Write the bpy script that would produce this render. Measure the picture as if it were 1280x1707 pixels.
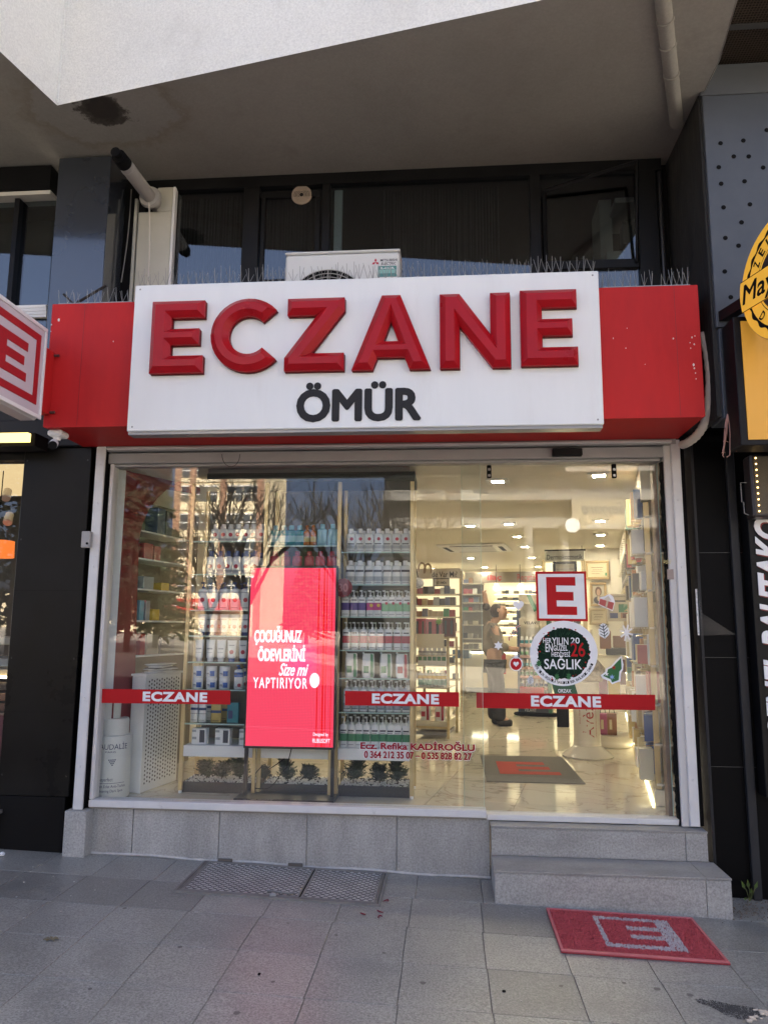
import bpy, bmesh, math, random
from mathutils import Vector, Matrix

for _o in list(bpy.data.objects):
    bpy.data.objects.remove(_o)
SC = bpy.context.scene
COL = SC.collection
rnd = random.Random(7)
R = math.radians

# ------------------------------------------------------------------ camera
CAM = Vector((0, -4.95, 1.518))
FPX = 1255.0
YAW, PIT, ROL = R(4.9), R(8.75), R(0.42)
FW = Vector((-math.sin(YAW) * math.cos(PIT), math.cos(YAW) * math.cos(PIT), math.sin(PIT)))
_r0 = Vector((math.cos(YAW), math.sin(YAW), 0))
_u0 = _r0.cross(FW)
CR = _r0 * math.cos(ROL) + _u0 * math.sin(ROL)
CU = -_r0 * math.sin(ROL) + _u0 * math.cos(ROL)
cd = bpy.data.cameras.new('camera')
cd.sensor_fit = 'HORIZONTAL'
cd.sensor_width = 36
cd.lens = 36 * FPX / 1280
cd.clip_start = 0.05
cd.clip_end = 600
cam = bpy.data.objects.new('camera', cd)
cam.matrix_world = Matrix(((CR.x, CU.x, -FW.x, CAM.x), (CR.y, CU.y, -FW.y, CAM.y), (CR.z, CU.z, -FW.z, CAM.z), (0, 0, 0, 1)))
COL.objects.link(cam)
SC.camera = cam

# ------------------------------------------------------------------ sky, sun, exposure
SUN_EL, SUN_AZ = R(33), R(28)
W = bpy.data.worlds.new('World')
SC.world = W
W.use_nodes = True
wn = W.node_tree.nodes
sky = wn.new('ShaderNodeTexSky')
sky.sky_type = 'NISHITA'
sky.sun_disc = False
sky.sun_elevation = SUN_EL
sky.sun_rotation = SUN_AZ
sky.air_density = 0.35
sky.dust_density = 7.0
sky.ozone_density = 0.0
wn['Background'].inputs[1].default_value = 0.13
W.node_tree.links.new(sky.outputs[0], wn['Background'].inputs[0])
sl = bpy.data.lights.new('sun', 'SUN')
sl.energy = 5.0
sl.angle = R(0.5)
sl.color = (1.0, 0.94, 0.84)
so = bpy.data.objects.new('sun', sl)
_sd = Vector((math.sin(SUN_AZ) * math.cos(SUN_EL), math.cos(SUN_AZ) * math.cos(SUN_EL), math.sin(SUN_EL)))
so.rotation_euler = (-_sd).to_track_quat('-Z', 'Y').to_euler()
so.location = (10, 20, 30)
COL.objects.link(so)
SC.view_settings.view_transform = 'Standard'
SC.view_settings.look = 'None'
SC.view_settings.gamma = 1
SC.view_settings.exposure = 2.86
SC.cycles.use_denoising = True
SC.cycles.max_bounces = 10
SC.cycles.diffuse_bounces = 4
SC.cycles.glossy_bounces = 4
SC.cycles.transparent_max_bounces = 24
SC.cycles.sample_clamp_indirect = 6.0
SC.cycles.caustics_reflective = False
SC.cycles.caustics_refractive = False
SC.cycles.use_adaptive_sampling = False

# ------------------------------------------------------------------ measuring helpers (photo pixel -> point on a real plane)
def ray(px, py):
    return CR * ((px - 640) / FPX) - CU * ((py - 853.5) / FPX) + FW

def F(px, py, Y=0.0):
    d = ray(px, py)
    return CAM + d * ((Y - CAM.y) / d.y)

def G(px, py, z):
    d = ray(px, py)
    return CAM + d * ((z - CAM.z) / d.z)

SL = -0.029
def gz(x):
    return SL * (x - 0.245)

def S(px, py):
    d = ray(px, py)
    return CAM + d * ((gz(CAM.x) - CAM.z) / (d.z - SL * d.x))

SKEW = R(11)
DV = Vector((math.sin(SKEW), math.cos(SKEW), 0))
EV = Vector((math.cos(SKEW), -math.sin(SKEW), 0))
IO = Vector((0, 0.1, 0))
def I(u, v, z=0.0):
    p = IO + EV * u + DV * v
    return Vector((p.x, p.y, z))

def FI(px, py, v):
    d = ray(px, py)
    p0 = IO + DV * v
    p = CAM + d * ((p0 - CAM).dot(DV) / d.dot(DV))
    q = p - IO
    return q.dot(EV), p.z

def FU(px, py, u):
    d = ray(px, py)
    p0 = IO + EV * u
    p = CAM + d * ((p0 - CAM).dot(EV) / d.dot(EV))
    return (p - IO).dot(DV), p.z

ZF = 0.375     # shop floor
ZC = 2.68      # shop ceiling

# ------------------------------------------------------------------ mesh collector
class MB:
    def __init__(s):
        s.v = []; s.f = []; s.m = []
    def add(s, vs, fs, mi=0):
        b = len(s.v)
        s.v += [tuple(v) for v in vs]
        for f in fs:
            s.f.append(tuple(b + i for i in f)); s.m.append(mi)
        return s
    def box(s, x0, x1, y0, y1, z0, z1, bev=0.0, mi=0):
        if x0 > x1: x0, x1 = x1, x0
        if y0 > y1: y0, y1 = y1, y0
        if z0 > z1: z0, z1 = z1, z0
        if bev <= 0:
            vs = [(x, y, z) for x in (x0, x1) for y in (y0, y1) for z in (z0, z1)]
            return s.add(vs, [(0, 1, 3, 2), (4, 6, 7, 5), (0, 4, 5, 1), (2, 3, 7, 6), (0, 2, 6, 4), (1, 5, 7, 3)], mi)
        bev = min(bev, (x1 - x0) * .45, (y1 - y0) * .45, (z1 - z0) * .45)
        bm = bmesh.new()
        for x in (x0, x1):
            for y in (y0, y1):
                for z in (z0, z1):
                    dx = bev if x == x0 else -bev; dy = bev if y == y0 else -bev; dz = bev if z == z0 else -bev
                    bm.verts.new((x, y + dy, z + dz)); bm.verts.new((x + dx, y, z + dz)); bm.verts.new((x + dx, y + dy, z))
        bmesh.ops.convex_hull(bm, input=list(bm.verts))
        bmesh.ops.dissolve_limit(bm, angle_limit=.02, verts=list(bm.verts), edges=list(bm.edges))
        bm.verts.index_update()
        s.add([v.co.copy() for v in bm.verts], [[v.index for v in f.verts] for f in bm.faces], mi)
        bm.free()
        return s
    def cyl(s, p0, p1, r0, r1=None, n=12, mi=0, caps=True):
        p0 = Vector(p0); p1 = Vector(p1); r1 = r0 if r1 is None else r1
        a = (p1 - p0).normalized()
        t = Vector((0, 0, 1)) if abs(a.z) < .9 else Vector((1, 0, 0))
        x = a.cross(t).normalized(); y = a.cross(x)
        vs = []
        for p, r in ((p0, r0), (p1, r1)):
            for i in range(n):
                w = 2 * math.pi * i / n
                vs.append(p + (x * math.cos(w) + y * math.sin(w)) * r)
        fs = [(i, n + i, n + (i + 1) % n, (i + 1) % n) for i in range(n)]
        if caps:
            fs += [tuple(range(n)), tuple(range(2 * n - 1, n - 1, -1))]
        return s.add(vs, fs, mi)
    def tube(s, pts, r, n=8, mi=0):
        pts = [Vector(p) for p in pts]
        rr = r if isinstance(r, (list, tuple)) else [r] * len(pts)
        vs = []; ref = None
        for i, p in enumerate(pts):
            a = (pts[min(i + 1, len(pts) - 1)] - pts[max(i - 1, 0)]).normalized()
            if ref is None:
                ref = a.cross(Vector((0, 0, 1)) if abs(a.z) < .9 else Vector((1, 0, 0))).normalized()
            x = (ref - a * ref.dot(a)).normalized(); ref = x; y = a.cross(x)
            for k in range(n):
                w = 2 * math.pi * k / n
                vs.append(p + (x * math.cos(w) + y * math.sin(w)) * rr[i])
        fs = []
        for i in range(len(pts) - 1):
            for k in range(n):
                fs.append((i * n + k, i * n + (k + 1) % n, (i + 1) * n + (k + 1) % n, (i + 1) * n + k))
        fs += [tuple(range(n - 1, -1, -1)), tuple(range((len(pts) - 1) * n, len(pts) * n))]
        return s.add(vs, fs, mi)
    def loft(s, rings, mi=0, cap=True):
        n = len(rings[0]); vs = [p for r in rings for p in r]; fs = []
        for i in range(len(rings) - 1):
            for k in range(n):
                fs.append((i * n + k, i * n + (k + 1) % n, (i + 1) * n + (k + 1) % n, (i + 1) * n + k))
        if cap:
            fs += [tuple(range(n - 1, -1, -1)), tuple(range((len(rings) - 1) * n, len(rings) * n))]
        return s.add(vs, fs, mi)
    def lathe(s, prof, c=(0, 0), n=20, sy=1.0, e=2.0, mi=0):
        # prof: (r, z); superellipse section with exponent e, squashed by sy
        rings = []
        for r, z in prof:
            ring = []
            for k in range(n):
                w = 2 * math.pi * k / n
                cx, cy = math.cos(w), math.sin(w)
                ring.append((c[0] + r * math.copysign(abs(cx) ** (2 / e), cx), c[1] + r * sy * math.copysign(abs(cy) ** (2 / e), cy), z))
            rings.append(ring)
        return s.loft(rings, mi)
    def prism(s, pts, y0, y1, mi=0):
        # polygon in x,z extruded along y
        bm = bmesh.new()
        f = bm.faces.new([bm.verts.new((p[0], y0, p[1])) for p in pts])
        r = bmesh.ops.extrude_face_region(bm, geom=[f])
        for v in r['geom']:
            if isinstance(v, bmesh.types.BMVert): v.co.y = y1
        bmesh.ops.triangulate(bm, faces=[x for x in bm.faces if len(x.verts) > 4])
        bmesh.ops.recalc_face_normals(bm, faces=list(bm.faces))
        bm.verts.index_update()
        s.add([v.co.copy() for v in bm.verts], [[v.index for v in x.verts] for x in bm.faces], mi)
        bm.free()
        return s
    def flip_fix(s):
        return s
    def xf(s, fn):
        s.v = [tuple(fn(Vector(v))) for v in s.v]
        return s

WL = {}
def link(o, parent=None):
    COL.objects.link(o)
    if parent is not None:
        o.parent = parent
    return o

def tag(o, label=None, cat=None, group=None, kind=None):
    if label: o['label'] = label
    if cat: o['category'] = cat
    if group: o['group'] = group
    if kind: o['kind'] = kind
    return o

def T(name, label, cat, loc=(0, 0, 0), group=None, rz=0.0):
    o = bpy.data.objects.new(name, None)
    o.empty_display_size = .1
    link(o)
    o.location = loc; o.rotation_euler.z = rz
    WL[o.name] = Matrix.Translation(Vector(loc)) @ Matrix.Rotation(rz, 4, 'Z')
    return tag(o, label, cat, group)

def O(name, mb, mat, parent=None, smooth=False, local=False, label=None, cat=None, group=None, kind=None, fix=True):
    """one mesh object; coordinates in mb are world coordinates unless local"""
    vs = [Vector(v) for v in mb.v]
    if not local:
        if parent is not None:
            inv = WL[parent.name].inverted()
            vs = [inv @ v for v in vs]
            mw = WL[parent.name]
        else:
            xs = [v.x for v in vs]; ys = [v.y for v in vs]; zs = [v.z for v in vs]
            org = Vector(((min(xs) + max(xs)) / 2, (min(ys) + max(ys)) / 2, min(zs)))
            vs = [v - org for v in vs]
            mw = Matrix.Translation(org)
    else:
        mw = WL[parent.name] if parent is not None else Matrix.Identity(4)
    me = bpy.data.meshes.new(name)
    me.from_pydata(vs, [], mb.f)
    mats = mat if isinstance(mat, (list, tuple)) else [mat]
    for m in mats: me.materials.append(m)
    me.polygons.foreach_set('material_index', mb.m)
    if fix:
        bm = bmesh.new(); bm.from_mesh(me)
        bmesh.ops.recalc_face_normals(bm, faces=list(bm.faces))
        bm.to_mesh(me); bm.free()
    if smooth:
        me.polygons.foreach_set('use_smooth', [True] * len(me.polygons))
        try:
            me.set_sharp_from_angle(angle=R(40))
        except Exception:
            pass
    o = bpy.data.objects.new(name, me)
    link(o, parent)
    if parent is None and not local:
        o.location = mw.translation
    WL[o.name] = mw
    return tag(o, label, cat, group, kind)

def dup(root, loc, label=None, rz=None, parent=None, group=None):
    r = root.copy(); COL.objects.link(r); r.location = loc
    if parent is not None: r.parent = parent
    if rz is not None: r.rotation_euler.z = rz
    if label: r['label'] = label
    if group: r['group'] = group
    for ch in root.children:
        c = ch.copy(); COL.objects.link(c); c.parent = r
        for g in ch.children:
            d = g.copy(); COL.objects.link(d); d.parent = c
    WL[r.name] = Matrix.Translation(Vector(loc)) @ Matrix.Rotation(r.rotation_euler.z, 4, 'Z')
    return r

# ------------------------------------------------------------------ lettering
_tc = {}
def glyphs(body, bold=0.0, shear=0.0, spacing=1.0, extrude=0.0, bevel=0.0, lines=1.0):
    k = (body, bold, shear, spacing, extrude, bevel, lines)
    if k not in _tc:
        c = bpy.data.curves.new('tmp', 'FONT')
        c.body = body; c.offset = bold; c.shear = shear; c.space_character = spacing; c.space_line = lines
        c.resolution_u = 4; c.extrude = extrude; c.bevel_depth = bevel; c.bevel_resolution = 0
        c.align_x = 'CENTER' if '\n' in body else 'LEFT'
        o = bpy.data.objects.new('tmp', c)
        m = bpy.data.meshes.new_from_object(o)
        _tc[k] = ([v.co.copy() for v in m.vertices], [tuple(p.vertices) for p in m.polygons])
        bpy.data.meshes.remove(m); bpy.data.objects.remove(o); bpy.data.curves.remove(c)
    return _tc[k]

def tmesh(body, x0, x1, z0, z1, Y, mb=None, face=-1, depth=0.0, rot=0.0, keep=False, fat=0.0, **kw):
    """lettering fitted into the rectangle x0..x1, z0..z1 of the plane y = Y; face -1 looks at -y"""
    vs, fs = glyphs(body, **kw)
    ax0 = min(v.x for v in vs); ax1 = max(v.x for v in vs); ay0 = min(v.y for v in vs); ay1 = max(v.y for v in vs)
    w, h = x1 - x0, z1 - z0
    sx, sy = w / (ax1 - ax0), h / (ay1 - ay0)
    if keep: sx = sy = min(sx, sy)
    cx, cz = (x0 + x1) / 2, (z0 + z1) / 2
    mb = mb or MB()
    out = []
    for v in vs:
        a = (v.x - (ax0 + ax1) / 2) * sx; b = (v.y - (ay0 + ay1) / 2) * sy
        if rot:
            a, b = a * math.cos(rot) - b * math.sin(rot), a * math.sin(rot) + b * math.cos(rot)
        out.append((cx + a * (1 if face < 0 else -1), Y + face * (v.z * max(sx, sy) + depth), cz + b))
    if fat:
        for k in range(12):
            w = math.pi * k / 6
            mb.add([(x + fat * math.cos(w), y - face * .00012 * (k + 1), z + fat * math.sin(w)) for x, y, z in out], fs)
    return mb.add(out, fs)

def ptext(name, body, px0, py0, px1, py1, Y, mat, parent, thick=0.004, **kw):
    """lettering over a photo rectangle on plane y=Y"""
    a = F(px0, (py0 + py1) / 2, Y); b = F(px1, (py0 + py1) / 2, Y)
    t = F((px0 + px1) / 2, py0, Y); u = F((px0 + px1) / 2, py1, Y)
    kw.setdefault('extrude', 0.004)
    return O(name, tmesh(body, a.x, b.x, u.z, t.z, Y, depth=thick, **kw), mat, parent, fix=False)

# ------------------------------------------------------------------ materials
EK = 0.46
def nt(m):
    m.use_nodes = True
    return m.node_tree

def M(name, col, rough=.5, metal=0.0, spec=.5, var=0.0, vscale=6.0, bump=0.0, bscale=60.0, rand=0.0, coat=0.0, stretch=(1, 1, 1), speck=0.0, speckscale=260.0, dirt=None, emit=None, estr=0.0):
    m = bpy.data.materials.new(name)
    t = nt(m); n = t.nodes; l = t.links
    p = n['Principled BSDF']
    p.inputs['Roughness'].default_value = rough
    p.inputs['Metallic'].default_value = metal
    p.inputs['Specular IOR Level'].default_value = spec
    p.inputs['Coat Weight'].default_value = coat
    c4 = (*col, 1)
    p.inputs['Base Color'].default_value = c4
    m.diffuse_color = c4
    if emit:
        p.inputs['Emission Color'].default_value = (*emit, 1)
        p.inputs['Emission Strength'].default_value = estr * EK
    if not (var or bump or rand or speck or dirt):
        return m
    tc = n.new('ShaderNodeTexCoord'); mp = n.new('ShaderNodeMapping')
    mp.inputs['Scale'].default_value = stretch
    l.new(tc.outputs['Object'], mp.inputs[0])
    geo = n.new('ShaderNodeNewGeometry')
    mp2 = n.new('ShaderNodeMapping'); mp2.inputs['Scale'].default_value = stretch
    l.new(geo.outputs['Position'], mp2.inputs[0])
    cur = None
    def mul(fac_socket, lo, hi, cur):
        mr = n.new('ShaderNodeMapRange'); mr.inputs['To Min'].default_value = lo; mr.inputs['To Max'].default_value = hi
        l.new(fac_socket, mr.inputs[0])
        mx = n.new('ShaderNodeMix'); mx.data_type = 'RGBA'; mx.blend_type = 'MULTIPLY'; mx.inputs[0].default_value = 1
        if cur is None: mx.inputs[6].default_value = c4
        else: l.new(cur, mx.inputs[6])
        l.new(mr.outputs[0], mx.inputs[7])
        return mx.outputs[2]
    if var:
        nz = n.new('ShaderNodeTexNoise'); nz.inputs['Scale'].default_value = vscale; nz.inputs['Detail'].default_value = 6
        nz.inputs['Roughness'].default_value = .65
        l.new(mp2.outputs[0], nz.inputs['Vector'])
        mr0 = n.new('ShaderNodeMapRange'); mr0.inputs['From Min'].default_value = .3; mr0.inputs['From Max'].default_value = .7
        l.new(nz.outputs[0], mr0.inputs[0])
        cur = mul(mr0.outputs[0], 1 - var, 1 + var, cur)
        rr = n.new('ShaderNodeMapRange'); rr.inputs['To Min'].default_value = max(0, rough - var * .35); rr.inputs['To Max'].default_value = min(1, rough + var * .35)
        l.new(mr0.outputs[0], rr.inputs[0]); l.new(rr.outputs[0], p.inputs['Roughness'])
    if speck:
        ns = n.new('ShaderNodeTexNoise'); ns.inputs['Scale'].default_value = speckscale; ns.inputs['Detail'].default_value = 3; ns.inputs['Roughness'].default_value = .8
        l.new(geo.outputs['Position'], ns.inputs['Vector'])
        mr1 = n.new('ShaderNodeMapRange'); mr1.inputs['From Min'].default_value = .32; mr1.inputs['From Max'].default_value = .68
        l.new(ns.outputs[0], mr1.inputs[0])
        cur = mul(mr1.outputs[0], 1 - speck, 1 + speck, cur)
    if rand:
        oi = n.new('ShaderNodeObjectInfo')
        cur = mul(oi.outputs['Random'], 1 - rand, 1 + rand, cur)
    if dirt:
        # dirt: (colour, scale, low, high)
        nd = n.new('ShaderNodeTexNoise'); nd.inputs['Scale'].default_value = dirt[1]; nd.inputs['Detail'].default_value = 9; nd.inputs['Roughness'].default_value = .72
        l.new(mp2.outputs[0], nd.inputs['Vector'])
        md = n.new('ShaderNodeMapRange'); md.inputs['From Min'].default_value = dirt[2]; md.inputs['From Max'].default_value = dirt[3]
        l.new(nd.outputs[0], md.inputs[0])
        mx = n.new('ShaderNodeMix'); mx.data_type = 'RGBA'
        l.new(md.outputs[0], mx.inputs[0])
        if cur is None: mx.inputs[6].default_value = c4
        else: l.new(cur, mx.inputs[6])
        mx.inputs[7].default_value = (*dirt[0], 1)
        cur = mx.outputs[2]
    if cur is not None:
        l.new(cur, p.inputs['Base Color'])
    if bump:
        nb = n.new('ShaderNodeTexNoise'); nb.inputs['Scale'].default_value = bscale; nb.inputs['Detail'].default_value = 5
        l.new(mp2.outputs[0], nb.inputs['Vector'])
        bp = n.new('ShaderNodeBump'); bp.inputs['Strength'].default_value = bump; bp.inputs['Distance'].default_value = .004
        l.new(nb.outputs[0], bp.inputs['Height']); l.new(bp.outputs[0], p.inputs['Normal'])
    return m

EK = 0.46
def EM(name, col, s):
    m = bpy.data.materials.new(name)
    t = nt(m); t.nodes.remove(t.nodes['Principled BSDF'])
    e = t.nodes.new('ShaderNodeEmission'); e.inputs[0].default_value = (*col, 1); e.inputs[1].default_value = s * EK
    t.links.new(e.outputs[0], t.nodes['Material Output'].inputs[0])
    return m

def GLASS(name, tint=(.93, .955, .94), f0=.04, rough=0.0):
    m = bpy.data.materials.new(name)
    t = nt(m); n = t.nodes; l = t.links
    n.remove(n['Principled BSDF'])
    g = n.new('ShaderNodeNewGeometry'); d = n.new('ShaderNodeVectorMath'); d.operation = 'DOT_PRODUCT'
    l.new(g.outputs['Incoming'], d.inputs[0]); l.new(g.outputs['Normal'], d.inputs[1])
    def mth(op, a, b=None):
        x = n.new('ShaderNodeMath'); x.operation = op
        for i, q in enumerate((a, b)):
            if q is None: continue
            if isinstance(q, (int, float)): x.inputs[i].default_value = q
            else: l.new(q, x.inputs[i])
        return x.outputs[0]
    a = mth('ABSOLUTE', d.outputs['Value'])
    fr = mth('ADD', mth('MULTIPLY', mth('POWER', mth('SUBTRACT', 1.0, a), 5.0), 1 - f0), f0)
    tr = n.new('ShaderNodeBsdfTransparent'); tr.inputs[0].default_value = (*tint, 1)
    gl = n.new('ShaderNodeBsdfGlossy'); gl.inputs['Roughness'].default_value = rough
    mx = n.new('ShaderNodeMixShader')
    l.new(fr, mx.inputs[0]); l.new(tr.outputs[0], mx.inputs[1]); l.new(gl.outputs[0], mx.inputs[2])
    l.new(mx.outputs[0], n['Material Output'].inputs[0])
    return m

m_glass = GLASS('shop_glass', (.96, .975, .965), .048)
m_glass2 = GLASS('dark_window_glass', (.62, .68, .70), .12)
m_shelfglass = GLASS('shelf_glass', (.82, .93, .88), .06)
m_edge = M('glass_edge', (.45, .62, .56), .15)
m_red = M('sign_red', (.50, .019, .019), .55, spec=.22, stretch=(2, 1, .5), var=.09, vscale=3, dirt=((.42, .014, .016), 2.0, .5, .9))
m_letter = M('letter_red', (.39, .006, .012), .30, spec=.24, var=.10, vscale=2.5)
m_white = M('sign_white', (.80, .815, .80), .38, spec=.3, var=.025, vscale=2, stretch=(2.5, 1, .4), dirt=((.70, .695, .67), 1.6, .55, .95))
m_grey = M('letter_grey', (.026, .026, .028), .6, spec=.2)
m_alu = M('aluminium_white', (.66, .655, .64), .4, var=.05, vscale=9, dirt=((.34, .33, .32), 14, .62, .8))
m_alug = M('aluminium_grey', (.34, .335, .325), .42, var=.05, vscale=9)
m_black = M('black_metal', (.006, .006, .0065), .42, spec=.2, var=.25, vscale=5)
m_blackm = M('black_matt', (.005, .005, .0055), .85, spec=.15)
m_pil = M('black_cladding', (.009, .0085, .008), .32, spec=.14, var=.35, vscale=1.3, dirt=((.12, .12, .115), 22, .75, .80))
m_pild = M('black_cladding_specked', (.005, .005, .0055), .45, spec=.12, var=.3, vscale=1.3, dirt=((.45, .45, .44), 60, .715, .74))
m_stucco = M('stucco', (.78, .775, .72), .92, var=.05, vscale=1.4, bump=.7, bscale=75, speck=.11, speckscale=75, dirt=((.60, .59, .54), 2.2, .56, .9))
m_slate = M('slate_cladding', (.030, .036, .046), .16, spec=.9, coat=.5, var=.08, vscale=2)
m_tile = M('grey_tile', (.345, .338, .318), .62, var=.24, vscale=5, speck=.30, speckscale=85, rand=.04, dirt=((.50, .49, .465), 8, .60, .85), bump=.15, bscale=150, stretch=(1, 1, .35))
m_step = M('grey_step_tile', (.33, .323, .303), .62, var=.24, vscale=5, speck=.30, speckscale=85, rand=.04, dirt=((.47, .46, .435), 8, .60, .85), bump=.15, bscale=150, stretch=(.35, 1, 1))
m_tread = M('tread_tile', (.285, .278, .262), .55, var=.20, vscale=5, speck=.16, speckscale=90)
m_grout = M('white_grout', (.48, .47, .45), .9, var=.2, vscale=20)
m_slab = M('granite_slab', (.265, .262, .240), .34, spec=.65, var=.15, vscale=3.2, speck=.55, speckscale=105, rand=.05, bump=.25, bscale=200, dirt=((.165, .16, .145), 1.7, .53, .80))
m_slabd = M('dark_granite_slab', (.21, .207, .19), .34, spec=.65, var=.17, vscale=5, speck=.48, speckscale=105, rand=.05, bump=.25, bscale=200, dirt=((.13, .127, .12), 2.0, .55, .82))
m_joint = M('joint_dirt', (.15, .14, .13), .95)
m_asph = M('asphalt', (.055, .055, .056), .9, var=.2, vscale=2)
m_plaza = M('plaza_paving', (.36, .33, .28), .85, var=.15, vscale=.6)
m_cream = M('interior_paint', (.78, .74, .65), .75)
m_ceil = M('ceiling_paint', (.80, .765, .68), .8)
m_gold = M('brass_frame', (.52, .42, .24), .38, metal=.75)
m_wh = M('white_plastic', (.80, .80, .79), .35)
m_whm = M('white_matt', (.76, .76, .75), .6)
m_iron = M('cast_iron', (.22, .215, .205), .6, metal=.25, var=.25, vscale=9, dirt=((.085, .075, .065), 7, .55, .8))
m_dkgreen = M('valance_green_grey', (.035, .042, .036), .6)

def C(name, r, g, b, rough=.4, **k):
    return M(name, (r, g, b), rough, **k)

ORD = ['first', 'second', 'third', 'fourth', 'fifth', 'sixth', 'seventh', 'eighth', 'ninth', 'tenth', 'eleventh', 'twelfth', 'thirteenth', 'fourteenth', 'fifteenth', 'sixteenth']

def flat(name, pts, Y, t, mat, parent, **k):
    """flat piece cut to an outline measured in photo pixels, on plane y=Y, thickness t towards the street"""
    return O(name, MB().prism([(F(x, y, Y).x, F(x, y, Y).z) for x, y in pts], Y, Y - t), mat, parent, **k)

def prect(name, px0, py0, px1, py1, Y, t, mat, parent, bev=0.0, **k):
    a = F(px0, (py0 + py1) / 2, Y); b = F(px1, (py0 + py1) / 2, Y)
    c = F((px0 + px1) / 2, py0, Y); d = F((px0 + px1) / 2, py1, Y)
    return O(name, MB().box(a.x, b.x, Y - t, Y, d.z, c.z, bev), mat, parent, **k)
# ================================================================== SETTING: ground
def sheet(x0, x1, y0, y1, dz):
    return MB().add([(x0, y0, gz(x0) + dz), (x1, y0, gz(x1) + dz), (x1, y1, gz(x1) + dz), (x0, y1, gz(x0) + dz)], [(0, 1, 2, 3)])
O('ground', sheet(-150, 150, -170, 60, -.17), m_plaza, kind='structure', fix=False)
O('road', sheet(-120, 120, -16, -6.16, -.165), m_asph, kind='structure', fix=False)
pav = O('pavement', MB().add([(-40, -6, gz(-40) - .012), (40, -6, gz(40) - .012), (40, .3, gz(40) - .012), (-40, .3, gz(-40) - .012)], [(0, 1, 2, 3)]), m_joint, kind='structure', fix=False)
kb = MB()
for i in range(-14, 14):
    kb.add([(i + dx, y, gz(i + dx) + z) for dx in (.006, .994) for y in (-6.16, -6) for z in (-.17, .0)], [(0, 1, 3, 2), (4, 6, 7, 5), (0, 4, 5, 1), (2, 3, 7, 6), (0, 2, 6, 4), (1, 5, 7, 3)])
O('kerb', kb, m_tile, pav)
# paving slabs, one object each; alike slabs share their mesh
PW, PH = .38, .40
def slab_mesh(w, h, mat):
    g, b, t = .0013, .0016, .03
    m = MB()
    x, y = w / 2 - g, h / 2 - g
    lo = [(-x, -y, -t), (x, -y, -t), (x, y, -t), (-x, y, -t)]
    mi = [(-x, -y, -b), (x, -y, -b), (x, y, -b), (-x, y, -b)]
    hi = [(-x + b, -y + b, 0), (x - b, -y + b, 0), (x - b, y - b, 0), (-x + b, y - b, 0)]
    m.add(lo + mi + hi, [(0, 1, 5, 4), (1, 2, 6, 5), (2, 3, 7, 6), (3, 0, 4, 7), (4, 5, 9, 8), (5, 6, 10, 9), (6, 7, 11, 10), (7, 4, 8, 11), (8, 9, 10, 11)])
    o = O('paving_slab', m, mat, local=True)
    me = o.data; bpy.data.objects.remove(o)
    return me
rows = [(-.06, -.40)] + [(-.40 - .45 * (i > 0) - .40 * max(0, i - 1), 0) for i in range(0)]
edges_y = [-.03, -.43, -.85, -1.26, -1.66, -2.06, -2.46, -2.86, -3.26]
_sm = {}
k0 = WL[pav.name].translation
for r in range(len(edges_y) - 1):
    y1, y0 = edges_y[r], edges_y[r + 1]
    h = y1 - y0
    for c in range(-10, 8):
        xc = .165 + PW * (c + .5) + (PW * .012 * math.sin(r * 2.1))
        if r == 0: xc += .02
        hatch = False
        dark = (r == 1 and c <= -5) or (r == 1 and c in (0, 1)) or (r == 3 and c == 0) or (r == 1 and c == -4 and False) or (r == 1 and c == 3)
        key = (round(h, 3), dark)
        if key not in _sm: _sm[key] = slab_mesh(PW, h, m_slabd if dark else m_slab)
        o = bpy.data.objects.new('paving_slab', _sm[key])
        link(o, pav)
        o.location = Vector((xc, (y0 + y1) / 2, gz(xc) + rnd.uniform(-.0005, .0005))) - k0
        o.rotation_euler = (rnd.uniform(-.0012, .0012), math.atan(-SL) + rnd.uniform(-.0012, .0012), 0)

# ================================================================== the building above the shop
bl = T('shop_building', 'cream stucco upper storeys with saw-tooth overhang above the pharmacy', 'building', (0, 0, 4.788))
ZS = 4.788
A0 = Vector((-2.46, -.806)); UF = Vector((.981, -.194)); RT = Vector((-.18, -.98))
Lp = A0 + Vector((-.145, -.70))
B0 = Vector((1.49, -1.587)); C0 = Vector((1.588, -.884))
L2 = Lp - UF * 4.0
poly = [(L2.x, L2.y), (Lp.x, Lp.y), (A0.x, A0.y), (B0.x, B0.y), (C0.x, C0.y), (1.585, -.50), (1.56, .2), (1.56, 12), (-9, 12), (-9, .2)]
n = len(poly)
ZT = 24.0
mb = MB()
for i in range(n):
    a, b = poly[i], poly[(i + 1) % n]
    mb.add([(a[0], a[1], ZS), (b[0], b[1], ZS), (b[0], b[1], ZT), (a[0], a[1], ZT)], [(0, 1, 2, 3)])
mb.add([(p[0], p[1], ZT) for p in poly], [tuple(range(n))])
O('stucco_wall', mb, m_stucco, bl)
# soffit paint with a damp, peeling patch near the inner corner
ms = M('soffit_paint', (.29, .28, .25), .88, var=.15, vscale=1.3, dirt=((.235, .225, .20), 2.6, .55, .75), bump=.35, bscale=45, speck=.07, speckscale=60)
t = ms.node_tree; nn = t.nodes; ll = t.links
pb = nn['Principled BSDF']
geo = nn.new('ShaderNodeNewGeometry'); mpn = nn.new('ShaderNodeMapping'); mpn.vector_type = 'POINT'
ll.new(geo.outputs['Position'], mpn.inputs[0])
pc = G(170, 182, ZS)
mpn.inputs['Location'].default_value = (-pc.x / .38, -pc.y / .30, 0); mpn.inputs['Scale'].default_value = (1 / .38, 1 / .30, 0)
ln = nn.new('ShaderNodeVectorMath'); ln.operation = 'LENGTH'
ll.new(mpn.outputs[0], ln.inputs[0])
nz = nn.new('ShaderNodeTexNoise'); nz.inputs['Scale'].default_value = 7; nz.inputs['Detail'].default_value = 8; nz.inputs['Roughness'].default_value = .7
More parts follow.
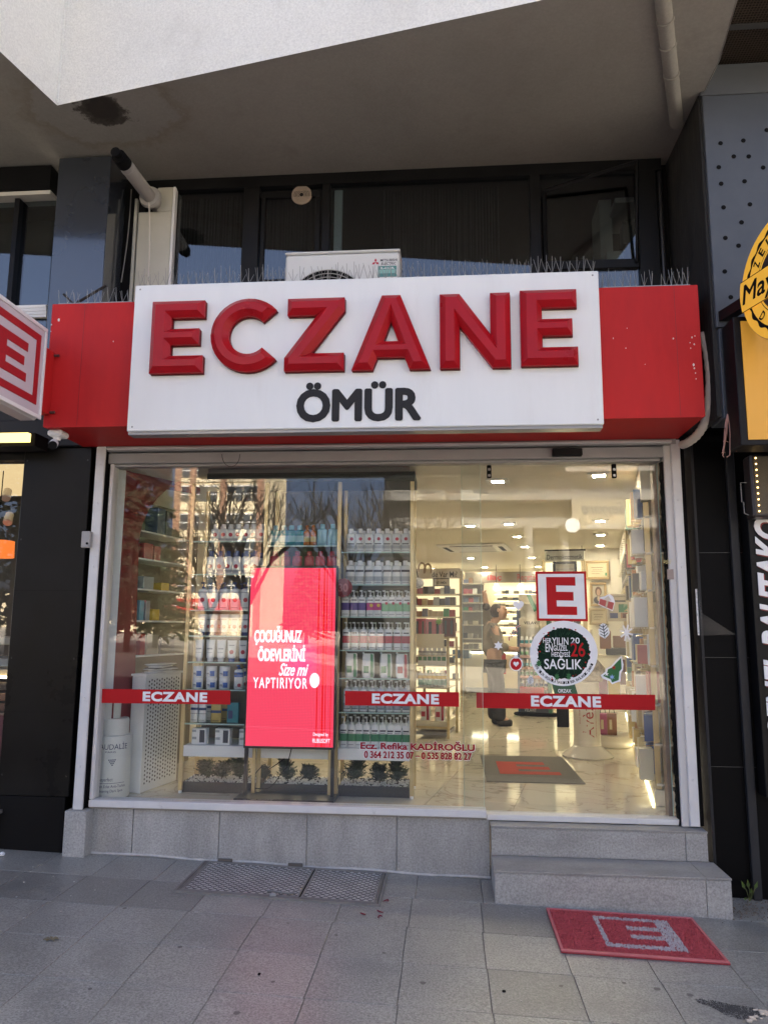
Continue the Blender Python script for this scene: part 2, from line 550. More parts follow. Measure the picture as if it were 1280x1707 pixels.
ll.new(geo.outputs['Position'], nz.inputs['Vector'])
ad = nn.new('ShaderNodeMath'); ad.operation = 'MULTIPLY_ADD'; ad.inputs[1].default_value = 1.05
ll.new(nz.outputs[0], ad.inputs[0]); ll.new(ln.outputs['Value'], ad.inputs[2])
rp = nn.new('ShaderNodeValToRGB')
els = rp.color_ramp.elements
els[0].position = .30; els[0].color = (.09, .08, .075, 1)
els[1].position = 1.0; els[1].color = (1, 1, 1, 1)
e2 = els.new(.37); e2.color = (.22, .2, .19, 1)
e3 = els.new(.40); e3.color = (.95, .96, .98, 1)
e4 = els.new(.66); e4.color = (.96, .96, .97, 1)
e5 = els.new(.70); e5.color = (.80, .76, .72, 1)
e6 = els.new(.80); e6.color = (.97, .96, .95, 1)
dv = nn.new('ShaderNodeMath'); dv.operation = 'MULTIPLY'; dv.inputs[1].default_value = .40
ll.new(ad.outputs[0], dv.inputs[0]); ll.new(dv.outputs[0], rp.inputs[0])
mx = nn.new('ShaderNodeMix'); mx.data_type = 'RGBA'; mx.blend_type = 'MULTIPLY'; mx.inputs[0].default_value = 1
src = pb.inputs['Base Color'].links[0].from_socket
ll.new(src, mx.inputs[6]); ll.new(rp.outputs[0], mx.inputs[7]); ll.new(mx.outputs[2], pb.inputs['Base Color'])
O('soffit', MB().add([(p[0], p[1], ZS + .004) for p in poly], [tuple(range(n))[::-1]]), ms, bl, fix=False)
# thin open joint where two faces of stucco meet, and drip edge
O('corner_joint', MB().cyl((A0.x + .004, A0.y - .004, ZS + .01), (A0.x + .004, A0.y - .004, ZT - .1), .006, n=6), m_stucco, bl)
dr = MB()
q0, q1 = G(1098, -60, ZS), G(1128, 205, ZS)
pts = [q0.lerp(q1, i / 12) for i in range(13)]
dr.tube(pts, .042, 12)
for f_ in (.28, .43, .62):
    p = q0.lerp(q1, f_); dr.tube([p, p + (q1 - q0).normalized() * .02], .048, 12)
O('drain_pipe', dr, ms, bl, smooth=True)
# storey windows up the facade (above the picture)
for kz in range(3):
    for fx in (.25, .7):
        c = A0 + (B0 - A0) * fx
        w_ = MB(); nrm = Vector((UF.y, -UF.x)) * 1.0
        z0 = ZS + 1.3 + kz * 3.4
        for (a, b, zz0, zz1) in ((-.6, .6, z0, z0 + 1.4),):
            p, q = c + UF * a, c + UF * b
            off = Vector((-.194, -.981)) * .02
            w_.add([(p.x + off.x, p.y + off.y, zz0), (q.x + off.x, q.y + off.y, zz0), (q.x + off.x, q.y + off.y, zz1), (p.x + off.x, p.y + off.y, zz1)], [(0, 1, 2, 3)])
        O('window', w_, m_slate, bl, fix=False)

# ------------------------------------------------------------------ mezzanine window band above the sign
mz = T('mezzanine_window', 'dark framed mezzanine window band between red sign and soffit', 'window', (-.4, .08, 3.5))
ZW0, ZW1 = 3.35, 4.785
def mull(name, pxa, pxb, py, y0=.03, y1=.11, z0=ZW0, z1=ZW1, mat=None):
    a, b = F(pxa, py, y0).x, F(pxb, py, y0).x
    return O(name, MB().box(a, b, y0, y1, z0, z1, .004), mat or m_black, mz)
mull('mullion', 404, 431, 380)
mull('mullion', 536, 549, 380)
mull('mullion', 884, 902, 380)
mull('mullion', 1064, 1098, 380)
mull('jamb', 216, 240, 380)
O('post', MB().box(F(554, 380, .05).x, F(567, 380, .05).x, .115, .16, ZW0, ZW1 - .05, .004), m_whm, mz)
O('head_rail', MB().box(-2.3, 1.5, .028, .12, 4.70, 4.786), m_black, mz)
O('transom', MB().box(F(905, 440, .03).x, F(1066, 440, .03).x, .034, .1, F(980, 447, .03).z, F(980, 432, .03).z, .004), m_black, mz)
xs_ = [F(p, 380, .06).x for p in (240, 404, 431, 536, 549, 884, 902, 1064)]
for a, b in ((0, 1), (2, 3), (4, 5), (6, 7)):
    O('pane', MB().box(xs_[a] + .001, xs_[b] - .001, .06, .068, ZW0, 4.70), m_glass2, mz)
# vent pane frame
mull('sash_frame', 434, 441, 380, .045, .06, 3.98, 4.62)
mull('sash_frame', 525, 533, 380, .045, .06, 3.98, 4.62)
O('sash_frame', MB().box(F(434, 300, .05).x, F(533, 300, .05).x, .046, .059, 3.94, 3.985), m_black, mz)
O('sash_frame', MB().box(F(434, 300, .05).x, F(533, 300, .05).x, .046, .059, 4.62, 4.665), m_black, mz)
# tilted-open sash at the right
ts = MB()
pa, pb_, pc_ = F(905, 318, .0), F(1062, 268, -.12), F(1066, 440, .03)
ts.tube([(F(907, 318, .02)), (F(1062, 268, -.10))], .014, 4)
ts.tube([F(907, 318, .02), F(910, 438, .03)], .014, 4)
ts.tube([F(1062, 268, -.10), F(1062, 436, .02)], .012, 4)
O('tilted_sash', ts, m_black, mz)
# vent fan in the second pane
vp = F(503, 325, .055)
vf = MB()
for r_ in (.068, .058, .048, .038, .028, .018):
    ring = [(vp.x + math.cos(w * math.pi / 16) * r_, .052 - .004 * (r_ < .06), vp.z + math.sin(w * math.pi / 16) * r_) for w in range(33)]
    vf.tube(ring, .0042 if r_ < .06 else .008, 5)
for k in range(8):
    w = k * math.pi / 8
    vf.cyl((vp.x - math.cos(w) * .06, .05, vp.z - math.sin(w) * .06), (vp.x + math.cos(w) * .06, .05, vp.z + math.sin(w) * .06), .002, n=4)
O('vent', vf, C('vent_beige', .36, .29, .23), mz)
# dark room behind the mezzanine glass
m_room = M('mezzanine_room', (.035, .033, .03), .9)
rb = MB().box(-2.4, 1.55, .25, 2.6, 3.30, 4.82)
ob = O('mezzanine_room', MB(), m_room, mz) if False else None
mb = MB()
mb.add([(-2.35, 2.4, 3.3), (1.5, 2.4, 3.3), (1.5, 2.4, 4.78), (-2.35, 2.4, 4.78)], [(0, 1, 2, 3)])
mb.add([(-2.35, .13, 3.3), (-2.35, 2.4, 3.3), (-2.35, 2.4, 4.78), (-2.35, .13, 4.78)], [(0, 1, 2, 3)])
mb.add([(1.5, .13, 3.3), (1.5, 2.4, 3.3), (1.5, 2.4, 4.78), (1.5, .13, 4.78)], [(0, 1, 2, 3)])
mb.add([(-2.35, .13, 4.77), (1.5, .13, 4.77), (1.5, 2.4, 4.77), (-2.35, 2.4, 4.77)], [(0, 1, 2, 3)])
mb.add([(-2.35, .13, 3.3), (1.5, .13, 3.3), (1.5, 2.4, 3.3), (-2.35, 2.4, 3.3)], [(0, 1, 2, 3)])
O('room_lining', mb, m_room, mz, fix=False)
m_curt = M('string_curtain', (.020, .019, .018), .9)
def curtain(name, pxa, pxb, Y, label):
    a, b = F(pxa, 380, Y).x, F(pxb, 380, Y).x
    c = MB(); k = int((b - a) / .022)
    for i in range(k):
        x = a + (b - a) * i / k + rnd.uniform(-.004, .004)
        w = rnd.uniform(.004, .011)
        y = Y + rnd.uniform(-.02, .02)
        c.add([(x, y, 3.32), (x + w, y + .004, 3.32), (x + w, y + .004, 4.74), (x, y, 4.74)], [(0, 1, 2, 3)])
    return O(name, c, m_curt2, label=label, cat='curtain', fix=False)
m_curt2 = M('curtain_strings', (.075, .070, .065), .9, rand=.2)
curtain('string_curtain', 285, 404, .22, 'dark string curtain behind the mezzanine pane beside the flue pipe')
curtain('string_curtain', 440, 532, .24, 'dark string curtain behind the mezzanine pane with the round vent')
curtain('string_curtain', 640, 835, .22, 'wide dark string curtain behind the large mezzanine pane above the lettering')
# wall shelf with boxes in the right-hand mezzanine pane
sh = T('wall_shelf', 'white wall shelf behind the right mezzanine pane', 'shelf', F(1040, 330, .5))
m_shw = M('mezzanine_white', (.55, .54, .52), .7)
mb = MB(); a, b = F(1018, 350, .45), F(1066, 312, .30)
mb.box(a.x, b.x + .05, .3, .75, a.z - .03, a.z + .01)
O('board', mb, m_shw, sh)
mb = MB().box(F(996, 400, .6).x, F(1016, 400, .6).x, .5, .8, 3.4, F(996, 310, .6).z)
O('side_panel', mb, m_shw, sh)
p = F(1056, 420, .4)
O('cardboard_box', MB().box(p.x - .07, p.x + .07, .35, .5, 3.52, F(1050, 405, .35).z, .004), C('cardboard', .32, .22, .14, .8), label='brown cardboard box behind the right mezzanine pane', cat='box')
O('white_box', MB().box(p.x - .2, p.x - .08, .36, .5, 3.52, F(1030, 416, .35).z, .004), m_shw, label='small white box left of the brown cardboard box in mezzanine', cat='box')
O('paper_stack', MB().box(p.x - .06, p.x + .05, .45, .55, F(1050, 404, .45).z, F(1050, 372, .45).z, .004).box(p.x - .05, p.x + .06, .44, .56, F(1050, 372, .45).z + .002, F(1050, 366, .45).z), C('stack_grey', .2, .19, .18, .8), label='grey stack of papers standing on the brown cardboard box', cat='papers')

# boiler duct box and flue
du = T('duct_box', 'beige boxed duct beside the mezzanine window, pierced by the flue', 'duct', F(262, 470, .0))
a, b = F(228, 400, .0), F(284, 400, .0)
m_beige = M('duct_beige', (.50, .49, .42), .55, var=.04)
O('front_panel', MB().box(a.x, b.x, .0, .05, 3.45, F(262, 352, .0).z, .004), m_beige, du)
O('upper_panel', MB().box(F(262, 330, 0).x, b.x, .0, .05, F(262, 352, .0).z + .001, F(262, 312, 0).z, .004), m_beige, du)
O('edge_trim', MB().box(b.x + .002, b.x + .02, -.004, .05, 3.45, F(262, 312, 0).z, .003), m_whm, du)
O('side_strip', MB().box(a.x - .05, a.x - .012, .0, .05, 3.45, F(228, 330, 0).z, .004), m_beige, du)
fl = T('flue_pipe', 'white boiler flue pipe with black tip slanting out under the soffit', 'pipe', F(262, 345, 0))
p0 = F(264, 346, .06); p1 = F(192, 252, -.62)
ax = (p1 - p0)
def al(t): return p0 + ax * t
m_pipe = M('flue_white', (.40, .385, .36), .5, var=.08)
O('pipe', MB().cyl(al(-.12), al(.80), .048, n=24), m_pipe, fl, smooth=True)
O('wall_rosette', MB().cyl(al(.20), al(.235), .082, .074, n=28), m_pipe, fl, smooth=True)
O('joint_ring', MB().cyl(al(.72), al(.735), .0505, n=24), m_pipe, fl, smooth=True)
tp = MB().cyl(al(.80), al(.90), .050, .048, n=24).cyl(al(.90), al(.915), .046, .04, n=24).cyl(al(.915), al(.93), .047, n=24).cyl(al(.93), al(.945), .038, n=20).cyl(al(.945), al(1.0), .032, n=20)
O('black_tip', tp, m_blackm, fl, smooth=True)
cb = MB()
c0 = al(.2) + Vector((0, -.02, -.05)); c1 = F(246, 476, -.12)
cb.tube([c0 + (c1 - c0) * t + Vector((.01 * math.sin(t * 3), 0, -.0 * t)) for t in [i / 14 for i in range(15)]], .0055, 6)
O('drain_cable', cb, C('cable_white', .62, .58, .5), label='thin white cable hanging from the flue pipe to the sign', cat='cable')
cb = MB()
c0 = F(219, 315, -.02); c1 = F(202, 470, -.1)
cb.tube([c0 + (c1 - c0) * t + Vector((.012 * math.sin(t * 3.1), 0, 0)) for t in [i / 14 for i in range(15)]], .004, 6)
O('grey_cable', cb, C('cable_grey', .2, .19, .17), label='thin grey cable hanging left of the flue pipe by the tiled pier', cat='cable')

# tiled pier between slate cladding and the mezzanine window
tpier = T('tiled_pier', 'narrow pier of tan tiles beside the slate cladding', 'pier', F(186, 500, -.05))
m_tan = M('tan_tile', (.30, .26, .20), .6, var=.12, vscale=12, rand=.1)
O('core', MB().box(F(180, 400, 0).x, F(218, 400, 0).x, .0, .1, 2.9, 4.78), M('pier_brown', (.13, .10, .08), .8, var=.2), tpier)
for k in range(22):
    za = 3.3 + k * .068
    if za > 4.72: break
    O('tile', MB().box(F(179, 400, -.02).x, F(199, 400, -.02).x, -.02, -.001, za, za + .0655, .002), m_tan, tpier)
O('black_liner', MB().box(F(203, 400, -.0).x, F(221, 400, 0).x, -.012, -.002, 2.9, 4.78), m_blackm, tpier)

# ================================================================== the pharmacy sign
sg = T('pharmacy_sign', 'long red sign box with white panel, raised red letters and grey name', 'sign', (-.4, -.3, 2.727))
RY = -.60; WY = -.70
rx0, rx1 = F(79, 610, RY).x, F(1170, 590, RY).x
rz0, rz1 = F(600, 703, RY).z, F(600, 491, RY).z
O('red_box', MB().box(rx0, rx1, RY, -.075, rz0, rz1, .004), m_red, sg)
O('bottom_seam', MB().box(rx0 + .01, rx1 - .01, RY - .0015, RY + .012, rz0 - .005, rz0 + .004), m_red, sg)
wx0, wx1 = F(218, 600, WY).x, F(1002, 580, WY).x
wz0, wz1 = F(610, 713, WY).z, F(610, 463, WY).z
wp = O('white_panel', MB().box(wx0, wx1, WY, RY - .002, wz0, wz1, .005), m_white, sg)
O('panel_lip', MB().box(wx0 + .006, wx1 - .006, WY + .012, RY - .004, wz0 - .018, wz0 - .001), M('acrylic_lip', (.30, .30, .30), .2), sg)

def letter_curve(polys, depth, bev):
    """chamfered solid from closed outlines (outer + holes) in x,z ; returns local verts (x, z, height)"""
    c = bpy.data.curves.new('tmp', 'CURVE'); c.dimensions = '2D'; c.fill_mode = 'BOTH'
    c.extrude = depth / 2; c.bevel_depth = bev; c.bevel_resolution = 0; c.offset = -bev
    for p in polys:
        s = c.splines.new('POLY'); s.points.add(len(p) - 1)
        for q, pt in zip(s.points, p): q.co = (pt[0], pt[1], 0, 1)
        s.use_cyclic_u = True
    o = bpy.data.objects.new('tmp', c)
    m = bpy.data.meshes.new_from_object(o)
    r = ([v.co.copy() for v in m.vertices], [tuple(f.vertices) for f in m.polygons])
    bpy.data.meshes.remove(m); bpy.data.objects.remove(o); bpy.data.curves.remove(c)
    return r

def arc(cx, cz, rx, rz, a0, a1, k=28):
    return [(cx + rx * math.cos(R(a0 + (a1 - a0) * i / k)), cz + rz * math.sin(R(a0 + (a1 - a0) * i / k))) for i in range(k + 1)]

def letters_outline(ch):
    """unit outlines, height 1"""
    s = .235
    if ch == 'E':
        w = .70
        return w, [[(0, 0), (w, 0), (w, s), (s + .03, s), (s + .03, .39), (w - .06, .39), (w - .06, .61), (s + .03, .61), (s + .03, 1 - s), (w, 1 - s), (w, 1), (0, 1)]]
    if ch == 'C':
        o = arc(.5, .5, .52, .52, 42, 318); i = arc(.5, .5, .27, .27, 318 - 1, 42 + 1)
        return .90, [o + i]
    if ch == 'Z':
        w = .81
        return w, [[(0, 0), (w, 0), (w, s), (.36, s), (w, 1 - .18), (w, 1), (0.03, 1), (0.03, 1 - s), (w - .37, 1 - s), (0, .18)]]
    if ch == 'A':
        w = 1.06
        return w, [[(0, 0), (.28, 0), (.345, .165), (w - .345, .165), (w - .28, 0), (w, 0), (.655, 1), (.405, 1)], [(.43, .375), (.53, .645), (.63, .375)]]
    if ch == 'N':
        w = .93
        return w, [[(0, 0), (.26, 0), (.26, .56), (.69, 0), (w, 0), (w, 1), (w - .26, 1), (w - .26, .44), (.26, 1), (0, 1)]]

LY = WY - .001
m_letbev = m_letter
for ch, a, b, ya, yb in (('E', 250, 338, 500, 620), ('C', 350, 459, 496, 618), ('Z', 474, 573, 495, 616), ('A', 586, 717, 490, 614), ('N', 733, 851, 487, 611), ('E', 868, 963, 481, 607)):
    w, polys = letters_outline(ch)
    YY = LY - .05
    x0, x1 = F(a, (ya + yb) / 2, YY).x, F(b, (ya + yb) / 2, YY).x
    z0, z1 = F((a + b) / 2, yb, YY).z, F((a + b) / 2, ya, YY).z
    xm0 = min(p[0] for q in polys for p in q); xm1 = max(p[0] for q in polys for p in q)
    zm0 = min(p[1] for q in polys for p in q); zm1 = max(p[1] for q in polys for p in q)
    pp = [[(x0 + (p[0] - xm0) / (xm1 - xm0) * (x1 - x0), z0 + (p[1] - zm0) / (zm1 - zm0) * (z1 - z0)) for p in q] for q in polys]
    vs, fs = letter_curve(pp, .034, .033)
    hz = min(v.z for v in vs)
    mb = MB().add([(v.x, LY - (v.z - hz) + .0, v.y) for v in vs], fs)
    # drop the rear chamfer: flatten everything behind the widest line onto the panel
    mb.v = [(x, LY if y > LY - .030 else y + .030, z) for x, y, z in mb.v]
    lo = O('letter', mb, m_letter, wp, label='raised bevelled red letter ' + ch)
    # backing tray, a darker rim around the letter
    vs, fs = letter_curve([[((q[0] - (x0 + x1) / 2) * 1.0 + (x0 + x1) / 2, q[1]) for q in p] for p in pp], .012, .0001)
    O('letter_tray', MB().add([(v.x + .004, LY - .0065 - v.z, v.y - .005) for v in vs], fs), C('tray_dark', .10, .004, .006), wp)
ptext('name_lettering', 'ÖMÜR', 497, 639, 699, 700, LY, m_grey, wp, bold=0.0, extrude=.003, fat=.0105)

for fx in (.055, .965):
    xs2 = rx0 + (rx1 - rx0) * fx
    O('panel_seam', MB().box(xs2 - .001, xs2 + .001, RY - .0008, RY - .0002, rz0 + .006, rz1 - .006), C('seam_dark', .16, .008, .008), sg)
for fx in (.012, .988):
    for fz in (.03, .97):
        O('rivet', MB().cyl((wx0 + (wx1 - wx0) * fx, WY - .0005, wz0 + (wz1 - wz0) * fz), (wx0 + (wx1 - wx0) * fx, WY - .003, wz0 + (wz1 - wz0) * fz), .006, .004, n=10), m_alug, wp)
chips = MB()
for px, py, s_ in ((1153, 562, 3), (1158, 560, 2), (1150, 571, 2), (1157, 574, 3), (1151, 580, 2), (1156, 608, 4), (1157, 614, 3), (1159, 622, 2), (1160, 631, 2), (1022, 564, 2), (1122, 564, 3), (1043, 580, 2), (98, 533, 5), (86, 541, 3), (85, 552, 2), (189, 569, 2), (1045, 547, 1.6), (1075, 607, 1.4)):
    c = F(px, py, RY); q = s_ / 1255 * 4.4
    a = rnd.uniform(0, 3)
    chips.prism([(c.x + q * .45 * math.cos(a + w), c.z + q * rnd.uniform(.4, .9) * math.sin(a + w)) for w in (0, 1.3, 2.6, 3.9, 5.2)], RY - .0006, RY - .0016)
O('paint_chips', chips, C('chip_white', .70, .66, .62, .7), sg, kind='stuff')
# bird spikes along the top edges
def spikes(pxa, pxb, Y, z, label, hh=.115):
    a, b = F(pxa, 460, Y).x, F(pxb, 460, Y).x
    m = MB(); x = a
    m.box(a, b, Y + .005, Y + .03, z + .001, z + .006)
    while x < b:
        for dx, dy in ((-.028, .0), (0, -.02), (.022, .02)):
            if rnd.random() < .88:
                m.cyl((x, Y + .017, z + .004), (x + dx * rnd.uniform(.3, 1.2), Y + .017 + dy, z + hh * rnd.uniform(.6, 1.05)), .0016, .0012, n=4)
        x += rnd.uniform(.03, .055)
    return O('bird_spikes', m, m_spk, label=label, cat='bird spikes', group='bird spikes on the sign')
m_spk = M('spike_steel', (.30, .29, .27), .35, metal=.6)
spikes(100, 222, RY, rz1, 'wire bird spikes on top of the left red end of sign')
spikes(232, 996, WY + .02, wz1, 'long row of wire bird spikes on top of white sign panel')
spikes(1004, 1150, RY, rz1, 'wire bird spikes on top of the right red end of sign')
# rusty bracket behind the left spikes
O('rusty_bracket', MB().tube([F(106, 490, -.5), F(124, 507, -.5), F(176, 476, -.3)], .009, 6), C('rusty_black', .03, .022, .018, .8), label='dark bent bracket behind spikes at the sign left end', cat='bracket')

# ------------------------------------------------------------------ outdoor unit of the air conditioner
AY = -.36
ac = T('air_conditioner_unit', 'white outdoor air conditioner unit standing behind the sign top', 'air conditioner', (F(572, 470, AY).x, AY, rz1))
ax0, ax1 = F(476, 440, AY).x, F(666, 440, AY).x
az1 = F(571, 417, AY).z
m_acw = M('ac_white', (.66, .66, .63), .45, var=.03)
O('casing', MB().box(ax0, ax1, AY, AY + .28, rz1 + .03, az1 - .02, .012), m_acw, ac)
O('top_cover', MB().box(ax0 - .004, ax1 + .004, AY - .004, AY + .284, az1 - .018, az1, .006), m_acw, ac)
for xx in (ax0 + .1, ax1 - .1):
    O('foot', MB().box(xx - .03, xx + .03, AY, AY + .28, rz1 + .001, rz1 + .029), m_blackm, ac)
gc = F(545, 512, AY - .01); fr_ = gc.z
gr = MB(); RR = F(545, 450, AY).z - gc.z
for i in range(1, 11):
    r_ = RR * i / 10
    gr.tube([(gc.x + r_ * math.cos(w * math.pi / 24), AY - .016 + .010 * (i / 10) ** 2, gc.z + r_ * math.sin(w * math.pi / 24)) for w in range(49)], .003, 4)
for k in range(16):
    w = k * math.pi / 8
    gr.cyl((gc.x + .04 * math.cos(w), AY - .014, gc.z + .04 * math.sin(w)), (gc.x + RR * math.cos(w), AY - .006, gc.z + RR * math.sin(w)), .003, n=4)
O('fan_grille', gr, M('grille_grey', (.42, .41, .38), .5), ac)
O('fan_opening', MB().cyl((gc.x, AY - .001, gc.z), (gc.x, AY - .004, gc.z), RR, n=40), m_blackm, ac)
lg = MB()
lc = F(626, 437, AY)
for w in (90, 210, 330):
    d1 = Vector((math.cos(R(w)), math.sin(R(w)))); d2 = Vector((-d1.y, d1.x)); q = .017
    pts = [(0, 0), tuple(d1 * q + d2 * q * .58), tuple(d1 * q * 2), tuple(d1 * q - d2 * q * .58)]
    lg.prism([(lc.x + x * .8, lc.z + z * .8) for x, z in pts], AY - .001, AY - .003)
O('emblem', lg, C('emblem_red', .5, .03, .06), ac)
ptext('brand_lettering', 'MITSUBISHI\nELECTRIC', 634, 431, 662, 441, AY, C('brand_black', .03, .03, .035), ac, thick=.001, bold=.02, extrude=.0)
lb = prect('label_plate', 630, 443, 661, 461, AY, .003, C('label_teal', .10, .26, .24), ac)
prect('label_band', 631, 449, 660, 455, AY - .0035, .001, C('label_teal_light', .25, .48, .43), ac)
ptext('label_lettering', 'R-410A', 634, 444.5, 657, 448.5, AY - .003, m_white, ac, thick=.0008, bold=.02, extrude=0)
O('side_valve', MB().cyl((ax1 + .001, AY + .12, rz1 + .12), (ax1 + .045, AY + .12, rz1 + .12), .03, n=14), m_acw, ac)
# ================================================================== storefront frame
sf = T('storefront_frame', 'white and grey aluminium storefront frame around the pharmacy glass', 'storefront', (-.4, 0, .36))
xL, xR = -2.345, 1.50
O('roller_housing', MB().box(-2.33, 1.47, -.072, .3, 2.705, 2.80), m_alug, sf)
O('upper_rail', MB().box(-2.33, 1.44, -.092, -.074, 2.712, 2.728, .003), m_alu, sf)
O('header_beam', MB().box(-2.335, 1.40, -.045, .09, 2.625, 2.698, .004), m_alug, sf)
O('header_lip', MB().box(-2.30, 1.38, -.02, .06, 2.606, 2.6235, .003), m_alug, sf)
jx0, jx1 = F(185, 775, -.03).x, F(191, 775, -.03).x
O('left_jamb', MB().box(jx0, jx1, -.04, .05, .408, 2.624, .004), m_alu, sf)
# right jamb: flaking white post with a worn brush seal
m_flake = M('flaking_white', (.60, .59, .57), .6, var=.06, vscale=8, dirt=((.17, .15, .13), 16, .63, .72), stretch=(1, 1, .16))
jx2 = F(1093, 900, 0).x
O('right_jamb', MB().box(1.395, 1.452, -.05, .06, .345, 2.704, .004), m_flake, sf)
O('right_jamb_groove', MB().box(1.4535, 1.468, -.03, .05, .345, 2.704), m_blackm, sf)
br = [1.384 + rnd.uniform(-.005, .004) for _ in range(120)]
bv = [(1.395, .345), (1.395, 2.6)] + [(br[i], 2.6 - i * (2.6 - .345) / 119) for i in range(120)]
O('brush_seal', MB().prism(bv, -.03, .03), m_blackm, sf)
O('wood_trim', MB().box(1.352, 1.377, .07, .14, ZF, 2.6), C('trim_brown', .25, .17, .12, .6), sf)
# sill
O('sill', MB().box(jx0 + .002, .226, -.05, .06, .362, .4065, .004), m_alu, sf)
O('sill_underside', MB().box(jx0 + .002, .222, -.03, .06, .352, .3615), C('sill_sealant', .3, .28, .26), sf)
O('door_threshold', MB().box(.229, 1.39, -.02, .09, .345, .379, .003), m_alu, sf)
O('door_sensor', MB().box(F(920, 755, -.06).x, F(970, 755, -.06).x, -.085, -.046, F(945, 761, -.06).z, F(945, 748, -.06).z, .006), m_black, sf)
O('switch_plate', MB().box(F(1112, 957, -.052).x, F(1122.5, 957, -.052).x, -.055, -.051, F(1117, 966, -.052).z, F(1117, 949, -.052).z), C('plate_brown', .28, .22, .2), sf)
ptext('pencil_mark', 'ətkil', 1105, 932, 1119, 940, -.051, C('ochre_mark', .6, .5, .2), sf, thick=.0008, extrude=0, shear=.3)

# shutter guide rails, one thing each
def rail(pa, pb, y, label, extra=None):
    t = T('shutter_rail', label, 'rail', ((pa + pb) / 2, y, .36), group='shutter guide rails')
    O('channel', MB().box(pa, pb, y, y + .02, .352, 2.735, .004), m_alu, t)
    O('return', MB().box(pa + .004, pb - .004, y + .021, y + .07, .352, 2.735), m_blackm, t)
    for zz in (.62, 1.05, 1.48, 1.91, 2.34):
        O('rivet', MB().cyl(((pa + pb) / 2, y - .001, zz), ((pa + pb) / 2, y - .005, zz), .007, .005, n=10), m_alu, t)
    return t
lr = rail(F(161, 744, -.09).x, F(176, 744, -.09).x, -.09, 'white aluminium shutter rail left of the window with a lock box')
rr = rail(F(1123.5, 850, -.07).x, F(1139, 850, -.07).x, -.07, 'white aluminium shutter rail right of the glass door')
p = F(147, 900, -.10)
lk = MB().box(p.x - .032, p.x + .028, -.135, -.092, p.z - .055, p.z + .055, .004)
lo = O('lock_box', lk, m_alug, lr)
O('keyhole', MB().cyl((p.x + .012, -.136, p.z - .028), (p.x + .012, -.14, p.z - .028), .008, n=10), m_blackm, lo)
O('black_gap', MB().box(F(177, 760, -.04).x, jx0 - .001, -.028, .05, .352, 2.70), m_blackm, sf)
O('black_gap', MB().box(1.469, F(1140, 760, -.02).x, -.02, .05, .345, 2.70), m_blackm, sf)

# ------------------------------------------------------------------ glass
win = T('shop_window', 'large fixed glass pane of the pharmacy front with red bands', 'window', (-1.0, 0, .407))
O('pane', MB().box(jx1 + .004, .214, .0, .010, .4075, 2.606), m_glass, win)
O('pane_edge', MB().box(.2145, .2165, .0002, .0098, .4075, 2.606), m_edge, win)
dr_ = T('glass_door', 'sliding glass door leaf with stickers and hangers', 'door', (.74, .05, .38))
dx0, dx1 = F(771, 1000, .055).x, F(1104.5, 1000, .055).x
O('pane', MB().box(dx0, dx1, .052, .062, .381, 2.604), m_glass, dr_)
O('pane_edge', MB().box(dx0 - .0022, dx0 - .0002, .0522, .0618, .381, 2.604), m_edge, dr_)
O('pane_edge', MB().box(dx1 + .0002, dx1 + .0042, .0522, .0618, .381, 2.604), m_edge, dr_)
for px in (815, 1023):
    c = F(px, 780, .045)
    h = O('hanger', MB().box(c.x - .015, c.x + .015, .036, .0515, F(px, 797, .045).z, 2.603, .004), m_blackm, dr_)
    for zz in (F(px, 783, .045).z, F(px, 793, .045).z):
        O('bolt', MB().cyl((c.x, .0355, zz), (c.x, .028, zz), .010, .008, n=12), M('bolt_steel', (.35, .35, .35), .3, metal=1), h)
m_stred = C('vinyl_red', .46, .014, .018, .5, spec=.12)
m_stwh = C('vinyl_white', .84, .85, .86, .5, spec=.15)
m_stgr = C('vinyl_green', .006, .022, .012, .5, spec=.08)
m_stgr2 = C('vinyl_leaf_green', .05, .16, .06, .5, spec=.1)
m_stdk = C('vinyl_dark_red', .30, .006, .02, .5, spec=.1)
WYs, DYs = -.0012, .0508
def band(px0, px1, py0, py1, Y, par, ta, tb):
    b_ = flat('red_band', [(px0, py1 - .0), (px1, py1 + (px1 - px0) * .013), (px1, py0 + (px1 - px0) * .012), (px0, py0)], Y, .0008, m_stred, par)
    ptext('band_lettering', 'ECZANE', ta, py0 + 5 + (ta - px0) * .012, tb, py1 - 4 + (tb - px0) * .012, Y - .0008, m_stwh, par, thick=.0006, bold=.03, extrude=0, spacing=1.1, fat=.0028)
band(159.7, 384, 1148.5, 1172, WYs, win, 238, 345)
band(575, 765, 1152, 1176, WYs, win, 620, 731)
band(794, 1092, 1155, 1180.5, DYs, dr_, 885, 1001)
ptext('window_lettering', 'Ecz. Refika KADİROĞLU', 600, 1235, 792, 1252, WYs - .0008, m_stwh, win, thick=.0003, bold=.045, extrude=0)
ptext('window_lettering', 'Ecz. Refika KADİROĞLU', 601, 1236, 791, 1251, WYs - .0014, m_stdk, win, thick=.0006, fat=.0012, bold=.018, extrude=0)
ptext('phone_lettering', '0 364 212 35 07 – 0 535 828 82 27', 606, 1253, 787, 1267, WYs - .0008, m_stwh, win, thick=.0003, bold=.04, extrude=0)
ptext('phone_lettering', '0 364 212 35 07 – 0 535 828 82 27', 607, 1254, 786, 1266, WYs - .0014, m_stdk, win, thick=.0006, fat=.0012, bold=.018, extrude=0)
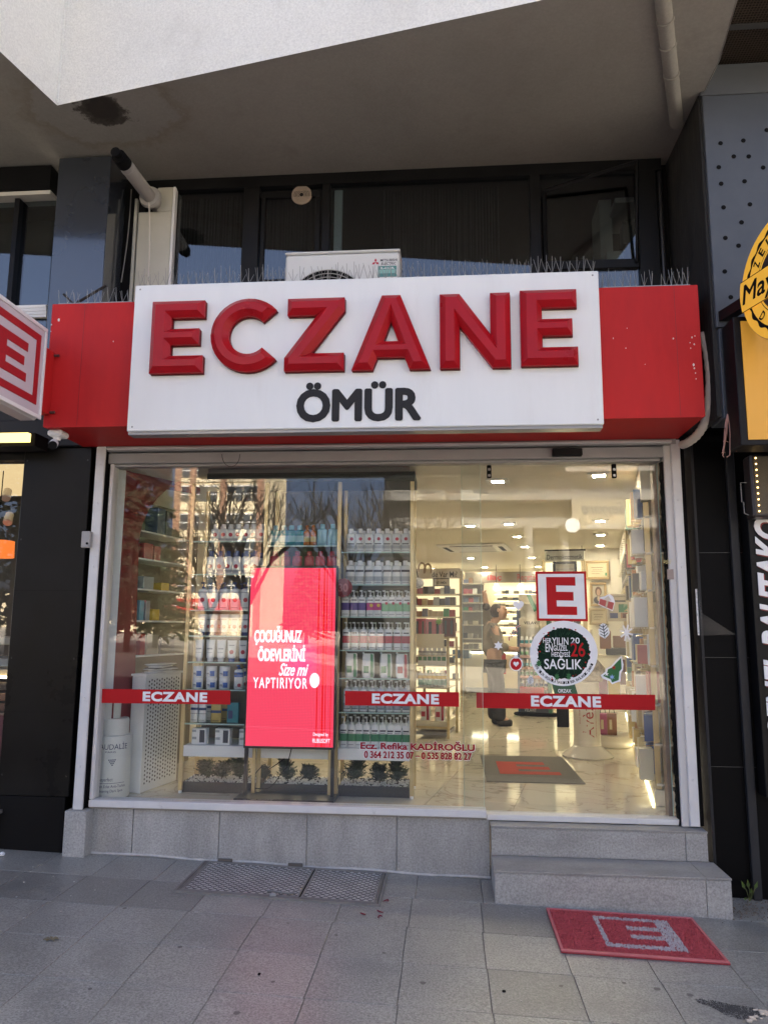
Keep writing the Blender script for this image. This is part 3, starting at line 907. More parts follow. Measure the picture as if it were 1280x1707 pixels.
# big E sticker
es = flat('pharmacy_emblem', [(895, 1035), (980, 1036), (976.5, 952.5), (892, 953)], DYs, .0008, m_stred, dr_)
flat('emblem_ground', [(898.5, 1031), (976, 1032), (973, 956.5), (896, 957)], DYs - .001, .0005, m_stwh, es)
flat('emblem_letter', [(912, 1025), (962, 1025.5), (961.5, 1011.5), (928, 1011), (927.5, 1001), (956, 1001.5), (955.5, 987), (927, 986.5), (926.5, 976), (959, 976.5), (958.5, 962), (910, 962)], DYs - .0017, .0006, m_stred, es)
# new-year roundel
cx, cy, rx, ry = 939.5, 1089.5, 56.5, 54.5
def circ(rx, ry, k=48, cx=cx, cy=cy, spiky=0):
    return [(cx + (rx * (1 - (spiky * rnd.random() if spiky else 0))) * math.cos(2 * math.pi * i / k), cy + (ry * (1 - (spiky * rnd.random() if spiky else 0))) * math.sin(2 * math.pi * i / k)) for i in range(k)]
nr = flat('new_year_roundel', circ(rx, ry), DYs - .002, .0006, m_stwh, dr_, label='white round new year sticker with dark green wreath')
flat('wreath', circ(45.5, 44, 90, cx, cy, .07), DYs - .0028, .0005, m_stgr, nr)
wl = MB()
for k in range(64):
    w = rnd.uniform(0, 2 * math.pi); r0, r1 = rnd.uniform(27, 33), rnd.uniform(37, 45)
    a = F(cx + r0 * math.cos(w), cy + r0 * math.sin(w), DYs); b = F(cx + r1 * math.cos(w + .12), cy + r1 * math.sin(w + .12), DYs)
    dd = (b - a).normalized() * .0016; pd = Vector((-dd.z, 0, dd.x))
    wl.prism([(a.x - pd.x, a.z - pd.z), (b.x, b.z), (a.x + pd.x, a.z + pd.z)], DYs - .0035, DYs - .0039)
O('wreath_needles', wl, C('needle_green', .02, .07, .035, .5, spec=.1), nr)
dots = MB()
for k in range(26):
    w = rnd.uniform(0, 2 * math.pi); r_ = rnd.uniform(39, 47); q = F(cx + r_ * math.cos(w), cy + r_ * math.sin(w), DYs)
    dots.cyl((q.x, DYs - .0041, q.z), (q.x, DYs - .0046, q.z), rnd.uniform(.002, .0055), n=8)
O('wreath_berries', dots, m_stred, nr)
for bx, by, w in ((898, 1106, 0), (928, 1129, .3), (948, 1128, -.4)):
    pts = []
    for i in range(16):
        a = 2 * math.pi * i / 16; rr_ = 7 if i % 2 else 4
        pts.append((bx + 22 * (w == 0) * 0 + rr_ * .7 * math.cos(a + w), by + rr_ * math.sin(a + w)))
    flat('holly_leaf', pts, DYs - .005, .0004, m_stgr2, nr)
for txt, a, b, c, d, mt in (('HER', 905, 1064, 919, 1072, m_stwh), ('YILIN', 920, 1063, 947, 1075, m_stwh), ('EN', 909, 1073, 921, 1087, m_stwh), ('GÜZEL', 922, 1074, 946, 1085, m_stwh), ('HEDİYESİ', 919, 1085, 950, 1095, m_stwh), ('SAĞLIK', 907, 1093, 970, 1116, m_stwh), ('20', 951, 1063, 966, 1073, m_stwh), ('26', 951, 1071, 975, 1095, m_stred)):
    ptext('roundel_lettering', txt, a, b, c, d, DYs - .0052, mt, nr, thick=.0004, bold=.012, extrude=0)
cm = MB(); msg = "YENİ YILDA ORZAX'LA SAĞLIKLI BİR BAŞLANGIÇ ZAMANI"
for i, ch in enumerate(msg):
    if ch == ' ': continue
    w = R(158 - 136 * i / (len(msg) - 1)); q = F(cx + 50.3 * math.cos(w), cy + 48.8 * math.sin(w), DYs)
    tmesh(ch, q.x - .0052, q.x + .0052, q.z - .0085, q.z + .0085, DYs - .0028, cm, rot=math.pi / 2 - w, depth=.0004, bold=.015)
O('roundel_lettering', cm, m_blackm, nr, fix=False)
ot = flat('green_tag', [(924, 1158), (963, 1158), (958, 1141), (920, 1141)], DYs - .0001, .0006, C('tag_green', .02, .09, .04), dr_)
ptext('tag_lettering', 'ORZAX', 930, 1149, 952, 1155, DYs - .0008, m_stwh, ot, thick=.0004, bold=.02, extrude=0)
# little new-year stickers
def star(cx, cy, r, k=5, inn=.5, rot=0):
    return [(cx + (r if i % 2 == 0 else r * inn) * math.sin(math.pi * i / k + rot), cy - (r if i % 2 == 0 else r * inn) * math.cos(math.pi * i / k + rot)) for i in range(2 * k)]
def heart(cx, cy, r, rot=0):
    out = []
    for i in range(24):
        a = 2 * math.pi * i / 24
        x = .95 * math.sin(a) ** 3; y = -(13 * math.cos(a) - 5 * math.cos(2 * a) - 2 * math.cos(3 * a) - math.cos(4 * a)) / 16
        out.append((cx + r * (x * math.cos(rot) - y * math.sin(rot)), cy + r * (x * math.sin(rot) + y * math.cos(rot))))
    return out
flat('heart_sticker', heart(864, 1009, 9.5), DYs, .0006, m_stwh, dr_)
flat('star_sticker', star(830.5, 1076.5, 8, 6, .55), WYs - .02 + .07, .0006, m_stwh, dr_)
orn = flat('bauble_sticker', circ(11, 12, 28, 860, 1107), DYs, .0006, m_stwh, dr_)
flat('bauble', circ(9.3, 10.3, 28, 860, 1107), DYs - .0008, .0005, m_stred, orn)
flat('bauble_heart', heart(860, 1107, 5), DYs - .0015, .0005, m_stwh, orn)
flat('bauble_cap', [(857, 1098), (863, 1098), (863, 1092), (857, 1092)], DYs - .001, .0005, m_stwh, orn)
rb_ = MB()
pts = [(849, 1068), (848, 1062), (854, 1062), (850, 1056), (857, 1058), (855, 1051), (862, 1053), (860, 1046), (867, 1043)]
def pxtube(pts, Y, r):
    return MB().tube([F(x, y, Y) for x, y in pts], r, 6)
rbs = O('ribbon_sticker', pxtube(pts, DYs - .004, .0068).xf(lambda v: Vector((v.x, DYs - .0002 + (v.y - DYs + .004) * .05, v.z))), m_stwh, dr_)
O('ribbon', pxtube(pts, DYs - .004, .0042).xf(lambda v: Vector((v.x, DYs - .0012 + (v.y - DYs + .004) * .05, v.z))), m_stdk, rbs)
def fern(cx, cy, s, tilt, name, back, front):
    pl = [(0, 12), (7, 7), (10, 2), (8, 0), (9, -5), (6, -7), (5, -12), (0, -14), (-5, -12), (-6, -7), (-9, -5), (-8, 0), (-10, 2), (-7, 7)]
    c_, s_ = math.cos(tilt), math.sin(tilt)
    tr = lambda x, y: (cx + s * (x * c_ - y * s_), cy + s * (x * s_ + y * c_))
    o = flat(name, [tr(*p) for p in pl], DYs, .0006, back, dr_)
    m = MB()
    for ln_ in [((0, 11), (0, -12))] + [((0, y), (sx * 6.5, y - 5)) for y in (8, 3, -2, -7) for sx in (-1, 1)]:
        a, b = F(*tr(*ln_[0]), DYs - .0014), F(*tr(*ln_[1]), DYs - .0014)
        m.cyl(a, b, .0024 * s, n=5)
    O('sprig', m.xf(lambda v: Vector((v.x, DYs - .0012 + (v.y - DYs + .0014) * .1, v.z))), front, o)
fern(1006.5, 1053, 1.0, -.15, 'fern_sticker', m_stwh, m_stgr)
fern(884, 1134.5, .58, .1, 'small_fern_sticker', m_stwh, m_stgr)
sn = MB()
for k in range(4):
    w = math.pi * k / 4 + .25
    sn.cyl(F(1044 + 11 * math.cos(w), 1055 + 14 * math.sin(w), DYs), F(1044 - 11 * math.cos(w), 1055 - 14 * math.sin(w), DYs), .0062, n=6)
O('snowflake_sticker', sn.xf(lambda v: Vector((v.x, DYs - .001 + (v.y - DYs) * .08, v.z))), m_stwh, dr_)
gi = flat('gift_sticker', [(997, 1008), (1021, 1019), (1025, 1004), (1022, 995), (1016, 990), (1008, 994), (1000, 996)], DYs, .0006, m_stwh, dr_)
flat('gift_box', [(998, 1007), (1020.5, 1017), (1023.5, 1005), (1000, 998)], DYs - .0008, .0005, C('gift_red', .42, .06, .05), gi)
flat('gift_ribbon', [(1008.5, 1012), (1011.5, 1013.5), (1014, 1002), (1011, 1001)], DYs - .0015, .0004, C('gift_gold', .5, .4, .28), gi)
flat('gift_bow', [(1006, 999), (1012, 1002), (1019, 1001), (1014, 993), (1010, 996)], DYs - .0015, .0004, C('gift_bow', .6, .55, .45), gi)
tr_ = flat('tree_sticker', [(1036, 1093), (1039, 1108), (1038, 1117), (1035, 1122), (1034, 1136), (1028, 1138), (1020, 1141), (1016, 1136), (1004, 1131), (1001, 1126), (1009, 1120), (1010, 1115), (1018, 1111), (1026, 1102)], DYs, .0006, m_stwh, dr_)
flat('tree', [(1035, 1097), (1036, 1115), (1032, 1120), (1031, 1134), (1020, 1138), (1018, 1133), (1005, 1127), (1012, 1121), (1013, 1116), (1020, 1113), (1027, 1105)], DYs - .0008, .0005, m_stgr2, tr_)
flat('tree_star', star(1020, 1129, 5, 6, .4), DYs - .0015, .0004, C('star_blue', .3, .45, .75), tr_)
flat('tree_star', star(1023, 1113, 4, 5, .4), DYs - .0015, .0004, m_stred, tr_)
flat('tree_star', star(1011, 1124, 4, 5, .4), DYs - .0015, .0004, m_stwh, tr_)
# thin curl of wire hanging below the header
O('wire_loop', MB().tube([(F(370 + 15 * (1 - math.cos(R(a))), 757 + 21 * math.sin(R(a)), -.05)) for a in range(0, 181, 12)], .0018, 5), m_blackm, label='thin black wire loop hanging from the header over the window', cat='wire')

# ================================================================== plinth, steps
pl = T('plinth', 'low plinth of grey stone-look tiles under the shop window', 'plinth', (-1, .02, 0))
pj = [F(p, 1390, 0).x for p in (142, 222, 366, 512, 661.5, 816.5)]
O('core', MB().box(pj[0] + .004, pj[-1] - .002, .0, .3, -.1, .351), m_grout, pl)
for i in range(5):
    O('tile', MB().box(pj[i] + .003, pj[i + 1] - .003, -.012, -.0005, gz(pj[i]) - .05, .348, .002), m_tile, pl)
O('mortar_smear', MB().tube([(x_, -.014, gz(x_) + .004 + .004 * math.sin(x_ * 9)) for x_ in [pj[0] + (pj[-1] - pj[0]) * i / 40 for i in range(41)]], [.006 + .005 * abs(math.sin(i * 1.7)) for i in range(41)], 6), m_grout, pl)
rx_0, rx_1 = F(106, 1390, -.11).x, F(142, 1390, -.11).x
O('end_block', MB().box(rx_0, rx_1 + .002, -.115, .1, -.05, .350, .003), m_tile, pl)
st = T('entrance_steps', 'two grey tiled entrance steps below the glass door', 'steps', (.9, -.2, -.03))
sx0, sx1 = .252, 1.535
O('core', MB().box(sx0 + .012, sx1 - .012, -.408, .2, -.12, .160).box(sx0 + .012, 1.508, -.118, .2, .165, .330), m_grout, st)
xj = F(1178, 1495, -.42).x
O('riser_tile', MB().box(sx0, xj - .0015, -.420, -.409, -.12, .159, .0015), m_step, st)
O('riser_tile', MB().box(xj + .0015, sx1, -.420, -.409, -.12, .159, .0015), m_step, st)
O('side_tile', MB().box(sx0, sx0 + .011, -.4085, -.002, -.12, .159, .0015), m_step, st)
O('side_tile', MB().box(sx1 - .011, sx1, -.4085, .1, -.12, .159, .0015), m_step, st)
O('tread_tile', MB().box(sx0 - .004, xj - .001, -.424, -.131, .1605, .172, .002), m_tread, st)
O('tread_tile', MB().box(xj + .001, sx1 + .004, -.424, -.131, .1605, .172, .002), m_tread, st)
xk = F(1143, 1410, -.13).x
O('riser_tile', MB().box(.250, xk - .0015, -.130, -.119, .173, .329, .0015), m_step, st)
O('riser_tile', MB().box(xk + .0015, 1.512, -.130, -.119, .173, .329, .0015), m_step, st)
O('tread_tile', MB().box(.248, xk - .001, -.134, -.022, .3305, .342, .002), m_tread, st)
O('tread_tile', MB().box(xk + .001, 1.515, -.134, .05, .3305, .342, .002), m_tread, st)

# ------------------------------------------------------------------ access hatch in the pavement
ht = T('access_hatch', 'two-leaf chequered iron hatch in the pavement below the window', 'hatch', (-.95, -.32, gz(-.95)))
hx0, hx1, hy0, hy1 = -1.535, -.378, -.60, -.052
def tilt(mb, dz=0.0):
    return mb.xf(lambda v: Vector((v.x, v.y, v.z + gz(v.x) + dz)))
fr2 = MB()
for (a, b, c, d, h) in ((hx0, hx1, hy0, hy0 + .012, .012), (hx0, hx1, hy1 - .012, hy1, .012), (hx0, hx0 + .012, hy0 + .0125, hy1 - .0125, .012), (hx1 - .012, hx1, hy0 + .0125, hy1 - .0125, .012),
                        (hx0 + .02, hx1 - .02, hy0 + .02, hy0 + .028, .012), (hx0 + .02, hx0 + .028, hy0 + .0285, hy1 - .02, .012), (hx1 - .028, hx1 - .02, hy0 + .0285, hy1 - .02, .012)):
    fr2.box(a, b, c, d, -.01, h)
O('frame', tilt(fr2), M('frame_iron', (.20, .19, .175), .6, var=.25, vscale=9), ht)
xm = -.83
O('leaf_gap', tilt(MB().box(xm - .006, xm + .006, hy0 + .034, hy1 - .016, -.006, .0015)), m_blackm, ht)
for (a, b) in ((hx0 + .034, xm - .007), (xm + .007, hx1 - .034)):
    lf = O('leaf', tilt(MB().box(a, b, hy0 + .034, hy1 - .016, -.004, .007)), M('hatch_plate', (.46, .445, .42), .6, var=.25, vscale=8, speck=.2, dirt=((.22, .20, .18), 6, .56, .8)), ht)
    rm = MB()
    for (e0, e1, e2, e3_) in ((a, b, hy0 + .034, hy0 + .042), (a, b, hy1 - .024, hy1 - .016), (a, a + .008, hy0 + .0425, hy1 - .0245), (b - .008, b, hy0 + .0425, hy1 - .0245)):
        rm.box(e0, e1, e2, e3_, .0072, .0115)
    O('leaf_rim', tilt(rm), M('rim_iron', (.24, .23, .215), .6, var=.2), lf)
    rib = MB(); y0, y1 = hy0 + .036, hy1 - .018; p_ = .045
    c = -(y1 - y0)
    while c < (b - a):
        for sgn in (1, -1):
            # line x = a + c + t (sgn) ; clip
            if sgn > 0: x_0, x_1 = a + c, a + c + (y1 - y0)
            else: x_0, x_1 = a + c + (y1 - y0), a + c
            pA, pB = Vector((x_0, y0)), Vector((x_1, y1))
            dlt = pB - pA
            t0, t1 = 0.0, 1.0
            if dlt.x != 0:
                ta, tb = (a - pA.x) / dlt.x, (b - pA.x) / dlt.x
                if ta > tb: ta, tb = tb, ta
                t0, t1 = max(t0, ta), min(t1, tb)
            if t1 - t0 > .03:
                q0, q1 = pA + dlt * t0, pA + dlt * t1
                nn_ = Vector((-dlt.y, dlt.x)).normalized() * .0014
                rib.add([(q0.x - nn_.x, q0.y - nn_.y, .0072), (q1.x - nn_.x, q1.y - nn_.y, .0072), (q1.x + nn_.x, q1.y + nn_.y, .0072), (q0.x + nn_.x, q0.y + nn_.y, .0072),
                         (q0.x, q0.y, .0105), (q1.x, q1.y, .0105)], [(0, 1, 5, 4), (2, 3, 4, 5), (0, 4, 3), (1, 2, 5)])
        c += p_
    O('rib_pattern', tilt(rib), M('rib_dark', (.09, .087, .083), .6, var=.2), lf)
q0, q1 = S(447, 1490), S(490, 1494)
hp = [q0 + Vector((0, 0, .012)), q0 + Vector((.002, -.02, .02)), q0 + Vector((.03, -.03, .022)), q1 + Vector((-.03, -.03, .022)), q1 + Vector((-.002, -.02, .02)), q1 + Vector((0, 0, .012))]
O('pull_handle', MB().tube(hp, .006, 6), m_iron, ht)
for px, py in ((378, 1436), (494, 1444)):
    q = S(px, py)
    O('hinge', MB().cyl((q.x - .045, -.035, gz(q.x) + .014), (q.x + .045, -.035, gz(q.x) + .014), .011, n=10), C('hinge_rust', .10, .085, .07, .7), ht)
q = S(455, 1499)
O('padlock', MB().box(q.x - .018, q.x + .018, hy0 + .002, hy0 + .012, gz(q.x) + .0125, gz(q.x) + .03, .003), C('padlock_grey', .3, .3, .29), label='small padlock on the front edge of the pavement hatch', cat='padlock')

# ------------------------------------------------------------------ red loop-pile doormat
dm = T('doormat', 'red coil doormat with white E emblem on the pavement by the steps', 'doormat', (.91, -.76, gz(.91)))
mx0, mx1, my0, my1 = .525, 1.302, -1.035, -.478
m_coil = M('coil_red', (.52, .085, .095), .85, var=.1, vscale=20)
m_coilw = M('coil_white', (.55, .50, .50), .85, var=.15, vscale=30)
m_matb = M('mat_backing', (.34, .04, .05), .7)
sk = lambda v: Vector((v.x, v.y, v.z + gz(v.x) + .0015))
O('backing', MB().box(mx0, mx1, my0, my1, .001, .006).xf(sk), m_matb, dm)
bd = MB()
for (a, b, c, d) in ((mx0, mx1, my0, my0 + .022), (mx0, mx1, my1 - .014, my1), (mx0, mx0 + .014, my0 + .0225, my1 - .0145), (mx1 - .014, mx1, my0 + .0225, my1 - .0145)):
    bd.box(a, b, c, d, .0062, .0135, .002)
O('border', bd.xf(sk), M('mat_border', (.52, .13, .14), .6, var=.08), dm)
def emblem(u, v):
    # mirrored so that it reads from the shop: emblem with a frame and an E
    x, y = u, v
    if not (.30 < x < .80 and .17 < y < .88): return False
    X, Yy = (x - .30) / .5, (y - .17) / .71
    if X < .06 or Yy < .11 or Yy > .90: return True
    if X > .80: return True
    if .38 < X and (.30 < Yy < .43 or .58 < Yy < .71): return True
    return False
pile, pilew = MB(), MB()
r2 = random.Random(3)
for i in range(15000):
    u, v = r2.random(), r2.random()
    x = mx0 + .016 + u * (mx1 - mx0 - .032); y = my0 + .024 + v * (my1 - my0 - .04)
    w = r2.uniform(0, math.pi); l_ = r2.uniform(.0035, .0065); h_ = r2.uniform(.009, .015)
    dx, dy = math.cos(w) * l_, math.sin(w) * l_; ox, oy = -math.sin(w) * .0016, math.cos(w) * .0016
    tgt = pilew if emblem((x - mx0) / (mx1 - mx0), (y - my0) / (my1 - my0)) else pile
    tgt.add([(x - dx - ox, y - dy - oy, .005), (x - dx + ox, y - dy + oy, .005), (x + ox, y + oy, h_), (x - ox, y - oy, h_), (x + dx - ox, y + dy - oy, .005), (x + dx + ox, y + dy + oy, .005)], [(0, 1, 2, 3), (3, 2, 5, 4)])
O('coil_pile', pile.xf(sk), m_coil, dm, kind='stuff', fix=False)
O('emblem_pile', pilew.xf(sk), m_coilw, dm, kind='stuff', fix=False)

# ------------------------------------------------------------------ litter, weeds, stain
m_petal = C('petal_red', .16, .012, .03, .7)
for i, (px, py, s_) in enumerate(((605, 1525, .011), (634, 1521, .013), (634, 1531, .009), (643, 1504, .012), (625, 1508, .010), (613, 1511, .008))):
    q = S(px, py); a = rnd.uniform(0, 6)
    pt = MB().tube([(q.x + s_ * 1.3 * math.cos(a + w * .8), q.y + s_ * math.sin(a + w * .8), gz(q.x) + .005 + .004 * math.sin(w)) for w in range(6)], [.001, .003, .004, .004, .003, .001], 5)
    O('dry_petal', pt, m_petal, label=('dark red curled petal on paving near hatch corner, ' + ORD[i] + ' of six'), cat='petal', group='petals by the hatch')
q = S(85, 1568)
lf = MB()
for k in range(7):
    a = k * .9; lf.add([(q.x, q.y, gz(q.x) + .005), (q.x + .03 * math.cos(a - .3), q.y + .02 * math.sin(a - .3), gz(q.x) + .009), (q.x + .04 * math.cos(a), q.y + .028 * math.sin(a), gz(q.x) + .005), (q.x + .03 * math.cos(a + .3), q.y + .02 * math.sin(a + .3), gz(q.x) + .010)], [(0, 1, 2, 3)])
O('dry_leaf', lf, C('dry_leaf', .17, .14, .08, .8), label='crumpled dry brown leaf on the left paving slabs', cat='leaf', fix=False)
q = S(840, 1655)
O('dark_pebble', MB().box(q.x - .008, q.x + .008, q.y - .006, q.y + .006, gz(q.x) + .001, gz(q.x) + .008, .003), m_blackm, label='small black pebble on the dark square slab', cat='pebble')
O('dark_pebble', MB().box(S(432, 1626).x - .006, S(432, 1626).x + .006, S(432, 1626).y - .008, S(432, 1626).y + .008, gz(-.8) + .001, gz(-.8) + .008, .003), m_blackm, label='small black pebble on slabs in front of the hatch', cat='pebble')
# gritty dark stain bottom right with pale crumbs
gm = MB(); q = S(1225, 1685)
for i in range(1700):
    a = r2.uniform(0, 2 * math.pi); rr_ = r2.random() ** .75 * (1 + .25 * math.sin(3 * a))
    x = q.x + .12 * rr_ * math.cos(a) ; y = q.y + .062 * rr_ * math.sin(a) - .03 * rr_ * math.cos(a); h_ = r2.uniform(.001, .003)
    s_ = r2.uniform(.0015, .0035)
    gm.add([(x - s_, y - s_, gz(x) + .001), (x + s_, y - s_, gz(x) + .001), (x, y + s_, gz(x) + .001), (x, y, gz(x) + .001 + h_)], [(0, 1, 3), (1, 2, 3), (2, 0, 3)])
O('grit_patch', gm, C('grit_dark', .07, .066, .06, .9), kind='stuff', label='dark gritty patch on the paving at the lower right', fix=False)
cr = MB()
for i in range(14):
    a = S(1262 + r2.uniform(-14, 18), 1694 + r2.uniform(-8, 12)); s_ = r2.uniform(.004, .012)
    cr.box(a.x - s_, a.x + s_, a.y - s_ * .7, a.y + s_ * .7, gz(a.x) + .002, gz(a.x) + .002 + s_, .002)
O('pale_crumbs', cr, C('crumb_pale', .6, .52, .42, .8), kind='stuff', label='pale crumbs beside the gritty patch')
wd = MB()
for i in range(150):
    a = Vector((r2.uniform(-4, 3), r2.uniform(-2.4, -.1), 0)); s_ = r2.uniform(.0015, .004)
    wd.box(a.x - s_, a.x + s_, a.y - s_, a.y + s_, gz(a.x) + .0015, gz(a.x) + .004)
O('litter_specks', wd, C('speck_pale', .5, .49, .46, .8), kind='stuff', label='tiny pale specks of litter over the paving')
gs_ = MB()
for px, py in ((455, 1638), (208, 1515), (300, 1580), (560, 1560), (705, 1640), (935, 1645), (1040, 1640), (150, 1650), (395, 1690), (640, 1590), (1150, 1660), (860, 1560), (75, 1500), (480, 1540), (1095, 1650)):
    q = S(px, py); r_ = r2.uniform(.006, .017)
    gs_.add([(q.x + r_ * r2.uniform(.8, 1.2) * math.cos(w * math.pi / 6), q.y + r_ * r2.uniform(.8, 1.2) * math.sin(w * math.pi / 6), gz(q.x) + .0016) for w in range(12)], [tuple(range(12))])
O('gum_spots', gs_, C('gum_dark', .16, .152, .14, .8), kind='stuff', label='old dark chewing gum spots on the paving', fix=False)
# weed in the corner right of the steps
weed = T('weed', 'small green weed growing between steps and black shopfront', 'weed', S(1252, 1500))
base = S(1250, 1503)
for i, (px, py) in enumerate(((1236, 1470), (1246, 1468), (1262, 1471), (1252, 1482), (1240, 1498))):
    tip = F(px, py, base.y - .03)
    stem = MB().tube([base, base.lerp(tip, .5) + Vector((0, -.01, .01)), base.lerp(tip, .75)], .0022, 5)
    O('stem', stem, C('stem_green', .10, .12, .04, .7), weed)
    a = base.lerp(tip, .6); d_ = tip - a; w_ = Vector((d_.z, 0, -d_.x)).normalized() * .010
    O('leaf', MB().add([a, a + d_ * .45 + w_ + Vector((0, -.004, 0)), a + d_ * 1.15, a + d_ * .45 - w_ + Vector((0, -.004, 0)), a + d_ * .5 + Vector((0, .004, 0))], [(0, 1, 4), (1, 2, 4), (2, 3, 4), (3, 0, 4)]), C('weed_leaf', .09, .15, .035, .6), weed, fix=False)
dirtm = MB()
for i in range(260):
    a = S(1250 + r2.gauss(0, 22), 1512 + r2.gauss(4, 9)); s_ = r2.uniform(.002, .007)
    dirtm.add([(a.x - s_, a.y - s_, gz(a.x)), (a.x + s_, a.y - s_, gz(a.x)), (a.x, a.y + s_, gz(a.x)), (a.x, a.y, gz(a.x) + s_)], [(0, 1, 3), (1, 2, 3), (2, 0, 3)])
O('corner_dirt', dirtm, C('dirt_brown', .11, .09, .07, .95), kind='stuff', label='loose dirt in the corner right of the steps', fix=False)

# ================================================================== blade sign with an E, camera, left neighbour
eb = T('blade_sign', 'white framed light-box blade sign with red E emblem at the left edge', 'sign', (-2.44, -1.05, 2.72))
EX = -2.458; ey1 = -.72; ey0 = -1.46
ez0, ez1 = F(72, 694, ey1).z, F(78, 552, ey1).z
O('casing', MB().box(EX - .13, EX - .003, ey0, ey1, ez0 - .03, ez1 + .02, .02), M('casing_silver', (.55, .55, .56), .35), eb)
fm = MB()
for (a, b, c, d) in ((ey0, ey1, ez1 - .012, ez1 + .012), (ey0, ey1, ez0 - .022, ez0 + .002), (ey0, ey0 + .02, ez0 + .0025, ez1 - .0125), (ey1 - .02, ey1, ez0 + .0025, ez1 - .0125)):
    fm.box(EX - .0025, EX + .008, a, b, c, d, .002)
O('frame', fm, m_wh, eb)
O('face', MB().box(EX - .0025, EX + .001, ey0 + .0205, ey1 - .0205, ez0 + .003, ez1 - .013), C('led_face', .58, .52, .56, .5), eb)
def yz(pts, x, t):
    return MB().prism([(p[0], p[1]) for p in pts], x, x + t).xf(lambda v: Vector((v.y, v.x, v.z)))
m_ledred = M('led_red', (.40, .012, .02), .5, var=.25, vscale=120)
# red square ring + E, spine towards the street (reads correctly from the shop side)
mg = .06; a, b, c, d = ey0 + mg, ey1 - mg, ez0 + mg * .9, ez1 - mg * .9
rg = MB(); tk = .045
for (p, q, r_, s_) in ((a, b, d - tk, d), (a, b, c, c + tk), (a, a + tk, c + tk + .0005, d - tk - .0005), (b - tk, b, c + tk + .0005, d - tk - .0005)):
    rg.box(EX + .0012, EX + .004, p, q, r_, s_)
O('emblem_ring', rg, m_ledred, eb)
e0, e1, f0_, f1_ = a + .15, b - .13, c + .10, d - .10
hh = f1_ - f0_
O('emblem_letter', yz([(e0, f0_), (e1, f0_), (e1, f0_ + hh * .22), (e0 + .13, f0_ + hh * .22), (e0 + .13, f0_ + hh * .39), (e1 - .03, f0_ + hh * .39), (e1 - .03, f0_ + hh * .61), (e0 + .13, f0_ + hh * .61), (e0 + .13, f0_ + hh * .78), (e1, f0_ + hh * .78), (e1, f1_), (e0, f1_)], EX + .0012, .003), m_ledred, eb)
O('bracket_plate', MB().box(EX - .09, EX - .004, ey1 + .001, RY - .002, F(100, 692, RY).z, F(100, 588, RY).z, .003), m_red, eb)
for zz in (F(100, 594, RY).z, F(100, 688, RY).z):
    O('bracket_bolt', MB().cyl((EX + .001, RY - .014, zz), (EX + .03, RY - .014, zz), .009, n=8), C('bolt_rust', .08, .04, .035), eb)

sc_ = T('security_camera', 'white bullet security camera under the left end of sign', 'camera', F(100, 715, -.5))
b0 = F(96, 722, -.5)
O('junction_box', MB().box(b0.x - .045, b0.x + .05, -.55, -.44, rz0 - .042, rz0 - .001, .012), m_wh, sc_)
O('mount', MB().cyl((b0.x, -.5, rz0 - .04), (b0.x, -.5, rz0 - .062), .026, .02, n=16), m_wh, sc_, smooth=True)
O('arm', MB().tube([(b0.x - .008, -.5, rz0 - .055), (b0.x - .008, -.51, rz0 - .075), (b0.x + .002, -.53, rz0 - .088)], .010, 8), m_wh, sc_, smooth=True)
h0 = Vector((b0.x - .012, -.51, rz0 - .082)); h1 = Vector((b0.x + .040, -.62, rz0 - .125))
O('body', MB().cyl(h0, h0.lerp(h1, .85), .027, n=20), m_wh, sc_, smooth=True)
O('lens_hood', MB().cyl(h0.lerp(h1, .852), h1, .026, n=20), m_blackm, sc_, smooth=True)

# ------------------------------------------------------------------ left neighbour shop
ln_ = T('neighbour_shopfront', 'black clad neighbouring shopfront at the left with slate upper panel', 'shopfront', (-2.7, 0, .06))
lx0, lx1 = F(40, 770, -.05).x, F(152, 770, -.05).x
O('pilaster', MB().box(lx0, lx1, -.05, .3, .42, 2.74, .004), m_pil, ln_)
O('pilaster_base', MB().box(lx0 - .002, lx1 - .02, -.052, .3, .02, .418, .004), m_pild, ln_)
for zz in (.95, 1.75):
    O('panel_joint', MB().box(lx0 + .004, lx1 - .004, -.0512, -.0502, zz, zz + .0025), m_blackm, ln_)
for zz in (.55, 1.3, 2.1, 2.65):
    for xx in (lx0 + .025, lx1 - .025):
        O('screw', MB().cyl((xx, -.0505, zz), (xx, -.053, zz), .006, .005, n=8), M('screw_dark', (.06, .06, .06), .4, metal=.6), ln_)
O('pilaster_return', MB().box(lx1 + .002, lx1 + .045, .0, .3, .0, 2.74), m_blackm, ln_)
m_fgr = M('fascia_graphite', (.022, .022, .023), .5, spec=.2, var=.1)
O('fascia', MB().box(-5.2, -2.42, -.09, .3, 2.745, 2.93, .004), m_fgr, ln_)
for k, zz in enumerate((2.935, 3.04, 3.12)):
    O('fascia_strip', MB().box(-5.2, -2.44, -.06 + .01 * k, .3, zz, zz + (.1 if k == 0 else .075), .004), m_fgr, ln_)
O('upper_panel', MB().box(F(88, 400, -.3).x, F(176, 400, -.3).x, -.30, -.04, 3.20, 4.775, .004), m_slate, ln_)
O('upper_head', MB().box(-5.2, F(86, 300, -.2).x, -.22, .2, F(40, 318, -.2).z, 4.78), m_blackm, ln_)
O('window_head_light', MB().box(-5.2, F(86, 325, -.18).x, -.20, -.05, F(40, 327, -.18).z, F(40, 319, -.18).z), C('led_trim', .6, .58, .52), ln_)
O('window_frame', MB().box(F(20, 420, -.15).x, F(28, 420, -.15).x, -.17, -.05, 3.4, F(40, 328, -.18).z), m_black, ln_)
O('window_pane', MB().box(-5.2, F(86, 420, -.12).x, -.12, -.11, 3.5, F(40, 328, -.18).z), m_glass2, ln_)
O('window_backing', MB().box(-5.2, F(86, 420, -.12).x, .2, .25, 3.2, 4.7), m_room, ln_)
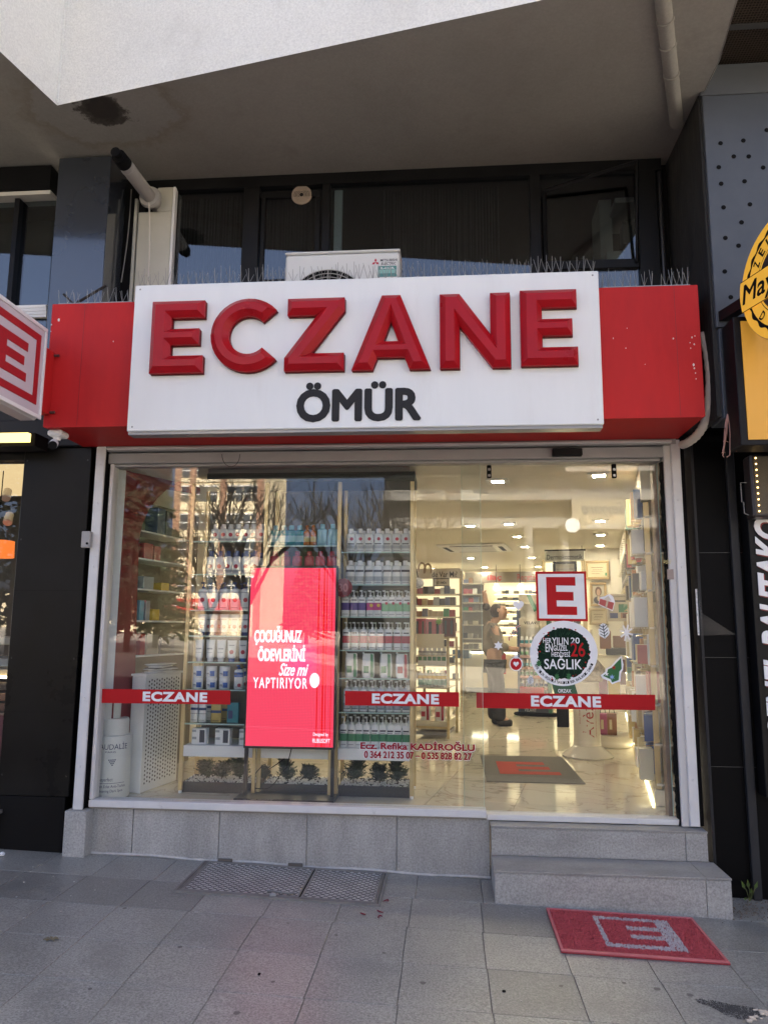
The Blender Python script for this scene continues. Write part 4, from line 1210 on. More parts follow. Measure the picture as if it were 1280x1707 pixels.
bdz = [F(40, p, -.12).z for p in (532, 514)]
for k in range(4):
    O('blind_slat', MB().box(-5.2, F(84, 520, -.1).x, -.15 - .004 * k, -.122, bdz[0] + k * .022, bdz[0] + .0205 + k * .022), m_whm, ln_)
O('light_bar_box', MB().box(-5.0, F(53, 728, -.3).x, -.26, -.095, F(40, 741, -.3).z, F(40, 719, -.3).z), m_blackm, ln_)
O('light_bar', MB().box(-5.0, F(46, 728, -.3).x, -.30, -.262, F(40, 735, -.3).z, F(40, 721, -.3).z), EM('light_bar_gold', (1.0, .72, .22), 1.0), ln_)
O('shop_window', MB().box(-5.2, lx0 - .004, .0, .01, .55, 2.66), m_glass, ln_)
O('shop_window_head', MB().box(-5.2, lx0 - .003, -.03, .1, 2.662, 2.743), m_black, ln_)
O('shop_window_base', MB().box(-5.2, lx0 - .004, -.02, .1, .05, F(10, 1192, 0).z), C('base_maroon', .09, .022, .03), ln_)
mb = MB()
mb.add([(-5.2, 2.2, .0), (lx0 + .1, 2.2, 0), (lx0 + .1, 2.2, 2.72), (-5.2, 2.2, 2.72)], [(0, 1, 2, 3)])
mb.add([(lx0 + .05, .05, 0), (lx0 + .1, 2.2, 0), (lx0 + .1, 2.2, 2.72), (lx0 + .05, .05, 2.72)], [(0, 1, 2, 3)])
mb.add([(-5.2, .05, 2.72), (lx0 + .1, .05, 2.72), (lx0 + .1, 2.2, 2.72), (-5.2, 2.2, 2.72)], [(0, 1, 2, 3)])
O('room_lining', mb, M('neighbour_room', (.06, .045, .03), .7), ln_, fix=False)
O('ceiling_lamp_panel', MB().box(-4.2, -3.05, .3, 1.6, 2.70, 2.712), EM('neighbour_warm', (1.0, .72, .38), .30), ln_)
p = F(5, 917, .5)
lp = T('pendant_lamp', 'orange drum pendant lamp in the left neighbour window', 'lamp', p)
O('shade', MB().cyl((p.x - .05, .5, p.z - .055), (p.x - .05, .5, p.z + .07), .125, .120, n=28), M('lamp_orange', (.50, .10, .02), .5, emit=(1, .22, .04), estr=.35), lp, smooth=True)
O('cord', MB().cyl((p.x - .05, .5, p.z + .07), (p.x - .05, .5, 2.70), .004, n=6), m_blackm, lp)
for i, (px, py) in enumerate(((14, 828), (17, 868))):
    q = F(px, py, .6)
    O('spotlight', MB().cyl((q.x - .02, .62, q.z + .05), (q.x + .01, .55, q.z - .02), .03, .034, n=16).cyl((q.x + .0102, .5498, q.z - .0203), (q.x + .012, .546, q.z - .024), .028, n=16), [M('spot_white', (.6, .55, .5), .4)], label=('white spotlight under the left neighbour ceiling, ' + ('upper' if i == 0 else 'lower') + ' one'), cat='spotlight', group='neighbour spotlights')
dsp = T('food_counter', 'glass food counter with lit shelves in the left neighbour window', 'counter', F(5, 1190, .4))
for py, mt in ((1062, C('c_grey', .3, .27, .22)), (1098, C('c_blue', .10, .13, .16)), (1115, C('c_tan', .34, .27, .18)), (1137, C('c_dark', .05, .03, .02)), (1155, C('c_brown', .25, .11, .05)), (1172, C('c_umber', .12, .05, .03))):
    z1 = F(10, py, .4).z
    O('counter_shelf', MB().box(-4.5, lx0 - .02, .4 - .0004 * py * .1, .8, z1 - .055, z1, .004), mt, dsp)
O('counter_light', MB().box(-4.5, lx0 - .02, .33, .345, F(10, 1131, .35).z, F(10, 1127, .35).z), EM('counter_led', (1, .85, .55), 3), dsp)
q = S(2, 1424)
O('planter_pot', MB().lathe([(.10, gz(q.x)), (.13, gz(q.x) + .22), (.145, gz(q.x) + .222), (.145, gz(q.x) + .245), (.12, gz(q.x) + .246)], (q.x - .215, q.y + .1), 24), C('pot_grey', .10, .095, .09, .7), label='dark grey planter pot at the left picture edge', cat='pot', smooth=True)
q = S(8, 1425)
O('paper_ball', MB().lathe([(.004, gz(q.x)), (.016, gz(q.x) + .004), (.018, gz(q.x) + .014), (.008, gz(q.x) + .024)], (q.x, q.y - .03), 8), m_wh, label='crumpled white paper ball beside the black pilaster base', cat='litter')

# ================================================================== right neighbour
rn = T('perforated_shopfront', 'dark right neighbour front with grey perforated panel and black wall', 'shopfront', (2.2, -.3, -.04))
m_wood = M('charred_board', (.020, .019, .018), .65, var=.6, vscale=9, stretch=(6, 6, .35), bump=.5, bscale=20, dirt=((.16, .15, .14), 5, .70, .80))
gx0 = F(1179, 330, -.6).x
O('side_board', MB().box(gx0 - .014, gx0 + .02, -.585, .3, 2.74, 4.95), m_wood, rn)
O('return_wall', MB().box(1.44, gx0 - .0145, .12, .32, 2.765, 4.80), m_blackm, rn)
O('rear_wall', MB().box(gx0 + .021, 4.2, .1, .3, 2.765, 5.0), m_blackm, rn)
O('lintel', MB().box(1.46, 4.2, -.05, .3, 2.70, 2.76), m_blackm, rn)
O('reveal_pipe', MB().cyl((1.49, .06, 2.76), (1.49, .06, 4.78), .018, n=10), M('pipe_black', (.02, .02, .022), .3), rn)
O('panel', MB().box(gx0, 4.2, -.62, -.587, F(1190, 545, -.62).z, F(1175, 159, -.62).z, .003), M('perforated_grey', (.075, .083, .095), .36, spec=.4, var=.07), rn)
O('panel_cap', MB().box(gx0 - .01, 4.2, -.622, -.59, F(1175, 158, -.62).z, F(1175, 108, -.62).z, .003), M('cap_grey', (.085, .092, .10), .4, var=.05), rn)
O('lower_panel', MB().box(gx0 + .01, 4.2, -.62, -.4, 2.72, F(1190, 547, -.62).z, .003), M('lower_slate', (.05, .056, .065), .35), rn)
hol = [(1201, 238), (1239, 233.5), (1223, 260), (1248, 260), (1198, 278), (1272, 278.5), (1202, 305.5), (1241, 301.5), (1206, 345), (1250, 340), (1236, 370), (1209, 396), (1231, 409), (1208, 452), (1218, 495), (1278, 216)]
for px, py in hol:
    c = F(px, py, -.622)
    O('hole', MB().cyl((c.x, -.6225, c.z), (c.x, -.6205, c.z), .0135, n=18), m_blackm, rn)
for k in range(70):
    hx, hzz = rnd.uniform(1.95, 4.1), rnd.uniform(3.35, 4.75)
    O('hole', MB().cyl((hx, -.6225, hzz), (hx, -.6205, hzz), .0135, n=12), m_blackm, rn)
O('upper_wall', MB().box(1.592, 9.0, -.3, 6.0, 5.06, 22.0), m_fgr, rn)
# dark mesh canopy above
me_ = MB().box(1.60, 4.2, -1.3, .1, 5.02, 5.05)
O('canopy_mesh', me_, M('mesh_brown', (.022, .016, .011), .9), rn)
cm_ = MB()
for i in range(60):
    cm_.box(1.60 + i * .018, 1.603 + i * .018, -1.3, .0, 5.008, 5.012)
for i in range(72):
    cm_.box(1.60, 2.68, -1.3 + i * .018, -1.297 + i * .018, 5.0125, 5.0165)
O('canopy_wires', cm_, C('wire_brown', .07, .05, .035, .8), rn)
O('canopy_beam', MB().box(1.60, 4.2, -.9, -.86, 5.0, 5.0075).box(1.6, 4.2, -1.27, -1.24, 4.99, 5.0), C('beam_dark', .05, .05, .05), rn)
O('black_wall', MB().box(1.575, 4.2, -.06, .3, -.12, 2.72), M('black_wall_gloss', (.003, .003, .0035), .5, spec=.08, dirt=((.2, .2, .2), 45, .735, .76)), rn)
for zz in (.7, 1.35, 2.0):
    O('wall_joint', MB().box(1.58, 4.1, -.0612, -.0602, zz, zz + .003), C('joint_grey', .03, .03, .03), rn)
O('corner_strip', MB().box(1.558, 1.574, -.075, .2, -.1, 2.74), M('strip_graphite', (.022, .022, .024), .5, spec=.2), rn)
gx1, gx2 = F(1232, 1100, -.1).x, F(1246, 1100, -.1).x
O('steel_strip', MB().box(gx1, gx2, -.095, -.062, gz(gx1) + .002, 2.70, .003), M('strip_steel', (.022, .023, .026), .45, spec=.25, var=.15), rn)
ls = T('vertical_sign', 'black vertical sign with white italic letters and red shadow at right edge', 'sign', (1.95, -.15, .8))
vx0, vx1 = F(1269, 1050, -.2).x, F(1269, 1050, -.2).x + .16
O('board', MB().box(vx0 - .03, vx1 + .08, -.185, -.07, .55, 2.42, .003), m_black, ls)
def vtext(dx, dz, Y, mat, nm):
    vs, fs = glyphs('GENEL BAUTAKO', bold=.04, shear=.25, extrude=.003)
    x0_ = min(v.x for v in vs); x1_ = max(v.x for v in vs); y0_ = min(v.y for v in vs); y1_ = max(v.y for v in vs)
    z_a, z_b = F(1262, 1236, -.2).z, F(1262, 862, -.2).z
    mb = MB().add([(vx1 - (v.y - y0_) / (y1_ - y0_) * (vx1 - vx0) + dx, Y - v.z, z_a + (v.x - x0_) / (x1_ - x0_) * (z_b - z_a) + dz) for v in vs], fs)
    O(nm, mb, mat, ls, fix=False)
vtext(.008, -.007, -.189, C('shadow_red', .25, .01, .012), 'letter_shadow')
vtext(0, 0, -.194, m_stwh, 'lettering')
le = T('led_panel', 'small LED dot panel glowing orange at the right picture edge', 'sign', F(1275, 860, -.3))
l0, l1 = F(1253, 810, -.32).x, F(1253, 810, -.32).x + .42
lz0, lz1 = F(1262, 862, -.32).z, F(1262, 757, -.32).z
O('housing', MB().box(l0, l1, -.32, -.20, lz0, lz1, .012), C('led_housing', .035, .028, .025), le)
O('face', MB().box(l0 + .02, l1 - .02, -.3225, -.3205, lz0 + .02, lz1 - .015), M('led_grid', (.10, .08, .05), .6, var=.5, vscale=220), le)
dt = MB()
for i in range(10):
    z = lz0 + .035 + i * (lz1 - lz0 - .06) / 9
    dt.cyl((l0 + .032, -.3228, z), (l0 + .032, -.3260, z), .0042, n=8)
O('lit_dots', dt, EM('dot_orange', (1, .62, .2), 4), le)
O('cable_bracket', MB().tube([(l0 - .01, -.27, lz0 + .02), (l0 - .035, -.27, lz0 + .03), (l0 - .035, -.27, lz0 + .1), (l0 - .045, -.27, lz0 + .1), (l0 - .045, -.27, lz0 + .22), (l0 - .01, -.27, lz0 + .22)], .004, 5), C('bracket_grey', .16, .16, .16), le)

ys = T('yellow_sign_box', 'black edged yellow sign box below the round restaurant sign', 'sign', F(1260, 740, -.8))
yx0 = F(1211, 600, -.62).x; YF = -.80
yfx = F(1226, 600, YF).x
yz0, yz1 = F(1240, 742, YF).z, F(1240, 527, YF).z
O('box', MB().box(yfx, 4.0, YF, -.625, yz0, yz1, .004), m_black, ys)
O('yellow_face', MB().box(F(1238, 600, YF).x, 4.0, YF - .006, YF - .0005, F(1240, 733, YF).z, yz1 - .03), M('yellow_face', (.62, .30, .035), .45, emit=(1, .5, .05), estr=.05), ys)
rs = T('round_sign', 'round yellow restaurant blade sign with black toothed ring and lettering', 'sign', (F(1234, 466, -.845).x, -.845, 3.2))
CXr = F(1234, 466, -.845).x
cz_, cy_, rad = F(1258, 464, -.6).z, -1.192, .345
zc_ = CAM.z + (F(1240, 468, -.56).z - CAM.z) * (CXr / F(1240, 468, -.56).x) if False else None
cc = F(1285, 464, -1.1)
cz_ = cc.z
def disc(r_, x0, x1, k=56, tooth=0.0):
    pts = []
    for i in range(k):
        w = 2 * math.pi * i / k
        rr_ = r_ * (1 + tooth * math.sin(w * 22))
        pts.append((cy_ + rr_ * math.cos(w), cz_ + rr_ * math.sin(w)))
    return MB().prism(pts, x0, x1).xf(lambda v: Vector((v.y, v.x, v.z)))
m_yel = M('sign_yellow', (.72, .37, .035), .4, emit=(1, .55, .06), estr=.12)
O('disc', disc(rad, CXr, CXr + .10), C('disc_rim', .22, .11, .08), rs)
O('disc_face', disc(rad - .004, CXr - .004, CXr - .0005), m_yel, rs)
O('toothed_ring', disc(rad * .86, CXr - .006, CXr - .0045, 240, .022), m_blackm, rs)
O('inner_disc', disc(rad * .80, CXr - .009, CXr - .0065), m_yel, rs)
O('ring_line', disc(rad * .60, CXr - .0105, CXr - .0095), m_blackm, rs)
O('ring_inner', disc(rad * .585, CXr - .012, CXr - .011), m_yel, rs)
O('core_disc', disc(rad * .55, CXr - .0135, CXr - .0125), C('core_dark', .03, .022, .025), rs)
def xtext(body, yc, zc, w, h, X, mat, nm, rot=0.0, **kw):
    # text on a face looking at -x: text runs towards -y
    tm = tmesh(body, -w / 2, w / 2, -h / 2, h / 2, 0.0, rot=rot, depth=.001, **kw)
    O(nm, tm.xf(lambda v: Vector((X + v.y, yc - v.x, zc + v.z))), mat, rs, fix=False)
sl_ = R(0)
_ba = [math.asin(.26) * (2 * i / 8 - 1) for i in range(9)]
bandm = MB().prism([(cy_ + rad * .985 * math.cos(w), cz_ + rad * .985 * math.sin(w)) for w in _ba] + [(cy_ - rad * .985 * math.cos(w), cz_ - rad * .985 * math.sin(w)) for w in _ba], CXr - .016, CXr - .0145).xf(lambda v: Vector((v.y, v.x, v.z)))
O('name_band', bandm, m_yel, rs)
for s_ in (-1, 1):
    O('band_line', MB().box(CXr - .0172, CXr - .0162, cy_ - rad * .95, cy_ + rad * .95, cz_ + s_ * rad * .25 - .002, cz_ + s_ * rad * .25 + .002), m_blackm, rs)
xtext('Maydonoz', cy_, cz_ - .01, rad * 1.86, rad * .40, CXr - .0165, m_blackm, 'name_lettering', shear=.2, fat=.0025)
for body, a0, a1, rr_ in (('ÖZEL SOSLU', 162, 18, .69), ('DÖNER', 222, 318, .71)):
    for i, ch in enumerate(body):
        if ch == ' ': continue
        w = R(a0 + (a1 - a0) * i / (len(body) - 1))
        # angle measured as seen by the viewer: left of sign = +y
        yy, zz = cy_ - rad * rr_ * math.cos(w), cz_ + rad * rr_ * math.sin(w)
        rot = (w - math.pi / 2) if body[0] == 'Ö' else (w + math.pi / 2)
        xtext(ch, yy, zz, .032, .05, CXr - .0125, m_blackm, 'ring_lettering', rot=rot, bold=.03)
O('sign_arm', MB().box(CXr + .02, CXr + .08, cy_ + rad - .02, -.60, cz_ - .03, cz_ + .03), m_black, rs)
rs.rotation_euler.z = R(17)
# ribbed hose beside the sign, bare copper wires, torn plastic sheet
hp = [F(x, y, Y) for x, y, Y in ((1171, 556, -.42), (1180, 590, -.46), (1184, 630, -.48), (1181, 680, -.46), (1172, 712, -.40), (1160, 728, -.34), (1145, 739, -.26), (1135, 742, -.18))]
sm = []
for i in range(len(hp) - 1):
    for k in range(7): sm.append(hp[i].lerp(hp[i + 1], k / 7))
for _ in range(6): sm = [sm[0]] + [(sm[i - 1] + sm[i] * 2 + sm[i + 1]) / 4 for i in range(1, len(sm) - 1)] + [sm[-1]]
O('ribbed_hose', MB().tube(sm, [.027 if i % 3 else .0235 for i in range(len(sm))], 12), C('hose_cream', .55, .50, .44, .6), label='cream ribbed hose curving round the right end of the red sign', cat='hose', smooth=True)
cw = T('copper_wires', 'bundle of bare copper wire ends hanging beside the yellow sign', 'wires', F(1213, 760, -.62))
for k in range(9):
    a = F(1214 + rnd.uniform(-2, 2), 690, -.64); b = F(1214 + rnd.uniform(-12, 16), 745 + rnd.uniform(-14, 16), -.66 + rnd.uniform(-.03, .03))
    mid = a.lerp(b, .5) + Vector((rnd.uniform(-.012, .012), 0, .01))
    O('wire', MB().tube([a, mid, b, b + Vector((rnd.uniform(-.02, .02), 0, -.01))], .0022, 5), C('copper', .50, .26, .19, .4), cw)
O('torn_plastic_sheet', MB().add([F(1160, 981, -.1), F(1168, 1060, -.1), F(1226, 1058, -.098), F(1170, 1022, -.13), F(1165, 985, -.12)], [(0, 1, 3, 4), (1, 2, 3)]).xf(lambda v: v), GLASS('plastic_film', (.72, .72, .72), .10, .25), label='torn clear plastic sheet on the black wall right of the door', cat='plastic sheet', fix=False)
O('label_strip', MB().box(F(1160.5, 1020, -.1).x, F(1163.5, 1020, -.1).x, -.105, -.1012, F(1166, 1059, -.1).z, F(1160, 982, -.1).z), M('strip_white', (.55, .55, .55), .5, var=.4, vscale=70), label='narrow white label strip at the edge of the torn plastic', cat='label strip')
# ================================================================== SHOP INTERIOR: shell
UL, UR, VB = -2.55, 1.48, 9.9
def clip_y(poly, ymin):
    out = []
    for i in range(len(poly)):
        a, b = poly[i], poly[(i + 1) % len(poly)]
        if a.y >= ymin: out.append(a)
        if (a.y >= ymin) != (b.y >= ymin):
            t = (ymin - a.y) / (b.y - a.y); out.append(a.lerp(b, t))
    return out
def uvpoly(u0, u1, v0, v1, z, ymin=.075):
    return clip_y([I(u0, v0, z), I(u1, v0, z), I(u1, v1, z), I(u0, v1, z)], ymin)
fp = uvpoly(UL, UR, -1.2, VB, ZF - .006)
flr = O('shop_floor', MB().add(fp, [tuple(range(len(fp)))]), M('floor_grout', (.42, .37, .29), .6), kind='structure', fix=False)
# polished marble-look tiles
mt = bpy.data.materials.new('marble_tile'); t = nt(mt); nn = t.nodes; ll = t.links
pb = nn['Principled BSDF']; pb.inputs['Roughness'].default_value = .07; pb.inputs['Specular IOR Level'].default_value = .6
geo = nn.new('ShaderNodeNewGeometry'); oi = nn.new('ShaderNodeObjectInfo')
nz = nn.new('ShaderNodeTexNoise'); nz.inputs['Scale'].default_value = 1.3; nz.inputs['Detail'].default_value = 8; nz.inputs['Distortion'].default_value = 1.6
ofs = nn.new('ShaderNodeVectorMath'); ofs.operation = 'ADD'
cmb = nn.new('ShaderNodeCombineXYZ'); ml = nn.new('ShaderNodeMath'); ml.operation = 'MULTIPLY'; ml.inputs[1].default_value = 40
ll.new(oi.outputs['Random'], ml.inputs[0]); ll.new(ml.outputs[0], cmb.inputs[2])
ll.new(geo.outputs['Position'], ofs.inputs[0]); ll.new(cmb.outputs[0], ofs.inputs[1]); ll.new(ofs.outputs[0], nz.inputs['Vector'])
rp = nn.new('ShaderNodeValToRGB'); e = rp.color_ramp.elements
e[0].position = .0; e[0].color = (.66, .59, .47, 1); e[1].position = 1; e[1].color = (.70, .63, .50, 1)
for po, c in ((.485, (.66, .59, .47, 1)), (.50, (.40, .34, .27, 1)), (.515, (.68, .61, .49, 1))):
    x = e.new(po); x.color = c
ll.new(nz.outputs[0], rp.inputs[0]); ll.new(rp.outputs[0], pb.inputs['Base Color'])
TP = .57
k0 = WL[flr.name].translation
full = None
for iu in range(-6, 3):
    u0 = .39 + TP * iu
    if u0 + TP < UL + .05 or u0 > UR: continue
    for iv in range(-3, 18):
        v0 = .30 + TP * iv
        g = .0015
        u1 = min(u0 + TP, UR); us = max(u0, UL)
        pol = uvpoly(us + g, u1 - g, v0 + g, v0 + TP - g, ZF)
        if len(pol) < 3: continue
        mb = MB(); nP = len(pol)
        mb.add([p for p in pol] + [p - Vector((0, 0, .005)) for p in pol], [tuple(range(nP))] + [(i, i + nP, (i + 1) % nP + nP, (i + 1) % nP) for i in range(nP)])
        O('floor_tile', mb, mt, flr, fix=False)
cp = uvpoly(UL, UR, -1.2, VB, ZC)
O('ceiling', MB().add(cp, [tuple(range(len(cp)))[::-1]]), m_ceil, kind='structure', fix=False)
def wall(name, a, b, mat, z0=ZF - .01, z1=ZC, **k):
    return O(name, MB().add([Vector((a.x, a.y, z0)), Vector((b.x, b.y, z0)), Vector((b.x, b.y, z1)), Vector((a.x, a.y, z1))], [(0, 1, 2, 3)]), mat, kind='structure', fix=False)
wall('wall_left', I(UL, -.5), I(UL, VB), m_cream)
wall('wall_right', I(UR, .25), I(UR, VB), m_cream)
wall('wall_back', I(UL, VB), I(UR, VB), m_cream)
VPt = 6.35
wall('partition_wall', I(.36, VPt), I(UR, VPt), m_cream)
wall('partition_return_wall', I(.36, VPt), I(.36, VB), m_cream)
# inner side of the left jamb: white reveal, then red arched panel over a niche
_rv = I(-2.262, FU(204, 900, -2.26)[0], 0)
O('wall_reveal', MB().add([(-2.50, .062, ZF), (_rv.x, _rv.y, ZF), (_rv.x, _rv.y, 2.62), (-2.50, .062, 2.62)], [(0, 1, 2, 3)]), m_whm, kind='structure', fix=False)
RU = -2.26
def RP(px, py):
    v, z = FU(px, py, RU); return v, z
arch = [(335, 787), (318, 793), (298, 803), (278, 816), (262, 831), (248, 850), (238, 872), (232, 900), (229, 1000), (226, 1100), (223, 1215)]
ptsA = [RP(*a) for a in arch]
v0_, zt = RP(204, 900)[0], 2.62
outl = [(v0_, ZF + .002), (v0_, zt), (ptsA[0][0], zt)] + ptsA + [(ptsA[-1][0], ZF + .002)]
rp_ = T('arched_panel', 'dark red panel with arched cut-out at the left of the window', 'panel', I(RU, 0, ZF))
def uvz_prism(pts, u0, u1):
    return MB().prism(pts, u0, u1).xf(lambda v: I(v.y, v.x, v.z))
O('panel', uvz_prism(outl, RU, RU - .02), C('panel_red', .22, .016, .018, .5), rp_)
ns = T('niche_shelves', 'cream niche shelves seen through the arched cut-out', 'shelves', I(RU - .1, .3, ZF))
nv0, nv1 = RP(226, 1000)[0], RP(312, 1000)[0]
O('back_board', MB().box(RU - .245, RU - .24, nv0, nv1 + .55, ZF, 2.5).xf(lambda v: I(v.x, v.y, v.z)), M('niche_taupe', (.22, .185, .14), .7), ns)
nz_ = []
for py in (893, 937, 985, 1035, 1090):
    z = FU(265, py, RU - .08)[1]; nz_.append(z)
    O('shelf', MB().box(RU - .235, RU - .005, nv0, nv1, z - .012, z).xf(lambda v: I(v.x, v.y, v.z)), m_wh, ns)

# ------------------------------------------------------------------ ceiling lights
m_lamp = EM('lamp_warm', (1.0, .86, .62), 108.0)
LP = [(998, 793), (1000, 869), (1001, 892), (1000, 910), (829.5, 803), (848, 874), (862, 895), (874.5, 912), (886.6, 930), (897, 945), (784, 877), (784, 931), (808, 946), (845, 957), (722, 948)]
l0 = None
extra = [I(-1.6, 3.9, ZC), I(-.9, 5.4, ZC)]
posL = [G(x, y, ZC - .012) for x, y in LP] + extra
lname = ['nearest the door in the right column', 'second in the right column', 'third in the right column', 'last in the right column', 'just inside the glass joint of the door', 'second in the left column', 'third in the left column', 'fourth in the left column', 'fifth in the left column', 'last and smallest in the left column', 'beside the ceiling cassette', 'over the aisle behind the cassette', 'above the prescription counter', 'above the lit back shelves', 'above the vitamin shelves', 'behind the display rack', 'above the aisle at the left']
for i, p in enumerate(posL):
    if l0 is None:
        l0 = T('ceiling_light', '', 'ceiling light', (p.x, p.y, ZC), group='square ceiling downlights', rz=-SKEW)
        fr_ = MB(); a, b = .085, .046
        for (x0, x1, y0, y1) in ((-a, a, -a, -b), (-a, a, b, a), (-a, -b, -b + .0003, b - .0003), (b, a, -b + .0003, b - .0003)):
            fr_.box(x0, x1, y0, y1, -.014, -.001)
        O('frame', fr_, m_wh, l0, local=True)
        O('lens', MB().box(-b + .001, b - .001, -b + .001, b - .001, -.008, -.002), m_lamp, l0, local=True)
        l0['label'] = 'square ceiling downlight ' + lname[i]
    else:
        dup(l0, (p.x, p.y, ZC), 'square ceiling downlight ' + lname[i])
# ceiling cassette air conditioner
pc = G(792, 912, ZC)
ca = T('ceiling_cassette', 'square white air conditioning cassette in the shop ceiling', 'air conditioner', (pc.x, pc.y, ZC), rz=-SKEW)
O('panel', MB().box(-.48, .48, -.48, .48, -.03, -.001, .01), m_wh, ca, local=True)
O('grille', MB().box(-.28, .28, -.28, .28, -.036, -.0305, .004), m_whm, ca, local=True)
for k, (a, b, c, d) in enumerate(((-.3, .3, -.42, -.36), (-.3, .3, .36, .42), (-.42, -.36, -.3, .3), (.36, .42, -.3, .3))):
    O('louvre', MB().box(a, b, c, d, -.033, -.0305), m_blackm if k != 1 else m_alug, ca, local=True)

# ================================================================== products
PR = random.Random(11)
m_pw = C('pack_white', .80, .80, .79, .3)
m_pcl = C('pack_pearl', .68, .70, .70, .25)
m_cap = C('cap_white', .78, .78, .78, .35)
m_capd = C('cap_navy', .03, .06, .20, .35)
m_lgreen = C('label_green', .045, .22, .10, .4)
m_lgreen2 = C('label_pale_green', .20, .42, .24, .4)
m_lred = C('label_red', .42, .03, .06, .4)
m_lviolet = C('label_violet', .09, .05, .24, .4)
m_lpink = C('label_pink', .50, .05, .22, .4)
m_lnavy = C('label_navy', .03, .06, .16, .4)
m_lgrey = C('label_grey', .34, .36, .37, .4)
m_lblue = C('label_blue', .02, .11, .42, .4)
m_lteal = C('pack_teal', .03, .24, .30, .2)
m_lcyan = C('pack_pale_cyan', .25, .50, .60, .2)
m_lorange = C('pack_orange', .45, .14, .02, .2)
m_lcrim = C('pack_crimson', .36, .02, .03, .3)
m_lyel = C('pack_yellow', .70, .48, .06, .35)
m_lamber = C('pack_amber', .55, .42, .14, .2)
m_print = C('print_dark', .06, .06, .07, .5)

def wrapband(r, sy, e, z0, z1, off=.0012, n=14, a0=200, a1=340):
    m = MB(); vs = []
    for z in (z0, z1):
        for k in range(n + 1):
            w = R(a0 + (a1 - a0) * k / n); cx, cy = math.cos(w), math.sin(w)
            vs.append(((r + off) * math.copysign(abs(cx) ** (2 / e), cx), (r * sy + off) * math.copysign(abs(cy) ** (2 / e), cy), z))
    m.add(vs, [(k, k + 1, n + 2 + k, n + 1 + k) for k in range(n)])
    return m

def bottle(w, h, sy=.62, bands=(), cap='pump', body=m_pw, capm=m_cap, e=3.2, neck=.74, dot=None, prints=()):
    """label-banded bottle standing at the origin, front towards -y"""
    r = w / 2; hb = h * neck
    o = O('product_bottle', MB().lathe([(r * .90, 0), (r, h * .02), (r, hb * .90), (r * .93, hb * .96), (r * .62, hb), (r * .34, hb + h * .015)], n=16, sy=sy, e=e), body, local=True, smooth=True)
    WL[o.name] = Matrix.Identity(4)
    c = MB()
    if cap == 'pump':
        c.cyl((0, 0, hb + h * .01), (0, 0, hb + h * .075), r * .36, n=12)
        c.cyl((0, 0, hb + h * .075), (0, 0, h * .965), r * .11, n=8)
        c.box(-r * .62, r * .18, -r * .15, r * .15, h * .945, h, r * .08)
    elif cap == 'flip':
        c.lathe([(r * .52, hb + h * .01), (r * .52, h * .97), (r * .44, h)], n=14, sy=max(sy, .8))
    elif cap == 'wide':
        c.lathe([(r * .80, hb - h * .0), (r * .80, h * .98), (r * .74, h)], n=14, sy=sy, e=e)
    elif cap == 'trigger':
        c.cyl((0, 0, hb), (0, 0, h * .9), r * .35, n=10); c.box(-r * .8, r * .4, -r * .2, r * .2, h * .88, h, .002)
    O('cap', c, capm, o, local=True, smooth=True)
    for z0, z1, mt in bands:
        O('label', wrapband(r, sy, e, h * z0, h * z1), mt, o, local=True, fix=False)
    for z0, z1, a0, a1 in list(prints) + [(.08, .095, 240, 300)]:
        O('print', wrapband(r, sy, e, h * z0, h * z1, .0018, 8, a0, a1), m_print, o, local=True, fix=False)
    if dot:
        z_, rr_, mt, dx = dot
        O('round_sticker', MB().cyl((dx * r, -r * sy - .0024, h * z_), (dx * r, -r * sy - .0036, h * z_), rr_, n=16), mt, o, local=True)
    return o

def tubepack(w, h, body=m_pw, capm=m_cap, bands=(), dot=None):
    r = w / 2
    rings = []
    for i in range(7):
        t = i / 6; z = h * (.16 + .82 * t)
        sy = .62 * (1 - t) ** .8 + .03; rr_ = r * (.82 + .18 * t)
        rings.append([(rr_ * math.copysign(abs(math.cos(2 * math.pi * k / 16)) ** .8, math.cos(2 * math.pi * k / 16)), r * sy * math.sin(2 * math.pi * k / 16), z) for k in range(16)])
    o = O('product_tube', MB().loft(rings), body, local=True, smooth=True); WL[o.name] = Matrix.Identity(4)
    O('crimp', MB().box(-r, r, -.002, .002, h * .975, h), body, o, local=True)
    O('cap', MB().lathe([(r * .62, 0), (r * .66, h * .15), (r * .5, h * .162)], n=14, sy=.85), capm, o, local=True, smooth=True)
    for z0, z1, mt in bands:
        O('label', MB().box(-r * .6, r * .6, -r * .56, -r * .50, h * z0, h * z1), mt, o, local=True)
    if dot:
        z_, rr_, mt, dx = dot
        O('round_sticker', MB().cyl((dx * r, -r * .54, h * z_), (dx * r, -r * .60, h * z_), rr_, n=16), mt, o, local=True)
    return o

def carton(w, h, d, body=m_pw, bands=(), name='product_box'):
    o = O(name, MB().box(-w / 2, w / 2, -d / 2, d / 2, 0, h, .0015), body, local=True); WL[o.name] = Matrix.Identity(4)
    for x0, x1, z0, z1, mt in bands:
        O('label', MB().box(w * (x0 - .5), w * (x1 - .5), -d / 2 - .0012, -d / 2 - .0003, h * z0, h * z1), mt, o, local=True)
    return o

def jar(w, h, body=m_pw, bands=()):
    r = w / 2
    o = O('product_jar', MB().lathe([(r * .95, 0), (r, h * .03), (r, h * .62), (r * .97, h * .64)], n=20), body, local=True, smooth=True); WL[o.name] = Matrix.Identity(4)
    O('lid', MB().lathe([(r * 1.01, h * .65), (r * 1.01, h * .97), (r * .95, h)], n=20), m_cap, o, local=True, smooth=True)
    for z0, z1, mt, a0, a1 in bands:
        O('label', wrapband(r, 1, 2, h * z0, h * z1, .0012, 10, a0, a1), mt, o, local=True, fix=False)
    return o

